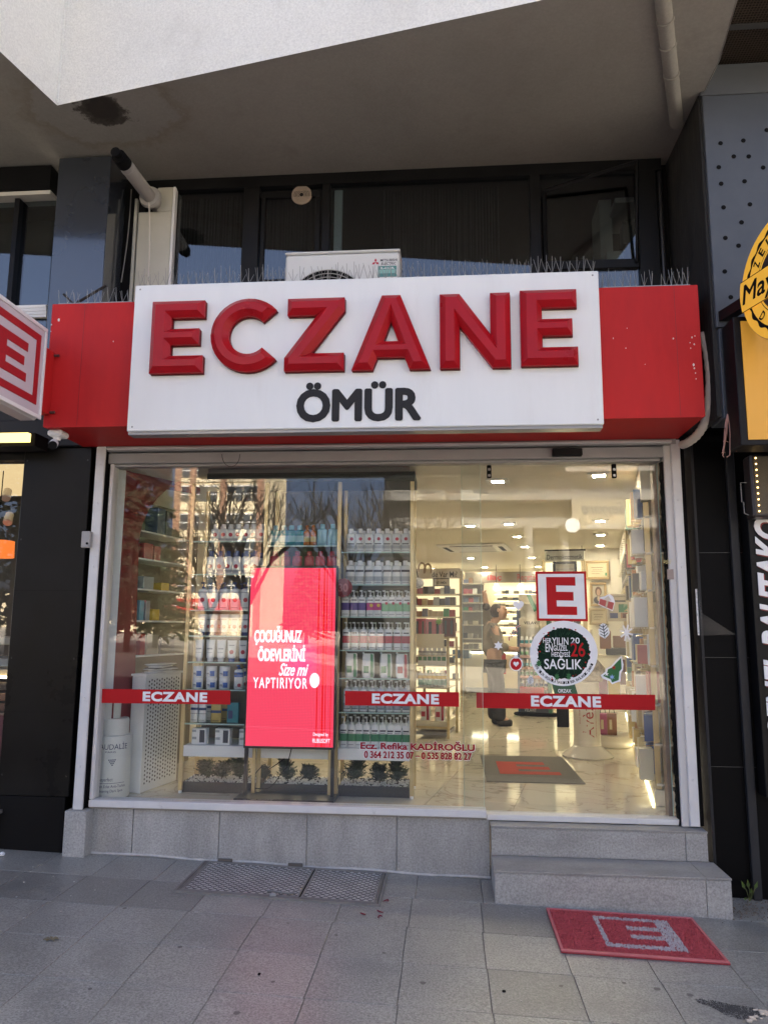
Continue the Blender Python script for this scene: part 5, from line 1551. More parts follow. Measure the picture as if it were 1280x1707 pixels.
def pouch(w, h, stripe, block):
    o = MB(); rings = []
    for t, ww, dd in ((0, .86, .30), (.12, .98, .26), (.5, 1, .18), (.82, .94, .08), (1, .86, .02)):
        rings.append([(w / 2 * ww * math.copysign(abs(math.cos(2 * math.pi * k / 16)) ** .7, math.cos(2 * math.pi * k / 16)), w * dd * math.sin(2 * math.pi * k / 16) / 1.2, h * t) for k in range(16)])
    o = O('product_pouch', MB().loft(rings), m_pw, local=True, smooth=True); WL[o.name] = Matrix.Identity(4)
    O('spout', MB().cyl((-w * .32, 0, h * .95), (-w * .44, 0, h * 1.05), w * .07, n=10), m_cap, o, local=True)
    O('label', MB().box(-w * .34, w * .06, -w * .272, -w * .262, h * .2, h * .48), block, o, local=True)
    O('stripe', MB().prism([(w * .18, h * .02), (w * .44, h * .02), (w * .40, h * .97), (w * .18, h * .99)], -w * .270, -w * .262), stripe, o, local=True)
    return o

class Stock:
    """first use places the template itself, later uses copy it with its parts"""
    def __init__(s, o): s.o = o; s.used = False
    def put(s, loc, label, cat, group, rz=0.0):
        if not s.used:
            s.used = True; s.o.location = loc; s.o.rotation_euler.z = rz
            o = s.o
        else:
            o = dup(s.o, loc, rz=rz)
        tag(o, label, cat, group)
        return o

# ------------------------------------------------------------------ display rack in the window
RKY = .36
rk = T('display_rack', 'brass framed display rack with glass shelves in the window', 'rack', (F(490, 1330, RKY).x, .5, ZF))
px_posts = [(320, 900), (444, 850), (566, 850), (687, 850)]
PX = [F(a, b, RKY).x for a, b in px_posts]
PX[0] = (F(320, 900, RKY).x + F(298, 1310, RKY).x) / 2
ZR = F(600, 803, RKY).z
for x in PX:
    for y in (RKY, .70):
        O('post', MB().box(x - .014, x + .014, y, y + .026, ZF + .018, ZR, .002), m_gold, rk)
        O('foot', MB().cyl((x, y + .013, ZF), (x, y + .013, ZF + .017), .012, n=10), m_wh, rk)
O('top_valance', MB().box(F(346, 795, RKY).x, PX[-1] + .02, RKY - .012, .74, ZR + .002, F(600, 787, RKY).z, .003), m_dkgreen, rk)
O('pelmet', MB().box(F(346, 780, RKY).x, PX[-1] - .02, RKY + .02, .74, F(600, 787, RKY).z + .003, ZC - .01), M('pelmet_grey', (.33, .33, .32), .6), rk)
zb0, zb1 = F(620, 1268, RKY).z, F(620, 1249, RKY).z
for i in range(3):
    O('base_board', MB().box(PX[i] + .016, PX[i + 1] - .016, RKY - .004, .72, zb0, zb1, .002), m_wh, rk)
for i in range(3):
    O('back_panel', MB().box(PX[i] + .016, PX[i + 1] - .016, .728, .736, zb1, ZR), M('added_dark_backing', (.13, .115, .09), .5), rk)  # added dark sheet behind the open rack, standing in for the dim interior
O('base_light_strip', MB().box(PX[0] + .02, PX[-1] - .02, .69, .70, zb0 - .012, zb0 - .002), EM('strip_warm', (1, .84, .58), 5), rk)
shelves = {0: [902, 957, 1017, 1060, 1104, 1150, 1207], 1: [909, 950, 1017, 1083, 1150, 1207], 2: [920, 974, 1028, 1084, 1131, 1188]}
ZSH = {}
for b in range(3):
    for i, py in enumerate(shelves[b]):
        z = F(620, py, RKY).z if b else F(380, py, RKY).z
        ZSH[b, i] = z
        o = O('glass_shelf', MB().box(PX[b] + .015, PX[b + 1] - .015, RKY + .003, .70, z - .008, z - .0005), m_shelfglass, rk)
        O('shelf_edge', MB().box(PX[b] + .016, PX[b + 1] - .016, RKY, RKY + .0028, z - .0085, z), m_edge, o)
    ZSH[b, 9] = zb1
bay = ['left', 'middle', 'right']
PY = .43
def row(b, shelf, stock, n, pxa, pxb, what, cat, depth2=True, gapz=.0008, jit=.003, y=PY):
    z = ZSH[b, shelf] + gapz
    zz = z
    py = 1000
    xa, xb = PX[b] + .016, PX[b + 1] - .016
    x0 = xa + (xb - xa) * pxa; x1 = xa + (xb - xa) * pxb
    sname = 'bottom board' if shelf == 9 else ORD[shelf] + ' shelf'
    for i in range(n):
        x = x0 + (x1 - x0) * (i + .5) / n + PR.uniform(-jit, jit)
        stock.put((x, y + PR.uniform(-.006, .006), z), what + ', ' + ORD[i] + ' on ' + sname + ', ' + bay[b] + ' bay', cat, what + 's on the ' + sname + ' of the ' + bay[b] + ' bay', PR.uniform(-.14, .14))
    if depth2:
        for i in range(n):
            x = x0 + (x1 - x0) * (i + .5) / n + PR.uniform(-jit, jit) + .012
            stock.put((x, y + .13 + PR.uniform(-.006, .006), z), 'rear ' + what + ', ' + ORD[i] + ' on ' + sname + ', ' + bay[b] + ' bay', cat, 'rear ' + what + 's on the ' + sname + ' of the ' + bay[b] + ' bay', PR.uniform(-.08, .08))
wR = (PX[3] - PX[2] - .03)
hz = lambda py0, py1: abs(F(620, py0, PY).z - F(620, py1, PY).z)
dotr = lambda z, r=.013, dx=.1: (z, r, m_lred, dx)
# right bay
row(2, 0, Stock(bottle(.0665, hz(880, 920), .6, [(.16, .30, m_lgrey)], 'flip', m_pcl, neck=.80, dot=dotr(.56, .0125), prints=[(.33, .38, 235, 300)])), 7, .06, 1, 'pearl flip-top bottle with red round sticker', 'bottle')
row(2, 1, Stock(bottle(.0665, hz(934, 974), .6, [(.15, .34, m_lgrey)], 'flip', m_pcl, neck=.80, prints=[(.52, .61, 215, 320)])), 7, .06, 1, 'pearl flip-top bottle with dark brand bar', 'bottle')
row(2, 2, Stock(bottle(.056, hz(984, 1028), .6, [(.24, .52, m_lviolet)], 'pump', prints=[(.60, .64, 240, 300)])), 3, .0, .36, 'white pump bottle with violet label', 'bottle')
row(2, 2, Stock(bottle(.056, hz(984, 1028), .6, [(.24, .52, m_lpink)], 'pump', dot=(.42, .012, m_lyel, .3), prints=[(.60, .64, 240, 300)])), 2, .36, .58, 'white pump bottle with pink label', 'bottle')
row(2, 2, Stock(bottle(.056, hz(984, 1028), .6, [(.20, .50, m_lgreen2)], 'pump', dot=(.50, .010, m_lred, .4), prints=[(.60, .64, 240, 300)])), 4, .58, 1, 'white pump bottle with pale green label', 'bottle')
row(2, 3, Stock(bottle(.0545, hz(1038, 1084), .6, [(.24, .50, m_lred)], 'pump', prints=[(.58, .63, 240, 300)])), 8, .02, 1, 'white pump bottle with crimson label', 'bottle')
pg = Stock(pouch(.088, hz(1091, 1131), m_lgreen, m_lgreen))
row(2, 4, pg, 3, .02, .78, 'white refill pouch with green stripe', 'pouch', False)
row(2, 4, Stock(pouch(.088, hz(1091, 1131), m_lred, m_lred)), 1, .76, 1, 'white refill pouch with red stripe', 'pouch', False)
row(2, 5, Stock(bottle(.0545, hz(1137, 1188), .6, [(.06, .26, m_lgrey)], 'pump', prints=[(.5, .55, 240, 300)])), 8, .04, 1, 'white pump bottle with pale grey label', 'bottle')
row(2, 9, Stock(bottle(.0545, hz(1197, 1248), .6, [(.20, .44, m_lgreen)], 'pump', prints=[(.52, .57, 235, 305), (.46, .48, 235, 290)])), 9, .0, 1, 'white pump bottle with dark green label', 'bottle')
# left bay
row(0, 0, Stock(bottle(.064, hz(872, 902), .6, [(.10, .2, m_lgrey)], 'flip', m_pcl, dot=dotr(.40, .015, 0))), 7, .22, 1, 'pale flip-top bottle with red round sticker', 'bottle')
row(0, 1, Stock(bottle(.064, hz(917, 957), .6, [(.10, .2, m_lgrey)], 'flip', m_pw, m_capd, neck=.76, dot=dotr(.34, .016, 0))), 6, .16, .92, 'white bottle with navy cap and red round sticker', 'bottle')
row(0, 2, Stock(bottle(.070, hz(970, 1017), .6, [(.62, .66, m_lgrey)], 'pump', m_pw, m_capd, neck=.76, dot=dotr(.36, .016, .1))), 6, .06, .98, 'white bottle with navy pump and red round sticker', 'bottle')
row(0, 3, Stock(tubepack(.066, hz(1024, 1060), m_pw, m_capd, [(.72, .78, m_lgrey)], dotr(.42, .014, .0))), 6, .06, 1, 'white tube with red round sticker', 'tube')
row(0, 4, Stock(tubepack(.066, hz(1067, 1104), m_pw, m_cap, [(.55, .62, m_lgrey), (.40, .42, m_lgrey)])), 3, .04, .5, 'plain white upright tube', 'tube', False)
row(0, 4, Stock(tubepack(.066, hz(1068, 1104), m_pw, m_lblue, [(.74, .79, m_lgrey)], dotr(.45, .015, .0))), 3, .5, .98, 'white tube with blue cap and red round sticker', 'tube', False)
def brand(o, body, w, h, z, y, mat=None):
    O('brand_print', tmesh(body, -w / 2, w / 2, z, z + h, y, depth=.0005), mat or m_lnavy, o, local=True, fix=False)
cj = jar(.074, hz(1131, 1150), m_pw, [(.12, .58, m_lblue, 268, 320), (.3, .42, m_lgrey, 225, 262)])
brand(cj, 'CeraVe', .042, .012, .016, -.0385)
sj = Stock(cj)
row(0, 5, sj, 3, .02, .58, 'white cream jar with blue corner label', 'jar', False)
zt_ = ZSH[0, 5] + hz(1131, 1150) + .001
for i in range(3):
    xa, xb = PX[0] + .016, PX[1] - .016
    sj.put((xa + (xb - xa) * (.02 + .56 * (i + .5) / 3), PY, zt_ + .0008), 'white cream jar stacked on top, ' + ORD[i] + ' on sixth shelf, left bay', 'jar', 'upper cream jars of the left bay')
row(0, 5, Stock(bottle(.066, hz(1110, 1150), .6, [(.50, .70, m_lblue)], 'pump', m_pw, m_lblue, neck=.82, dot=(.16, .013, m_lred, .2), prints=[(.60, .66, 215, 260)])), 2, .58, 1, 'white lotion bottle with blue pump and blue wedge', 'bottle')
row(0, 6, Stock(bottle(.0545, hz(1165, 1206), .62, [(.50, .60, m_lnavy), (.34, .37, m_lgrey)], 'wide', m_pw, m_cap, neck=.8)), 2, .02, .26, 'white slim bottle with navy band', 'bottle')
row(0, 6, Stock(bottle(.078, hz(1168, 1206), .5, [(.42, .54, m_lnavy)], 'flip', m_lamber, m_lamber, neck=.86)), 1, .27, .5, 'amber shower gel bottle with navy band', 'bottle')
row(0, 6, Stock(carton(.080, hz(1172, 1206), .04, m_lteal, [(.1, .5, .2, .6, m_lnavy)])), 1, .50, .75, 'teal folding carton with dark blue disc', 'carton', False)
row(0, 6, Stock(bottle(.072, hz(1158, 1206), .55, [(.1, .2, m_lcyan)], 'flip', m_lteal, m_lteal, neck=.72, dot=(.34, .022, m_lorange, 0))), 1, .76, 1, 'teal bottle with orange round badge', 'bottle')
row(0, 9, Stock(carton(.108, hz(1216, 1243), .05, m_pw, [(.55, .90, .12, .9, m_print), (.02, .3, .76, .9, m_lgrey), (.04, .34, .3, .46, m_lgrey)])), 3, .02, 1, 'white carton with dark ampoule picture', 'carton', False)
# middle bay, above the screen
row(1, 0, Stock(bottle(.072, hz(874, 909), .55, [(.2, .5, m_lcyan)], 'flip', m_lteal, m_lcyan, neck=.78)), 4, .02, .5, 'blue translucent bottle', 'bottle', False)
row(1, 0, Stock(bottle(.044, hz(874, 909), .8, [(.2, .45, m_lamber)], 'flip', m_lorange, m_lorange, neck=.74)), 2, .5, .68, 'amber orange slim bottle', 'bottle', False)
row(1, 0, Stock(bottle(.072, hz(872, 909), .55, [(.2, .5, m_lcyan)], 'flip', m_lcyan, m_lcyan, neck=.78)), 2, .69, 1, 'pale cyan bottle', 'bottle', False)
row(1, 1, Stock(bottle(.070, hz(918, 950), .6, [(.2, .55, m_lred)], 'flip', m_lcrim, m_lcrim, neck=.76)), 6, .0, 1, 'crimson bottle', 'bottle', False)
# red 30 disc between the bays
q = F(572, 980, RKY - .02)
d30 = O('price_disc', MB().cyl((q.x, RKY - .02, q.z), (q.x, RKY - .022, q.z), .066, n=36), C('disc_maroon', .20, .012, .03), label='dark red round discount disc at the edge of the screen', cat='price disc')
O('numerals', tmesh('30', q.x - .035, q.x + .035, q.z - .028, q.z + .03, RKY - .0222, depth=.0006, bold=.03), C('disc_print', .42, .12, .14), d30, fix=False)

# ------------------------------------------------------------------ planters under the rack
m_trough = C('trough_black', .022, .022, .024, .5)
m_stone = M('white_pebble', (.72, .70, .66), .7, rand=.1)
for k, (a, b, nm) in enumerate(((0, 1, 'left'), (1, 2, 'middle'), (2, 3, 'right'))):
    x0, x1 = PX[a] + (.018 if a else .005), PX[b] - .018
    tr = T('planter_trough', 'black planter trough with white pebbles under the ' + nm + ' rack bay', 'planter', ((x0 + x1) / 2, .5, ZF), group='planter troughs under the rack')
    mb = MB()
    zt2 = F(620, 1313, RKY).z
    mb.box(x0, x1, RKY + .03, RKY + .042, ZF + .001, zt2).box(x0, x1, .66, .672, ZF + .001, zt2).box(x0, x0 + .012, RKY + .0425, .6595, ZF + .001, zt2).box(x1 - .012, x1, RKY + .0425, .6595, ZF + .001, zt2)
    O('trough', mb, m_trough, tr)
    O('soil', MB().box(x0 + .0125, x1 - .0125, RKY + .0425, .6595, ZF + .002, zt2 - .012), m_blackm, tr)
    pb_ = MB(); rq = random.Random(5 + k)
    for i in range(520):
        x, y = rq.uniform(x0 + .014, x1 - .014), rq.uniform(RKY + .044, .655); s_ = rq.uniform(.005, .011); z = zt2 - .012 + rq.uniform(0, .018)
        w = rq.uniform(0, 3)
        pts = [(x + s_ * math.cos(w + i_ * 2.09), y + s_ * math.sin(w + i_ * 2.09), z) for i_ in range(3)]
        pb_.add(pts + [(x, y, z + s_ * .9), (x, y, z - s_ * .6)], [(0, 1, 3), (1, 2, 3), (2, 0, 3), (1, 0, 4), (2, 1, 4), (0, 2, 4)])
    O('pebbles', pb_, m_stone, tr, kind='stuff', fix=False)
m_con = C('conifer_green', .020, .034, .015, .8)
m_con2 = C('conifer_green_light', .030, .050, .02, .8)
cons = []
nameP = ['leftmost', 'second', 'third', 'fourth', 'fifth', 'sixth', 'seventh', 'eighth', 'rightmost']
xsP = [F(p, 1290, .48).x for p in (338, 372, 405, 436, 478, 515, 590, 634, 668)]
for i, x in enumerate(xsP):
    rq = random.Random(40 + i); big = rq.uniform(.62, 1.3); x += rq.uniform(-.03, .03)
    sp = T('dwarf_conifer', 'small dark green conifer in the black trough under the rack, ' + nameP[i] + ' of nine', 'plant', (x, .5, F(620, 1311, RKY).z - .01), group='dwarf conifers under the rack')
    z0 = sp.location.z
    hgt = rq.uniform(.13, .18) * big; lean = rq.uniform(-.25, .25)
    O('stem', MB().cyl((x, .5, z0), (x, .5, z0 + hgt * .6), .005, .002, n=6), C('conifer_stem', .06, .04, .03, .8), sp)
    fo = MB()
    for j in range(170):
        a = rq.uniform(0, 6.28); tz = rq.random(); ln2 = rq.uniform(.05, .105) * big * (1.1 - .5 * tz)
        b0_ = Vector((x + lean * tz * hgt, .5, z0 + .01 + tz * hgt * .75))
        dr2 = Vector((math.cos(a), math.sin(a) * .9, rq.uniform(.3, 1.1))).normalized()
        tip = b0_ + dr2 * ln2
        for q in range(7):
            c = b0_.lerp(tip, .2 + .8 * q / 6)
            sd = Vector((rq.uniform(-1, 1), rq.uniform(-1, 1), rq.uniform(-.2, 1))).normalized() * rq.uniform(.014, .024)
            wv = dr2.cross(sd).normalized() * .0034
            fo.add([c - wv * 1.5, c + wv * 1.5, c + sd * 1.25], [(0, 1, 2)])
    O('foliage', fo, m_con if i % 2 else m_con2, sp, fix=False)

# ------------------------------------------------------------------ LED screen totem
TY = .24
tx0, tx1 = F(410.5, 1100, TY).x, F(560, 1100, TY).x
tz0, tz1 = F(485, 1249, TY).z, F(485, 943, TY).z
to = T('screen_totem', 'upright LED advertising screen glowing pink red in the window', 'screen', ((tx0 + tx1) / 2, TY, ZF))
m_frm = C('totem_frame', .022, .018, .018, .4)
O('housing', MB().box(tx0, tx1, TY, TY + .06, tz0, tz1, .003), m_frm, to)
for x in (tx0 + .006, tx1 - .026):
    O('leg', MB().box(x, x + .020, TY + .012, TY + .05, ZF + .023, tz0 - .0005), m_frm, to)
for px in (424, 550):
    x = F(px, 1290, TY + .1).x
    O('rear_leg', MB().box(x - .011, x + .011, TY + .07, TY + .09, ZF + .023, tz1 - .3), m_gold, to)
bp = O('base_plate', MB().box(F(393, 1330, .2).x, F(558, 1330, .2).x, TY - .10, TY + .15, ZF + .001, ZF + .0225, .003), C('base_graphite', .035, .033, .032, .35), to)
bt = tmesh('RUBUSOFT', 0, .20, 0, .03, 0, depth=0, bold=.01, shear=.1)
q = G(405, 1333.5, ZF + .0232)
O('base_lettering', bt.xf(lambda v: Vector((q.x + v.x, q.y - .004 + v.z * .8, ZF + .0232))), C('base_print', .35, .35, .35), bp, fix=False)
# the screen surface: a grid of LEDs showing a red picture
sm_ = bpy.data.materials.new('led_picture'); t = nt(sm_); nn = t.nodes; ll = t.links
nn.remove(nn['Principled BSDF'])
em = nn.new('ShaderNodeEmission'); tc = nn.new('ShaderNodeTexCoord'); sx = nn.new('ShaderNodeSeparateXYZ')
ll.new(tc.outputs['Generated'], sx.inputs[0])
def mnode(op, a, b=None, c=None):
    x = nn.new('ShaderNodeMath'); x.operation = op
    for i, q_ in enumerate((a, b, c)):
        if q_ is None: continue
        if isinstance(q_, (int, float)): x.inputs[i].default_value = q_
        else: ll.new(q_, x.inputs[i])
    return x.outputs[0]
gx = mnode('PINGPONG', mnode('MULTIPLY', sx.outputs[0], 58.0), .5)
gzz = mnode('PINGPONG', mnode('MULTIPLY', sx.outputs[2], 118.0), .5)
dotm = mnode('MULTIPLY', mnode('GREATER_THAN', gx, .10), mnode('GREATER_THAN', gzz, .11))
grid = mnode('MULTIPLY_ADD', dotm, .46, .54)
stripe = nn.new('ShaderNodeTexNoise'); stripe.noise_dimensions = '1D'; stripe.inputs['Scale'].default_value = 34; stripe.inputs['Detail'].default_value = 3
ll.new(sx.outputs[0], stripe.inputs['W'])
smask = mnode('MULTIPLY', mnode('GREATER_THAN', stripe.outputs[0], .54), mnode('GREATER_THAN', sx.outputs[0], .80))
mixc = nn.new('ShaderNodeMix'); mixc.data_type = 'RGBA'
mixc.inputs[6].default_value = (.84, .055, .115, 1); mixc.inputs[7].default_value = (.78, .006, .012, 1)
ll.new(smask, mixc.inputs[0])
# magenta cast behind the words
dx_ = mnode('SUBTRACT', sx.outputs[0], .62); dz_ = mnode('SUBTRACT', sx.outputs[2], .46)
rr2 = mnode('ADD', mnode('MULTIPLY', mnode('MULTIPLY', dx_, dx_), 9.0), mnode('MULTIPLY', mnode('MULTIPLY', dz_, dz_), 22.0))
mg = nn.new('ShaderNodeMix'); mg.data_type = 'RGBA'; ll.new(mnode('MAXIMUM', mnode('SUBTRACT', .55, rr2), 0.0), mg.inputs[0])
ll.new(mixc.outputs[2], mg.inputs[6]); mg.inputs[7].default_value = (.85, .05, .34, 1)
mul_ = nn.new('ShaderNodeMix'); mul_.data_type = 'RGBA'; mul_.blend_type = 'MULTIPLY'; mul_.inputs[0].default_value = 1
ll.new(mg.outputs[2], mul_.inputs[6]); ll.new(grid, mul_.inputs[7])
ll.new(mul_.outputs[2], em.inputs[0]); em.inputs[1].default_value = .225
ll.new(em.outputs[0], nn['Material Output'].inputs[0])
scr = O('screen', MB().box(F(419 - 6, 1100, TY).x + .004, F(557.5, 1100, TY).x, TY - .004, TY - .0005, F(485, 1245, TY).z, F(485, 947, TY).z), sm_, to)
m_stx = EM('screen_white', (.86, .80, .95), .52)
for s_, a, b, c, d, kw in (('ÇOCUĞUNUZ', 424, 1044, 503, 1076, dict(bold=.03)), ('ÖDEVLERİNİ', 430, 1075, 509, 1103, dict(bold=.03)), ('Size mi', 465, 1106, 514, 1127, dict(bold=.015, shear=.4)), ('YAPTIRIYOR', 422, 1130, 512, 1148, dict(bold=.01, spacing=1.25)), ('Designed by', 522, 1222, 547, 1229, dict()), ('RUBUSOFT', 521, 1232, 550, 1239, dict())):
    ptext('screen_lettering', s_, a, b, c, d, TY - .0042, m_stx, scr, thick=.0006, extrude=0, fat=.0008 if b < 1140 else .0003, **kw)
q = F(524.5, 1134.5, TY)
O('white_ball', MB().prism([(q.x + .034 * math.cos(2 * math.pi * i / 28), q.z + .05 * math.sin(2 * math.pi * i / 28)) for i in range(28)], TY - .0045, TY - .0055), m_stx, scr)
# cables behind the totem
O('coiled_cable', MB().tube([F(484 - 66 * (1 - math.cos(R(a))) / 2 * 1.0, 1248 + a / 180 * 66 - (14 if a > 100 else 0) * math.sin(R(a)), TY + .12) for a in range(0, 181, 12)] + [F(430 + 40 * k / 8, 1314 - 26 * k / 8 + 12 * math.sin(math.pi * k / 8), TY + .12) for k in range(1, 9)] + [F(478, 1280, TY + .12), F(486, 1248, TY + .1)], .0035, 6), m_blackm, label='black cable looping below the LED screen', cat='cable')

# ------------------------------------------------------------------ white perforated cabinet, papers, giant bottle
cbz = FI(240, 1128, -.22)[1]
cu0, cu1, cv0, cv1 = -2.235, -2.125, -.20, .27
cab = T('perforated_cabinet', 'white metal cabinet with perforated side at the left of the window', 'cabinet', I(cu1, 0, ZF))
tu = lambda v: I(v.x, v.y, v.z)
O('body', MB().box(cu0, cu1, cv0, cv1, ZF + .002, cbz, .004).xf(tu), m_wh, cab)
O('top_board', MB().box(cu0 - .008, cu1 + .008, cv0 - .008, cv1 + .01, cbz + .001, cbz + .016, .003).xf(tu), m_wh, cab)
O('front_post', MB().box(cu1 - .02, cu1 + .004, cv0 - .006, cv0 - .001, ZF + .002, cbz).xf(tu), m_wh, cab)
ho = MB()
for i in range(13):
    for j in range(26):
        v = cv0 + .045 + i * (cv1 - cv0 - .08) / 12; z = ZF + .06 + j * (cbz - ZF - .1) / 25 + (.010 if i % 2 else 0)
        c = [(v + .0075 * math.cos(w * math.pi / 4), z + .0075 * math.sin(w * math.pi / 4)) for w in range(8)]
        ho.add([I(cu1 + .0008, a, b) for a, b in c], [tuple(range(8))])
O('perforations', ho, m_blackm, cab, kind='stuff', fix=False)
pp = T('paper_pile', 'loose pile of white papers and leaflets on the perforated cabinet', 'papers', I((cu0 + cu1) / 2, 0, cbz + .017))
for k in range(7):
    a = PR.uniform(-.3, .3); z = cbz + .018 + k * .009
    O('sheet', MB().box(-.05, .05, -.13, .13, 0, .008 if k % 2 else .006).xf(lambda v: I((cu0 + cu1) / 2 + .012 + v.x * math.cos(a) - v.y * math.sin(a), .05 + v.x * math.sin(a) + v.y * math.cos(a), z + v.z)), (m_pw, m_lgrey, m_pw, m_print, m_pw, m_lgrey, m_pw)[k], pp)
gb = T('giant_bottle', 'oversized white cosmetic bottle display at the lower left of the window', 'display bottle', G(182, 1331, ZF))
gp = G(182, 1331, ZF); gp.y = .20
gr_ = (F(214, 1290, .2).x - F(152, 1290, .2).x) / 2 * .97
gcx = (F(214, 1290, .2).x + F(152, 1290, .2).x) / 2
zz = lambda py: F(180, py, .2).z
m_gb = M('bottle_white', (.74, .74, .70), .4)
O('body', MB().lathe([(gr_ * .96, ZF + .001), (gr_, ZF + .015), (gr_, zz(1230)), (gr_ * .97, zz(1225)), (gr_ * .8, zz(1224))], (gcx, .20 + .02), 36), m_gb, gb, smooth=True)
O('collar', MB().lathe([(gr_ * .80, zz(1224) + .001), (gr_ * .80, zz(1200)), (gr_ * .76, zz(1197))], (gcx, .22), 32), m_gb, gb, smooth=True)
O('pump_head', MB().lathe([(gr_ * .36, zz(1197) + .001), (gr_ * .36, zz(1162))], (gcx - .005, .22), 20), m_gb, gb, smooth=True)
def cyltext(body, px0, py0, px1, py1, mat, nm, **kw):
    Yf = .22 - gr_
    a, b = F(px0, py0, Yf).x, F(px1, py0, Yf).x; t_, u_ = F(px0, py0, Yf).z, F(px0, py1, Yf).z
    m = tmesh(body, a, b, u_, t_, 0, **kw)
    def f(v):
        w = max(-1.3, min(1.3, (v.x - gcx) / gr_))
        return Vector((gcx + (gr_ + .001) * math.sin(w), .22 - (gr_ + .001) * math.cos(w), v.z))
    O(nm, m.xf(f), mat, gb, fix=False)
m_navy = C('print_navy', .02, .03, .10, .5)
cyltext('CAUDALİE', 160, 1238, 212, 1250, m_navy, 'brand_lettering')
cyltext('PARIS', 176, 1253, 192, 1256, m_navy, 'brand_lettering')
cyltext('Vinoperfect', 160, 1297, 187, 1305, m_navy, 'lettering')
cyltext('__________', 159, 1306.2, 206, 1306.9, m_navy, 'rule')
cyltext('Serum Éclat Anti-Taches', 158, 1308, 208, 1314, m_navy, 'lettering')
cyltext('Brightening Dark Spot', 158, 1317, 203, 1323, m_navy, 'lettering')
cyltext('Serum', 158, 1325, 170, 1330, m_navy, 'lettering')
gm_ = MB()
for r_, cnt in ((0, 4), (1, 3), (2, 2), (3, 1)):
    for i in range(cnt):
        p = F(186 + (i - (cnt - 1) / 2) * 3.1, 1268 + r_ * 2.9, .22 - gr_)
        w = (p.x - gcx) / gr_
        gm_.cyl((gcx + gr_ * math.sin(w), .22 - gr_ * math.cos(w), p.z), (gcx + (gr_ + .002) * math.sin(w), .22 - (gr_ + .002) * math.cos(w), p.z), .0048, n=8)
O('grape_emblem', gm_, m_navy, gb)

# niche contents
def nbox(py_shelf, px0, px1, h_py, mat, label, du_=-.06, nm='niche_box'):
    z = nz_[(893, 937, 985, 1035, 1090).index(py_shelf)]
    va, vb = FU(px0, 1000, RU - .06)[0], FU(px1, 1000, RU - .06)[0]
    h_ = h_py / 1255 * 5.4
    O(nm, MB().box(RU - .14, RU - .03, va, vb - .006, z + .001, z + h_, .002).xf(tu), mat, label=label, cat='box')
nbox(893, 250, 264, 48, m_lnavy, 'tall dark blue printed carton on the top niche shelf')
nbox(893, 265, 276, 46, m_print, 'tall dark carton beside blue one on the top niche shelf')
nbox(937, 230, 246, 28, m_lcrim, 'red bottle set at the left of second niche shelf')
nbox(937, 247, 259, 26, m_lcrim, 'red bottle set at the right of second niche shelf')
nbox(985, 232, 250, 22, m_lgrey, 'grey boxes on the third niche shelf')
nbox(985, 262, 276, 14, m_lyel, 'low yellow box on the third niche shelf')
nbox(1035, 228, 236, 34, m_lcyan, 'slim pale blue carton on the fourth niche shelf')
nbox(1035, 238, 246, 34, m_lgrey, 'slim grey carton on the fourth niche shelf')
nbox(1035, 250, 262, 20, m_lyel, 'yellow small box on the fourth niche shelf')
nbox(1090, 232, 241, 36, m_lcrim, 'dark red carton with white disc on the lowest niche shelf')
nbox(1090, 243, 263, 34, C('beige_carton', .42, .36, .28), 'beige printed carton on the lowest niche shelf')
nbox(1090, 266, 290, 30, C('brown_basket', .16, .12, .09), 'brown basket on the lowest niche shelf')

# ================================================================== deeper in the shop
tl = lambda v: I(v.x, v.y, v.z)
# floor mat inside
im = T('inner_mat', 'grey floor mat with red E just inside the glass door', 'mat', (.65, 1.6, ZF))
O('mat', MB().box(.28, 1.01, 1.0, 2.18, ZF + .001, ZF + .008, .002), M('mat_grey', (.14, .13, .11), .9, var=.15, vscale=40, bump=.4, bscale=300), im)
m_me = C('mat_red', .42, .05, .03, .9)
for (a, b, c, d) in ((.40, .56, 1.30, 1.86), (.561, .88, 1.30, 1.42), (.561, .82, 1.52, 1.64), (.561, .80, 1.74, 1.86)):
    O('emblem_bar', MB().box(a, b, c, d, ZF + .0082, ZF + .0092), m_me, im)

# slim gondola stand
gn = T('gondola_stand', 'brass framed gondola stand holding sun care behind the window', 'gondola', I(-.78, 3.2, ZF))
gu0, gu1, gv0, gv1 = -.97, -.60, 3.05, 3.55
gt = FI(720, 1062, gv0)[1]
for u in (gu0, gu1):
    for v in (gv0, gv1):
        O('post', MB().box(u - .013, u + .013, v - .013, v + .013, ZF + .002, gt).xf(tl), m_gold, gn)
for v in (gv0, gv1):
    for z in (gt - .02, ZF + .1):
        O('rail', MB().box(gu0 + .0135, gu1 - .0135, v - .01, v + .01, z, z + .02).xf(tl), m_gold, gn)
gs = [FI(720, py, gv0)[1] for py in (1093, 1110, 1147, 1203)]
m_gsh = C('gondola_cream', .72, .66, .52, .5)
for i, z in enumerate(gs):
    O('shelf', MB().box(gu0 + .015, gu1 - .015, gv0 + .02, gv1 - .02, z - (.012 if i < 3 else .085), z).xf(tl), m_gsh, gn)
O('header_panel', MB().box(gu0 + .03, gu1 - .04, gv0 - .02, gv0 - .005, FI(720, 1080, gv0)[1], FI(720, 1060, gv0)[1] + .02).xf(tl), m_gsh, gn)
O('base_tray', MB().box(gu0 + .02, gu1 - .02, gv0 + .02, gv1 - .02, ZF + .03, ZF + .06).xf(tl), m_alug, gn)
def grow(z, n, stock, what, cat, v=gv0 + .07):
    for i in range(n):
        u = gu0 + .03 + (gu1 - gu0 - .06) * (i + .5) / n
        p = I(u, v, z + .001)
        stock.put(p, what + ', ' + ORD[i] + ' from left on the gondola stand', cat, what + 's on the gondola', -SKEW)
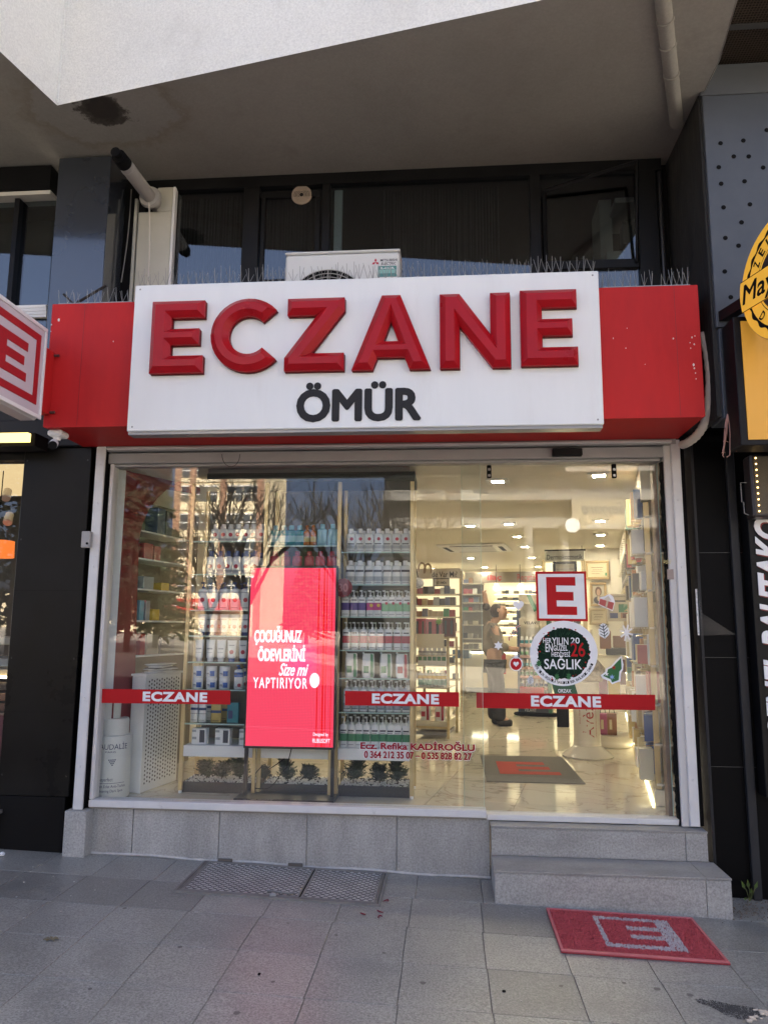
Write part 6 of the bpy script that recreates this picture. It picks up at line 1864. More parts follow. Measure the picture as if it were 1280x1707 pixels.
grow(gs[0], 6, Stock(bottle(.05, .085, .8, [(.3, .5, m_lgrey)], 'wide', m_pw, m_cap, neck=.6)), 'small white deodorant', 'bottle')
grow(gs[1], 6, Stock(carton(.052, .10, .04, m_pw, [(.08, .92, .5, .95, m_lgreen)])), 'white carton with green top', 'carton')
grow(gs[2], 6, Stock(bottle(.053, .20, .7, [(.12, .4, C('sun_green', .08, .25, .22)), (.45, .62, m_lyel)], 'pump', m_pw, m_cap)), 'white bottle with yellow and green label', 'bottle')
gpk = Stock(pouch(.11, .19, m_lred, m_lred))
for i in range(2):
    gpk.put(I(gu0 + .10 + .16 * i, gv0 + .1, gs[3] + .001), 'white pouch with red label, ' + ORD[i] + ' on the bottom gondola shelf', 'pouch', 'pouches on the gondola', -SKEW)
# pink gift boxes on top of the gondola and boxes around
for i, (a, b, y0, y1, mt, lb) in enumerate(((690, 709, 1031, 1057, C('gift_rose', .45, .08, .14), 'deep pink boxed make-up set with window on gondola'), (710, 735, 1032, 1058, C('gift_pink', .62, .20, .25), 'pale pink boxed make-up set on gondola'), (737, 757, 1030, 1062, C('dark_sets', .10, .03, .03), 'dark red stacked gift sets beside the pink boxes'))):
    u0, z0 = FI(a, y1, gv0); u1, z1 = FI(b, y0, gv0)
    o = O('gift_box', MB().box(u0, u1 - .004, gv0 + .02, gv0 + .12, gt + .003, z1, .003).xf(tl), mt, label=lb, cat='gift box')
    for k in range(2):
        w = (u1 - u0) / 2
        O('window', MB().box(u0 + w * k + w * .3, u0 + w * k + w * .7, gv0 + .018, gv0 + .0195, gt + .03, z1 - .03).xf(tl), m_print, o)
q = FI(731, 1036, gv0 - .05)
O('ribbon_bow', MB().prism([(q[0] + (.045 if i % 2 else .02) * math.cos(math.pi * i / 9), q[1] + (.045 if i % 2 else .02) * math.sin(math.pi * i / 9)) for i in range(18)], gv0 - .05, gv0 - .03).xf(lambda v: I(v.x, v.y, v.z)), C('bow_green', .2, .4, .06), label='shiny green ribbon bow on the pink gift box', cat='bow')

# left wall unit with header "de Var Mi?"
def unit(name, label, u0, u1, v, z1, ncols, shelf_zs, lit=True, header=None):
    o = T(name, label, 'shelving', I((u0 + u1) / 2, v, ZF))
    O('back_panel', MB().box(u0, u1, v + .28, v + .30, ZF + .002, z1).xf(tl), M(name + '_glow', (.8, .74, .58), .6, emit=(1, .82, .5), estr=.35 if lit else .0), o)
    for u in (u0, u1):
        O('side_post', MB().box(u - .025, u + .025, v, v + .30, ZF + .002, z1).xf(tl), m_gold, o)
    for z in shelf_zs:
        s = O('shelf', MB().box(u0 + .026, u1 - .026, v + .01, v + .279, z - .025, z).xf(tl), m_gsh, o)
    return o
vu0, vu1 = FI(690, 1000, 8.3)[0] - .3, FI(768, 1000, 8.3)[0]
zsu = [FI(730, p, 8.3)[1] for p in (990, 1009, 1028, 1052, 1078, 1105, 1132)]
vu = unit('vitamin_shelving', 'lit vitamin shelving with header text at the back left', vu0, vu1, 8.3, FI(730, 952, 8.3)[1], 1, zsu)
hd = O('header', MB().box(vu0, vu1, 8.24, 8.28, FI(730, 965, 8.3)[1], FI(730, 951, 8.3)[1] + .03).xf(tl), C('header_taupe', .50, .44, .36), vu)
def itext(nm, body, px0, py0, px1, py1, v, mat, parent, **kw):
    a, zt_ = FI(px0, py0, v); b, zb_ = FI(px1, py1, v)
    m = tmesh(body, a, b, zb_, zt_, 0, depth=.002, **kw)
    return O(nm, m.xf(lambda q_: I(q_.x, v + q_.y, q_.z)), mat, parent, fix=False)
itext('header_lettering', 'de Var Mı?', 720, 953, 762, 962, 8.24, m_blackm, hd, bold=.01)
vs_ = O('category_sign', MB().box(FI(722, 970, 8.2)[0], FI(749, 970, 8.2)[0], 8.18, 8.20, FI(735, 977.5, 8.2)[1], FI(735, 964, 8.2)[1]).xf(tl), m_blackm, vu)
O('sign_face', MB().box(FI(723.2, 970, 8.18)[0], FI(747.8, 970, 8.18)[0], 8.176, 8.179, FI(735, 976.2, 8.18)[1], FI(735, 965.2, 8.18)[1]).xf(tl), C('sign_taupe', .40, .35, .28), vs_)
itext('sign_lettering', 'VİTAMİN', 727, 968.5, 744, 973.5, 8.175, m_blackm, vs_, bold=.03)
pals = [m_lcrim, C('pk1', .25, .12, .05), C('pk2', .12, .10, .09), m_lgrey, m_lgreen, C('pk3', .45, .35, .22), m_print, C('pk4', .3, .06, .08), m_pw, C('pk5', .10, .12, .2)]
PLAIN = {}
def plain(mat, w, h, d):
    k = (mat.name, w, h, d)
    if k not in PLAIN: PLAIN[k] = Stock(carton(w, h, d, mat, [], 'shelf_carton'))
    return PLAIN[k]
def fill(u0, u1, v, z, hmax, labels, group, wmin=.05, wmax=.10, pal=pals, dens=.9, rz=-SKEW):
    u = u0; k = 0
    while u < u1 - wmin:
        w = PR.choice([.065, .08, .1, .12]); w = min(max(w, wmin), wmax)
        if u + w > u1: break
        if PR.random() < dens:
            h_ = PR.choice([.6, .75, .9]) * hmax
            plain(PR.choice(pal), w, round(h_, 3), .08).put(I(u + w / 2, v, z + .001), (ORD[k] if k < 16 else 'last') + ' ' + labels, 'carton', group, rz); k += 1
        u += w + .006
for i, z in enumerate(zsu):
    hm = .16 if i else .15
    fill(vu0 + .05, vu1 - .05, 8.38, z, hm, 'vitamin carton on the ' + ORD[i] + ' shelf below the header at back left', 'vitamin cartons on shelf ' + ORD[i])
# corner stand left of it with bottles and hearts
q = G(705, 1160, ZF)
cs = T('corner_display', 'narrow cream display stand behind the right rack post', 'display stand', I(-1.55, 4.6, ZF))
O('column', MB().box(-1.70, -1.42, 4.6, 4.66, ZF + .002, FI(700, 920, 4.6)[1]).xf(tl), m_gsh, cs)
for i, py in enumerate((995, 1021, 1047)):
    z = FI(715, py, 4.5)[1]
    O('tray', MB().lathe([(.16, z - .02), (.17, z), (.15, z + .001)], (0, 0), 18, sy=.7).xf(lambda v: I(-1.50 + v.x, 4.5 + v.y, v.z)), m_gsh, cs)
    for k in range(3):
        plain((m_pw, m_lcrim, m_pw, m_lgreen2)[(i + k) % 4], .065, .16, .05).put(I(-1.60 + .085 * k, 4.46, z + .002), ORD[k] + ' packet on the ' + ORD[i] + ' tray of the narrow cream display stand', 'carton', 'packets on the narrow stand', -SKEW)
for k in range(2):
    c_ = FI(703 + 10 * k, 950 + 2 * k, 4.55)
    ring = [I(c_[0] + .045 * math.cos(R(a)), 4.55, c_[1] + .09 * math.sin(R(a))) for a in range(-20, 201, 10)]
    O('arch_loop', MB().tube(ring, .013, 6), C('loop_brown', .2, .13, .08), cs)
O('spotted_ball', MB().lathe([(.002, -.045), (.03, -.034), (.044, -.012), (.044, .012), (.03, .034), (.002, .045)], (0, 0), 16).xf(lambda v: Vector((F(697, 972, .9).x + v.x, .9 + v.y, F(697, 972, .9).z + v.z))), M('spotted', (.5, .48, .46), .4, var=.9, vscale=38), label='black and white spotted ball hanging by the rack post', cat='ball', smooth=True)
O('hanging_cord', MB().tube([F(689, 918, .9), F(692, 940, .9), F(697, 966, .9)], .004, 5), m_blackm, label='dark cord carrying the spotted ball', cat='cord')

# counter and lit medicine shelves at the back
ct = T('prescription_counter', 'long cream prescription counter across the back of the shop', 'counter', I(-.5, 8.7, ZF))
cz1 = FI(800, 1084, 8.6)[1]
O('front', MB().box(-1.40, .34, 8.62, 8.66, ZF + .002, cz1 - .03).xf(tl), C('counter_cream', .62, .56, .42, .5), ct)
O('top', MB().box(-1.42, .35, 8.56, 9.1, cz1 - .029, cz1, .004).xf(tl), C('counter_dark', .05, .045, .04, .3), ct)
O('light_strip', MB().box(-1.38, .32, 8.605, 8.619, cz1 - .05, cz1 - .032).xf(tl), EM('counter_strip', (1, .9, .65), 6), ct)
O('plinth_strip', MB().box(-1.38, .32, 8.607, 8.619, ZF + .02, ZF + .11).xf(tl), C('counter_blue_grey', .18, .20, .22), ct)
mu0, mu1 = FI(824, 1000, 9.5)[0], FI(938, 1000, 9.5)[0]
mz = [FI(860, p, 9.5)[1] for p in (990, 1001, 1012, 1023, 1034, 1045, 1058)]
md = T('medicine_shelving', 'wide lit medicine shelving behind the counter', 'shelving', I(-.5, 9.6, ZF))
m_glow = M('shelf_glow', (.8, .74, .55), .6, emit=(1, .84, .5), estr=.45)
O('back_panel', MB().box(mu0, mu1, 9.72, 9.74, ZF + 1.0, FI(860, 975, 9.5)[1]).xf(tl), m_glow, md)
for z in mz:
    O('shelf', MB().box(mu0, mu1, 9.5, 9.719, z - .03, z).xf(tl), C('shelf_lit', .7, .62, .42, .5), md)
    O('shelf_light', MB().box(mu0, mu1, 9.49, 9.4985, z - .026, z - .006).xf(tl), EM('shelf_led', (1, .86, .55), 1.1), md)
hb = O('header', MB().box(mu0 - .7, mu1, 9.40, 9.44, FI(860, 971, 9.4)[1], FI(860, 953, 9.4)[1]).xf(tl), C('header_grey', .25, .22, .19), md)
itext('header_lettering', 'ilaç', 812, 958, 836, 969, 9.395, m_lcrim, hb, bold=.02)
itext('header_lettering', 'Reçete', 862, 957, 892, 970, 9.395, m_lcrim, hb, bold=.0)
med = [C('md1', .25, .24, .22), C('md2', .36, .34, .30), C('md3', .16, .15, .14), C('md4', .10, .13, .2), C('md5', .42, .38, .30)]
for i, z in enumerate(mz):
    fill(mu0 + .05, mu1 - .05, 9.55, z, .075, 'grey medicine carton on the ' + ORD[i] + ' lit shelf behind the counter', 'medicine cartons on lit shelf ' + ORD[i], .065, .1, med, .85)
for i, px in enumerate((827, 867)):
    u, z = FI(px, 979, 8.9)
    pl_ = T('pendant_bulb', ('left' if i == 0 else 'right') + ' one of two glass pendant bulbs above the counter', 'lamp', I(u, 8.9, z), group='pendant bulbs above the counter')
    O('bulb', MB().lathe([(.004, z - .07), (.05, z - .05), (.065, z - .01), (.04, z + .04), (.02, z + .07)], (0, 0), 16).xf(lambda v: I(u + v.x, 8.9 + v.y, v.z)), EM('bulb_warm', (1, .8, .45), 1.6), pl_, smooth=True)
    O('cord', MB().cyl((0, 0, z + .07), (0, 0, ZC), .006, n=5).xf(lambda v: I(u + v.x, 8.9 + v.y, v.z)), m_blackm, pl_)
# side shelving behind the person
sv = T('side_shelving', 'open shelving of boxed goods behind the pharmacist', 'shelving', I(-1.2, 7.6, ZF))
for i, py in enumerate((972, 990, 1004, 1018, 1041, 1064, 1082)):
    u0, z = FI(770, py, 7.8); u1, _ = FI(803, py, 7.8)
    O('shelf', MB().box(u0, u1, 7.8, 8.1, z - .02, z).xf(tl), C('side_shelf', .5, .45, .36), sv)
    fill(u0 + .02, u1 - .02, 7.88, z, .1, 'small carton on the ' + ORD[i] + ' open shelf behind the pharmacist', 'cartons on the open shelf ' + ORD[i], .05, .08, med + pals)
O('back', MB().box(FI(770, 1000, 8.1)[0], FI(806, 1000, 8.1)[0], 8.11, 8.13, ZF + .9, 2.3).xf(tl), C('side_back', .22, .20, .17), sv)
q = G(782, 1153, ZF)
O('floor_bin', MB().lathe([(.16, ZF + .002), (.2, ZF + .3), (.21, ZF + .31), (.19, ZF + .32)], (q.x, q.y), 20), C('bin_slate', .13, .15, .16), label='slate grey round bin on the floor before the counter', cat='bin', smooth=True)
O('blue_crate', MB().box(-1.55, -1.25, 8.3, 8.55, FI(785, 1098, 8.3)[1], FI(785, 1084, 8.3)[1], .01).xf(tl), C('crate_blue', .10, .16, .26), label='blue grey crate beside the end of the counter', cat='crate')
O('red_standee', MB().box(FI(836, 1120, 8.5)[0], FI(843, 1120, 8.5)[0], 8.52, 8.54, FI(838, 1124, 8.5)[1], FI(838, 1088, 8.5)[1]).xf(tl), m_lcrim, label='narrow red leaflet holder on the counter front', cat='leaflet holder')

# partition: sign, certificates, portrait
dk = T('department_sign', 'grey hanging department sign with black cosmetics lettering', 'sign', I(.6, 5.9, 2.3))
du0, dz1 = FI(908, 919, 5.9); du1, dz0 = FI(974, 934, 5.9)
O('board', MB().box(du0, du1, 5.9, 5.93, dz0, dz1, .004).xf(tl), C('dept_grey', .36, .36, .30), dk)
O('top_rail', MB().box(du0 - .005, du1 + .02, 5.895, 5.935, dz1 + .001, dz1 + .02).xf(tl), m_blackm, dk)
O('hanger', MB().cyl((0, 0, dz1 + .02), (0, 0, ZC), .006, n=6).xf(lambda v: I(du1 - .03 + v.x, 5.915 + v.y, v.z)), m_blackm, dk)
itext('lettering', 'Dermokozmetik', 911, 925, 971, 932, 5.898, m_blackm, dk, bold=.005)
uL = FI(908, 950, 6.1)[0]
lit = T('lit_display_case', 'lit cosmetics display case below the department sign', 'display case', I(.62, 6.1, ZF))
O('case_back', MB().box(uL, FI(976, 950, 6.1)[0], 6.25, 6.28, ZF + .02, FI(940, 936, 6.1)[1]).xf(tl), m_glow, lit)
O('case_side', MB().box(uL - .03, uL, 6.0, 6.28, ZF + .002, FI(940, 934, 6.1)[1]).xf(tl), m_gold, lit)
O('case_side', MB().box(FI(969, 950, 6.1)[0], FI(976, 950, 6.1)[0], 6.0, 6.249, ZF + .002, FI(940, 934, 6.1)[1]).xf(tl), m_gold, lit)
for i, py in enumerate((1000, 1040, 1080, 1120)):
    z = FI(940, py, 6.1)[1]
    O('case_shelf', MB().box(uL + .01, FI(968, 950, 6.1)[0], 6.02, 6.249, z - .02, z).xf(tl), m_gsh, lit)
    fill(uL + .03, FI(966, 950, 6.1)[0], 6.1, z, .13, 'cosmetics carton on the ' + ORD[i] + ' shelf of the lit display case', 'cosmetics cartons in the lit case shelf ' + ORD[i])
def frame_pic(name, label, cat, px0, py0, px1, py1, v, frm, inner, mats):
    u0, z1 = FI(px0, py0, v); u1, z0 = FI(px1, py1, v)
    o = T(name, label, cat, I((u0 + u1) / 2, v, z0))
    w = .035; fm_ = MB()
    for (a, b, c, d) in ((u0, u1, z0, z0 + w), (u0, u1, z1 - w, z1), (u0, u0 + w, z0 + w + .0004, z1 - w - .0004), (u1 - w, u1, z0 + w + .0004, z1 - w - .0004)):
        fm_.box(a, b, v - .02, v + .02, c, d, .006)
    O('frame', fm_.xf(tl), frm, o)
    O('mount', MB().box(u0 + w, u1 - w, v + .001, v + .01, z0 + w, z1 - w).xf(tl), inner, o)
    for x0, x1, y0, y1, mt in mats:
        O('print', MB().box(u0 + (u1 - u0) * x0, u0 + (u1 - u0) * x1, v - .003, v, z0 + (z1 - z0) * y0, z0 + (z1 - z0) * y1).xf(tl), mt, o)
    return o, u0, u1, z0, z1
m_pf = C('frame_gold', .42, .30, .14, .35, metal=.5)
m_pap = C('certificate_paper', .62, .54, .36, .6)
m_ink = C('ink_brown', .18, .13, .08, .7)
cert = [(.25, .75, .62, .65, m_ink), (.3, .7, .5, .525, m_ink), (.25, .75, .42, .435, m_ink), (.25, .6, .3, .32, m_ink)]
frame_pic('framed_certificate', 'gold framed certificate with green seal on the partition wall', 'certificate', 975, 935, 1016, 966, VPt - .05, m_pf, m_pap, cert + [(.82, .9, .2, .36, m_lgreen)])
frame_pic('framed_notice', 'dark framed notice in front of the lit display case', 'notice', 921, 936, 962, 960, 5.95, m_blackm, C('notice_grey', .5, .48, .42), [(.15, .85, .42, .5, m_lgrey)])
o, u0, u1, z0, z1 = frame_pic('framed_portrait', 'gold framed portrait photo of a person in dark jacket on partition', 'portrait', 983, 971, 1012, 1011, VPt - .05, m_pf, C('portrait_ground', .50, .44, .34), [])
def ell(nm, cx_, cz_, rx_, rz_, mt, y):
    O(nm, MB().prism([(u0 + (u1 - u0) * (cx_ + rx_ * math.cos(2 * math.pi * i / 20)), z0 + (z1 - z0) * (cz_ + rz_ * math.sin(2 * math.pi * i / 20))) for i in range(20)], y, y + .001).xf(tl), mt, o)
ell('print_jacket', .5, .26, .30, .16, m_print, VPt - .053)
ell('print_hair', .5, .62, .20, .20, C('hair_print', .12, .06, .03), VPt - .0545)
ell('print_face', .5, .58, .115, .14, C('skin_print', .5, .3, .2), VPt - .056)
ell('print_blouse', .5, .32, .08, .10, C('blouse_print', .55, .42, .3), VPt - .056)
frame_pic('framed_certificate', 'pale framed certificate below the portrait on the partition wall', 'certificate', 981, 1014, 1014, 1042, VPt - .05, C('frame_pale', .45, .36, .22), m_pap, cert)
o, u0, u1, z0, z1 = frame_pic('cosmetics_poster', 'cosmetics poster with green and blue picture squares by right shelves', 'poster', 1010, 990, 1052, 1036, 4.2, C('poster_edge', .45, .40, .32), C('poster_paper', .52, .46, .36), [(.5, .98, .33, .62, C('poster_green', .06, .20, .11)), (.04, .46, .04, .30, C('poster_blue', .06, .08, .20)), (.58, .88, .06, .31, C('poster_skin', .4, .22, .16)), (.66, .82, .12, .28, C('poster_hair', .12, .05, .04)), (.34, .8, .70, .76, m_print)])

# product stand "VELAVIT"
ve = T('supplement_stand', 'green and white supplement floor stand on round black base', 'stand', I(.11, 5.45, ZF))
vv = 5.41
a0_, b0_ = FI(866, 1100, vv)[0], FI(912, 1100, vv)[0]
q = (FI(862, 1190, vv)[0] + FI(925, 1190, vv)[0]) / 2
O('base', MB().lathe([(.30, ZF + .004), (.31, ZF + .02), (.29, ZF + .035)], (0, 0), 28, sy=.6).xf(lambda v: I(q + v.x, vv + .15 + v.y, v.z)), m_blackm, ve, smooth=True)
zT = FI(880, 1005, vv)[1]
O('carcass', MB().box(a0_, b0_, vv + .2, vv + .28, ZF + .05, zT).xf(tl), C('stand_cream', .60, .56, .46), ve)
O('side_wing', MB().box(b0_, b0_ + .05, vv, vv + .28, ZF + .05, zT - .1).xf(tl), C('stand_green', .03, .13, .07), ve)
O('side_wing', MB().box(a0_ - .03, a0_, vv, vv + .28, ZF + .05, zT - .1).xf(tl), C('stand_navy', .03, .05, .10), ve)
O('header_card', MB().box(a0_, b0_ + .03, vv + .05, vv + .08, zT + .001, FI(880, 1006, vv)[1] + .12).xf(tl), C('stand_header', .55, .50, .40), ve)
hd2 = O('leaf_mark', MB().prism([(a0_ + .1, zT + .11), (a0_ + .16, zT + .11), (a0_ + .25, zT - .10), (a0_ + .2, zT - .12)], vv + .045, vv + .049).xf(tl), m_lgreen, ve)
itext('stand_lettering', 'VELAVIT', 873, 1036, 900, 1041, vv + .0, m_print, ve, bold=.02)
O('letter_board', MB().box(a0_, b0_, vv + .004, vv + .012, FI(880, 1046, vv)[1], FI(880, 1031, vv)[1]).xf(tl), C('stand_card', .6, .55, .44), ve)
O('front_panel', MB().box(a0_, b0_, vv, vv + .19, ZF + .05, FI(880, 1158, vv)[1]).xf(tl), C('stand_front', .02, .03, .05), ve)
itext('stand_lettering', 'VELAVIT', 874, 1181, 894, 1187, vv - .003, m_lgrey, ve, bold=.02)
for i, py in enumerate((1074, 1093, 1112, 1127, 1146)):
    z = FI(885, py, vv)[1]
    O('stand_shelf', MB().box(a0_ + .002, b0_ - .002, vv + .01, vv + .199, z - .035, z).xf(tl), C('stand_pink', .45, .28, .24), ve)
    st_ = Stock(bottle(.048, .10, 1, [(.1, .5, (m_lteal, m_lgreen2, m_lcyan, m_lgreen, m_lnavy)[i])], 'wide', m_pw, m_cap, e=2, neck=.7))
    for k in range(6):
        st_.put(I(a0_ + .03 + k * (b0_ - a0_ - .06) / 5, vv + .06, z + .001), 'small pill bottle, ' + ORD[k] + ' on the ' + ORD[i] + ' shelf of the supplement stand', 'bottle', 'pill bottles on the supplement stand', -SKEW)
O('red_display_box', MB().box(a0_ + .0, b0_ - .05, vv - .06, vv - .002, FI(880, 1156, vv)[1], FI(880, 1145, vv)[1] + .0, .003).xf(tl), m_lcrim, label='red display box at the front of the supplement stand', cat='display box')

# white column display with vertical red lettering
av = T('column_display', 'white cosmetic column display with flared base and red vertical lettering', 'display', I(.82, 2.36, ZF))
ac_ = I(.815, 2.38, ZF)
rA = .118
ztA = FI(976, 1138, 2.3)[1]
m_av = M('column_cream', (.66, .61, .52), .35)
O('column', MB().lathe([(rA * 1.02, ZF + .10), (rA, ZF + .25), (rA, ztA), (rA * .9, ztA + .004)], (ac_.x, ac_.y), 30), m_av, av, smooth=True)
O('flared_base', MB().lathe([(.225, ZF + .002), (.23, ZF + .012), (.20, ZF + .035), (.15, ZF + .07), (rA * 1.05, ZF + .099)], (ac_.x, ac_.y), 36), M('base_pearl', (.66, .62, .54), .15), av, smooth=True)
def coltext(body, z0, z1, xoff, wd, mat, nm):
    vs, fs = glyphs(body)
    x0_ = min(v.x for v in vs); x1_ = max(v.x for v in vs); y0_ = min(v.y for v in vs); y1_ = max(v.y for v in vs)
    out = []
    for v in vs:
        s_ = -( (v.y - y0_) / (y1_ - y0_) - .5) * wd + xoff
        w = s_ / rA
        out.append((ac_.x + (rA + .0015) * math.sin(w + .12), ac_.y - (rA + .0015) * math.cos(w + .12), z0 + (v.x - x0_) / (x1_ - x0_) * (z1 - z0)))
    O(nm, MB().add(out, fs), mat, av, fix=False)
m_avr = C('print_red', .40, .03, .03, .5)
coltext('Avène', FI(970, 1229, 2.3)[1], FI(970, 1160, 2.3)[1], -.02, .10, m_avr, 'brand_lettering')
coltext('LABORATOIRE DERMATOLOGIQUE', FI(970, 1228, 2.3)[1], FI(970, 1160, 2.3)[1], .055, .012, m_avr, 'lettering')
coltext('EAU THERMALE', FI(970, 1206, 2.3)[1], FI(970, 1165, 2.3)[1], -.095, .012, m_avr, 'lettering')
O('plaid_pouch', MB().lathe([(.09, ztA + .006), (.125, ztA + .05), (.12, ztA + .13), (.06, ztA + .20), (.03, ztA + .21)], (ac_.x + .06, ac_.y), 14, sy=.6), M('plaid', (.36, .29, .21), .8, var=.5, vscale=22), label='beige plaid pouch on top of the white column display', cat='pouch', smooth=True)
# podium with gift bags
pd_ = T('round_podium', 'low round cream podium carrying paper gift bags', 'podium', I(1.02, 3.05, ZF))
O('drum', MB().lathe([(.20, ZF + .002), (.21, ZF + .02), (.21, ZF + .10), (.20, ZF + .115)], (I(1.02, 3.1).x, I(1.02, 3.1).y), 30), m_av, pd_, smooth=True)
for i, (px0, px1, py0, mt, lb) in enumerate(((999, 1012, 1190, C('bag_pink', .42, .09, .20), 'pink paper gift bag with handles on the round podium'), (1013, 1028, 1190, C('bag_brown', .28, .11, .05), 'brown paper gift bag with handles on the round podium'))):
    u0, z0 = FI(px0, 1232, 3.0); u1, z1 = FI(px1, py0, 3.0)
    b_ = T('gift_bag', lb, 'gift bag', I((u0 + u1) / 2, 3.05, ZF + .116))
    O('bag', MB().box(u0, u1 - .004, 3.0, 3.07, ZF + .117, z1, .003).xf(tl), mt, b_)
    O('bag_print', MB().box(u0 + .02, u0 + .045, 2.996, 2.9985, ZF + .17, z1 - .06).xf(tl), m_pap, b_)
    um = (u0 + u1) / 2
    O('handle', MB().tube([I(um + .025 * math.cos(R(a)), 3.03, z1 + .05 * math.sin(R(a))) for a in range(0, 181, 20)], .003, 5), m_blackm, b_)
for i, (px0, px1, py0, py1, mt, lb) in enumerate(((996, 1012, 1133, 1160, C('glitter_mauve', .28, .08, .20), 'mauve glitter gift bag behind the door band'), (1014, 1033, 1134, 1160, C('gold_foil', .55, .40, .08, .3, metal=.6), 'gold foil gift boxes behind the door band'), (1010, 1048, 1081, 1092, C('dark_tester', .05, .05, .05), 'dark make-up tester with small label'), (1000, 1018, 1052, 1082, C('rust_set', .32, .14, .07), 'rust coloured gift set near the fern sticker'), (1022, 1046, 1060, 1080, C('flesh_set', .36, .22, .16), 'pinkish boxed set with faces near the snowflake sticker'), (1034, 1042, 1100, 1142, C('burgundy', .12, .02, .025), 'burgundy pouch hanging beside the right shelves'))):
    u0, z0 = FI(px0, py1, 3.5); u1, z1 = FI(px1, py0, 3.5)
    O('gift_set', MB().box(u0, u1, 3.5, 3.62, z0, z1, .006).xf(tl), mt, label=lb, cat='gift set')
# counter-height cabinet that carries those sets
cbx = T('gift_cabinet', 'low cream cabinet of gift sets along the right wall', 'cabinet', I(.98, 3.7, ZF))
u0 = FI(990, 1160, 3.5)[0]; zc0 = FI(1010, 1160, 3.5)[1]
O('top_board', MB().box(u0, 1.20, 3.45, 3.9, zc0 - .03, zc0 - .001).xf(tl), m_gsh, cbx)
O('shelf_board', MB().box(u0, 1.20, 3.45, 3.9, FI(1010, 1092.5, 3.5)[1] - .03, FI(1010, 1092.5, 3.5)[1] - .001).xf(tl), m_gsh, cbx)
O('side', MB().box(u0 - .02, u0, 3.45, 3.9, ZF + .002, FI(1010, 1050, 3.5)[1]).xf(tl), m_gsh, cbx)
O('leaflet_box', MB().box(FI(928, 1200, 4.4)[0], FI(948, 1200, 4.4)[0], 4.4, 4.5, ZF + .002, FI(938, 1176, 4.4)[1], .004).xf(tl), m_blackm, label='black upright leaflet box on the floor behind the column display', cat='leaflet box')

# ------------------------------------------------------------------ right wall: brass bays of hanging packs
rw = T('right_wall_shelving', 'long brass framed wall shelving of hanging packs along the right wall', 'shelving', I(1.35, 3, ZF))
WU = 1.30
vposts = [.55 + .40 * i for i in range(15)]
for v in vposts:
    O('post', MB().box(WU - .018, WU + .018, v - .015, v + .015, ZF + .03, ZC - .28).xf(tl), m_gold, rw)
O('floor_light', MB().box(WU - .045, WU - .036, .50, 6.2, ZF + .004, ZF + .011).xf(tl), EM('floor_led', (1, .88, .55), 4.5), rw)
O('kick_board', MB().box(WU - .03, WU + .15, .50, 6.2, ZF + .002, ZF + .10).xf(tl), m_gsh, rw)
O('top_box', MB().box(WU - .03, UR - .005, .50, 6.3, ZC - .27, ZC - .004).xf(tl), m_cream, rw)
rz = [ZF + .14 + .255 * i for i in range(8)]
for i, z in enumerate(rz):
    O('shelf', MB().box(WU - .012, UR - .01, .50, 6.2, z - .012, z).xf(tl), m_gsh, rw)
pal2 = [m_pw, C('rp1', .45, .36, .20), C('rp2', .66, .60, .46), C('rp3', .52, .40, .18), C('rp4', .07, .12, .30), m_pw, C('rp6', .44, .22, .10), m_pw, C('rp7', .60, .55, .42), C('rp8', .08, .22, .20), C('rp9', .12, .10, .08), C('rp10', .45, .10, .10), C('rp11', .58, .50, .32)]
for i, z in enumerate(rz):
    v = .60; k = 0
    while v < 5.9 and k < 15:
        w = PR.choice([.07, .09, .12]); h_ = PR.choice([.13, .17, .205])
        du2 = PR.uniform(-.07, .02)
        plain(PR.choice(pal2), .09, h_, w).put(I(WU + du2, v + w / 2, z + .001), ORD[k] + ' pack from the door on the ' + ORD[i] + ' shelf up of the right wall', 'pack', 'packs on right wall shelf ' + ORD[i], -SKEW + PR.uniform(-.12, .12))
        v += w + PR.choice([.02, .04, .09, .16]); k += 1
pl3 = MB()
# chrome hooks with price tags
for i, z in enumerate(rz):
    hk = MB()
    for k in range(26):
        v = .62 + k * .215
        hk.cyl(I(WU - .07, v, z + .19), I(WU + .0, v, z + .2), .004, n=5).box(-.001, .001, -.02, .02, -.03, .0) if False else hk.cyl(I(WU - .07, v, z + .19), I(WU + .0, v, z + .2), .004, n=5)
    O('hook_row', hk, M('chrome', (.7, .66, .55), .15, metal=1), rw)
    tg = MB()
    for k in range(26):
        v = .62 + k * .215
        a = I(WU - .072, v - .03, z - .03); b = I(WU - .072, v + .03, z - .03)
        tg.add([a, b, b + Vector((0, 0, .035)), a + Vector((0, 0, .035))], [(0, 1, 2, 3)])
    O('price_tag_row', tg, C('tag_paper', .6, .58, .5), rw, fix=False)
# slate panels at the top of the shelving and a glass show panel by the door
for v in vposts[:-1]:
    O('slate_header', MB().box(WU - .022, WU - .015, v + .03, v + .30, ZC - .62, ZC - .30).xf(tl), C('slate_top', .045, .05, .055, .4), rw)
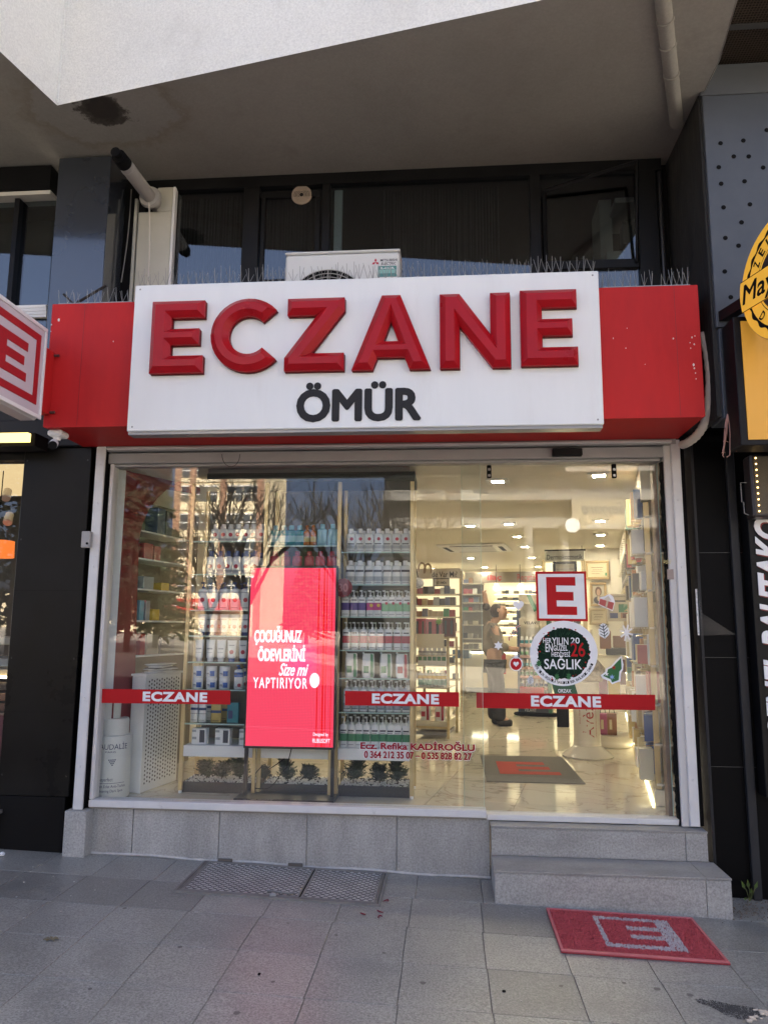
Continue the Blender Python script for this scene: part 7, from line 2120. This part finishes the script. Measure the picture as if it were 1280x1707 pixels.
# ================================================================== the pharmacist
fpos = G(828, 1209, ZF)
pe = T('person', 'person in beige jumper and dark trousers reaching up behind the glass', 'person', (fpos.x, fpos.y, ZF), rz=0)
def skin(name, verts, edges, radii, mat, parent, sub=2, root=0):
    me = bpy.data.meshes.new(name)
    me.from_pydata([Vector(v) for v in verts], edges, [])
    me.materials.append(mat)
    o = bpy.data.objects.new(name, me); link(o, parent)
    md_ = o.modifiers.new('skin', 'SKIN'); md_.use_smooth_shade = True
    sv_ = me.skin_vertices[0].data if me.skin_vertices else None
    if sv_ is None:
        bm = bmesh.new(); bm.from_mesh(me); bm.verts.layers.skin.verify(); bm.to_mesh(me); bm.free()
        sv_ = me.skin_vertices[0].data
    for i, r_ in enumerate(radii):
        sv_[i].radius = r_ if isinstance(r_, tuple) else (r_, r_)
        sv_[i].use_root = (i == root)
    s2 = o.modifiers.new('sub', 'SUBSURF'); s2.levels = sub; s2.render_levels = sub
    WL[o.name] = WL[parent.name]
    return o
m_skin = C('skin', .50, .30, .21, .55)
m_knit = M('beige_knit', (.21, .18, .14), .85, var=.08, vscale=30)
m_trou = C('black_trousers', .022, .022, .026, .8)
m_shoe = C('black_shoe', .015, .014, .014, .5)
m_hair = C('dark_hair', .030, .018, .012, .6)
K = .97
def P_(x, y, z): return (x * K, y * K, z * K)
# facing right (+x), weight over the near foot, left arm raised behind the head, right arm folded
body = [P_(-.02, 0, .82), P_(-.03, 0, 1.00), P_(-.045, 0, 1.18), P_(-.035, -.0, 1.255), P_(.02, -.01, 1.29), P_(.045, -.02, 1.37), P_(.045, -.02, 1.44),
        P_(-.075, .12, 1.20), P_(-.085, .15, 1.36), P_(-.115, .12, 1.55), P_(-.125, .10, 1.61),
        P_(-.02, -.14, 1.18), P_(.02, -.18, .98), P_(.17, -.13, .93), P_(.24, -.10, .93),
        P_(-.02, .08, .78), P_(-.01, .085, .45), P_(-.03, .085, .09), P_(.09, .085, .045),
        P_(-.02, -.08, .78), P_(.02, -.085, .45), P_(.03, -.085, .09), P_(.16, -.085, .045),
        P_(-.14, .09, 1.66), P_(-.105, .085, 1.665), P_(-.15, .12, 1.65), P_(.29, -.10, .925), P_(.285, -.08, .95), P_(.28, -.12, .91), P_(-.11, .12, 1.645), P_(-.155, .07, 1.655), P_(.27, -.13, .94), P_(.285, -.09, .90)]
edges = [(0, 1), (1, 2), (2, 3), (3, 4), (4, 5), (5, 6), (2, 7), (7, 8), (8, 9), (9, 10), (2, 11), (11, 12), (12, 13), (13, 14), (0, 15), (15, 16), (16, 17), (17, 18), (0, 19), (19, 20), (20, 21), (21, 22), (10, 23), (10, 24), (10, 25), (14, 26), (14, 27), (14, 28), (10, 29), (10, 30), (14, 31), (14, 32)]
rad = [(.11, .13), (.10, .12), (.10, .13), .055, .05, (.075, .085), (.06, .07), .05, .042, .035, .025, .05, .042, .035, .025, .08, .06, .045, .035, .08, .06, .045, .035] + [.009] * 10
skin('body', body, edges, rad, m_skin, pe)
sw = [P_(-.02, 0, .80), P_(-.03, 0, 1.00), P_(-.045, 0, 1.18), P_(-.035, 0, 1.25), P_(-.075, .12, 1.20), P_(-.085, .15, 1.36), P_(-.110, .13, 1.50), P_(-.02, -.14, 1.18), P_(.02, -.18, .98), P_(.15, -.14, .935)]
skin('jumper', sw, [(0, 1), (1, 2), (2, 3), (2, 4), (4, 5), (5, 6), (2, 7), (7, 8), (8, 9)], [(.135, .155), (.125, .15), (.12, .15), .07, .072, .062, .052, .07, .062, .05], m_knit, pe)
skin('trousers', [P_(-.02, 0, .84), P_(-.02, .08, .72), P_(-.01, .085, .45), P_(-.03, .085, .04), P_(-.02, -.08, .72), P_(.02, -.085, .45), P_(.03, -.085, .04)], [(0, 1), (1, 2), (2, 3), (0, 4), (4, 5), (5, 6)], [(.135, .155), .105, .09, .085, .105, .09, .085], m_trou, pe)
for yy, xx in ((.085, -.03), (-.085, .03)):
    skin('shoe', [P_(xx - .04, yy, .045), P_(xx + .06, yy, .045), P_(xx + .16, yy, .035)], [(0, 1), (1, 2)], [(.048, .05), (.05, .05), (.035, .045)], m_shoe, pe)
hr = MB().lathe([(.02, 1.30), (.07, 1.33), (.086, 1.39), (.082, 1.44), (.05, 1.48), (.01, 1.49)], (0, 0), 18).xf(lambda v: Vector((v.x * K + .02, v.y * K - .018, v.z * K)))
O('hair', hr, m_hair, pe, local=True, smooth=True)
O('hair_bun', MB().lathe([(.01, 1.36), (.045, 1.38), (.05, 1.41), (.03, 1.445), (.005, 1.45)], (-.11, -.02), 12), m_hair, pe, local=True, smooth=True)
fc = MB().lathe([(.02, 1.285), (.055, 1.31), (.072, 1.36), (.07, 1.42), (.04, 1.46)], (0, 0), 14).xf(lambda v: Vector((v.x * K + .075, v.y * K - .035, v.z * K)))
O('face', fc, m_skin, pe, local=True, smooth=True)
O('nose', MB().cyl((.135, -.055, 1.36), (.160, -.058, 1.335), .008, .013, n=8), m_skin, pe, local=True)
O('mouth', MB().box(.118, .139, -.075, -.045, 1.312, 1.319, .002), C('lip', .30, .08, .07), pe, local=True)
for yy in (-.085, -.015):
    O('eye', MB().box(.120, .136, yy - .012, yy + .012, 1.368, 1.376, .002), m_blackm, pe, local=True)
O('ear', MB().lathe([(.004, 1.34), (.014, 1.355), (.014, 1.375), (.004, 1.39)], (.03, -.112), 8, sy=.5), m_skin, pe, local=True)

# ================================================================== across the street (seen mirrored in the glass)
def V(px, py, L):
    """what the pane mirrors at this pixel stands at distance L on the street side"""
    p = F(px, py, L); return Vector((p.x, -L, p.z))
ob = T('government_building', 'sunlit cream office block with brown bands across the street, mirrored in glass', 'building', (-20, -80, 0))
LB = 78.0
m_obw = M('facade_cream', (.74, .64, .44), .85, var=.06, vscale=.4)
m_obb = M('facade_brown', (.30, .17, .11), .85)
m_obg = C('far_window', .06, .07, .08, .25)
bx0, bx1 = V(150, 900, LB).x, V(430, 900, LB).x
gzb = gz(-20) - 2
bxl = V(287, 900, LB).x
O('wall', MB().box(bxl, bx1, -LB - 14, -LB, gzb, 27), m_obw, ob)
O('low_wing', MB().box(bxl - 34, bxl - .01, -LB - 12, -LB - .5, gzb, 5.2), m_obw, ob)
for px in (293, 318, 370, 432):
    x = V(px, 900, LB).x
    O('brown_band', MB().box(x - .35, x + .35, -LB + .02, -LB + .25, gzb, 26.5), m_obb, ob)
stz = [V(330, p, LB).z for p in (985, 925, 880, 833, 793, 750)]
for zi, z in enumerate(stz):
    O('string_course', MB().box(bxl, bx1, -LB + .03, -LB + .18, z + 2.05, z + 2.3), C('course_pale', .66, .58, .42), ob)
    for px in (305, 326, 338, 352, 382, 396, 410, 424):
        x = V(px, 900, LB).x
        wdw = O('window', MB().box(x - .42, x + .42, -LB + .02, -LB + .06, z - .2, z + 1.5), m_obg, ob)
        O('frame', MB().box(x - .5, x + .5, -LB + .061, -LB + .10, z + .55, z + .66).box(x - .5, x + .5, -LB + .061, -LB + .12, z + 1.5, z + 1.65), m_whm, wdw)
bn = T('red_banner', 'long red banner with white lettering on the cream office block', 'banner', (V(300, 1008, LB - 1).x, -LB + 1, 3))
b0_, b1_ = V(160, 1008, LB - 1), V(405, 1008, LB - 1)
O('cloth', MB().box(b0_.x, b1_.x, -LB + 1, -LB + 1.1, V(280, 1017, LB - 1).z, V(280, 998, LB - 1).z), C('banner_red', .50, .03, .03), bn)
a, b = V(265, 1007, LB - 1), V(366, 1007, LB - 1)
O('lettering', tmesh('T.C. ÇORUM VALİLİĞİ', a.x, b.x, V(300, 1012, LB - 1).z, V(300, 1002, LB - 1).z, -LB + 1.1, face=1, depth=.05, bold=.01), m_wh, bn, fix=False)
a, b = V(196, 1010, LB - 1), V(232, 1010, LB - 1)
O('lettering', tmesh('EK BİNA-1', a.x, b.x, V(200, 1015, LB - 1).z, V(200, 1007, LB - 1).z, -LB + 1.1, face=1, depth=.05, bold=.01), m_wh, bn, fix=False)
# white and grey block at the right of the mirror image
L2_ = 30.0
wb = T('shop_block', 'pale block with white balcony bands and shop sign across the street', 'building', (6, -34, 0))
x0, x1 = V(640, 900, L2_).x, V(1180, 900, L2_).x
O('wall', MB().box(x0, x1 + 16, -L2_ - 12, -L2_, -1.5, 9.6), M('block_grey', (.17, .165, .155), .85, var=.05, vscale=.5), wb)
m_band = M('band_grey', (.22, .21, .19), .85)
for py0, py1 in ((827, 838), (868, 884), (780, 792)):
    O('balcony_band', MB().box(x0, x1 + 16, -L2_, -L2_ + .9, V(900, py1, L2_).z, V(900, py0, L2_).z), m_band, wb)
for px in (700, 742, 790, 838, 882, 930, 985, 1040):
    for py0, py1 in ((842, 864), (795, 822)):
        a, b = V(px, py1, L2_), V(px + 26, py0, L2_)
        O('window', MB().box(a.x, b.x, -L2_ + .01, -L2_ + .05, a.z, b.z), m_obg, wb)
for px in (880, 940):
    a = V(px, 900, L2_ - 1.5)
    O('column', MB().cyl((a.x, -L2_ + 1.5, -1), (a.x, -L2_ + 1.5, V(px, 884, L2_).z), .22, n=12), m_band, wb)
O('ground_floor', MB().box(x0, x1 + 16, -L2_ + .01, -L2_ + .04, -1, V(900, 895, L2_).z), C('shop_glass_dark', .07, .07, .07, .2), wb)
ss = T('salon_sign', 'cream salon sign with white script lettering across the street', 'sign', V(1000, 870, L2_ - 1))
a, b = V(955, 882, L2_ - 1.2), V(1062, 831, L2_ - 1.2)
O('board', MB().box(a.x, b.x, -L2_ + 1.0, -L2_ + 1.2, a.z, b.z), C('salon_cream', .30, .26, .18), ss)
c, d = V(971, 862, L2_ - 1.2), V(1042, 836, L2_ - 1.2)
O('lettering', tmesh('Seyyare', c.x, d.x, c.z, d.z, -L2_ + 1.2, face=1, depth=.03, shear=.35), EM('script_glow', (1, 1, .95), 1.0), ss, fix=False)
c, d = V(980, 880, L2_ - 1.2), V(1036, 872, L2_ - 1.2)
O('lettering', tmesh('Güzellik Salonu', c.x, d.x, c.z, d.z, -L2_ + 1.2, face=1, depth=.03), m_wh, ss, fix=False)
q = V(954, 876, L2_ - 2)
O('round_salon_sign', MB().cyl((q.x, -L2_ + 2.0, q.z), (q.x, -L2_ + 2.15, q.z), .32, n=28), m_wh, label='white round projecting sign left of the salon sign', cat='sign')
# bare street trees
m_bark = C('bark', .045, .035, .028, .9)
def bare_tree(px, py_base, L, H, seed, label):
    r_ = random.Random(seed); p = V(px, 1000, L); base = Vector((p.x, -L, gz(p.x) - .17))
    t_ = T('bare_tree', label, 'tree', base, group='bare street trees mirrored in the window')
    tr, cr = MB(), MB()
    tr.tube([base, base + Vector((.05, 0, H * .2)), base + Vector((.1, .05, H * .36))], [.17, .14, .12], 8)
    def grow_(p0, d, ln, r0, lev):
        p1 = p0 + d * ln * .5 + Vector((r_.uniform(-.05, .05), r_.uniform(-.05, .05), .03)) * ln
        p2 = p1 + (d + Vector((0, 0, .12))).normalized() * ln * .5
        cr.tube([p0, p1, p2], [r0, r0 * .8, r0 * .6], 5 if lev < 2 else 3)
        if lev >= 4: return
        for k in range(3 if lev < 3 else 2):
            q = p1.lerp(p2, r_.uniform(.0, 1.0)) if k else p2
            dn = (d + Vector((r_.uniform(-.75, .75), r_.uniform(-.75, .75), r_.uniform(-.1, .6)))).normalized()
            grow_(q, dn, ln * r_.uniform(.6, .8), r0 * .62, lev + 1)
    top = base + Vector((.1, .05, H * .36))
    for k in range(5):
        a = k * 1.256 + r_.uniform(-.3, .3)
        grow_(top - Vector((0, 0, r_.uniform(0, H * .08))), Vector((math.cos(a) * .55, math.sin(a) * .55, 1)).normalized(), H * .26, .085, 0)
    O('trunk', tr, m_bark, t_); O('crown', cr, m_bark, t_, fix=False)
bare_tree(408, 1150, 19, 6.6, 3, 'tall bare tree mirrored in the middle of the left window')
bare_tree(572, 1150, 22, 6.6, 8, 'bare tree mirrored above the LED screen right edge')
bare_tree(345, 1150, 26, 6.0, 21, 'smaller bare tree mirrored left of the rack')
bare_tree(700, 1150, 24, 7.0, 33, 'bare tree mirrored beside the door joint')
def spruce(px, L, H, seed, label):
    r_ = random.Random(seed); p = V(px, 1000, L); base = Vector((p.x, -L, gz(p.x) - .17))
    t_ = T('spruce_tree', label, 'tree', base, group='evergreens mirrored in the window')
    O('trunk', MB().cyl(base, base + Vector((0, 0, H)), .16, .02, n=8), m_bark, t_)
    cr = MB()
    for i in range(240):
        tz = r_.uniform(.12, 1); a = r_.uniform(0, 6.28); ln = (1 - tz) * H * .30 + .15
        b = base + Vector((0, 0, H * tz)); d = Vector((math.cos(a), math.sin(a), -.28))
        for k in range(16):
            c = b + d * ln * (.15 + .85 * k / 15); s = r_.uniform(.18, .42)
            n_ = Vector((r_.uniform(-1, 1), r_.uniform(-1, 1), r_.uniform(-.6, .2))).normalized() * s
            m_ = d.cross(n_).normalized() * .11
            cr.add([c - m_, c + m_, c + n_], [(0, 1, 2)])
    O('crown', cr, C('spruce_green', .025, .04, .02, .9), t_, fix=False)
spruce(178, 34, 13.0, 12, 'very tall dark spruce mirrored at the jamb of the window')
spruce(215, 30, 11.0, 2, 'tall dark spruce mirrored at the left of the window')
spruce(20, 24, 12.0, 9, 'tall dark spruce mirrored in the left neighbour window')
spruce(262, 36, 9.5, 5, 'lower dark spruce mirrored beside the arched panel')
spruce(512, 55, 8.5, 6, 'distant spruce mirrored above the LED screen')

for nm in ('main',):
    pass
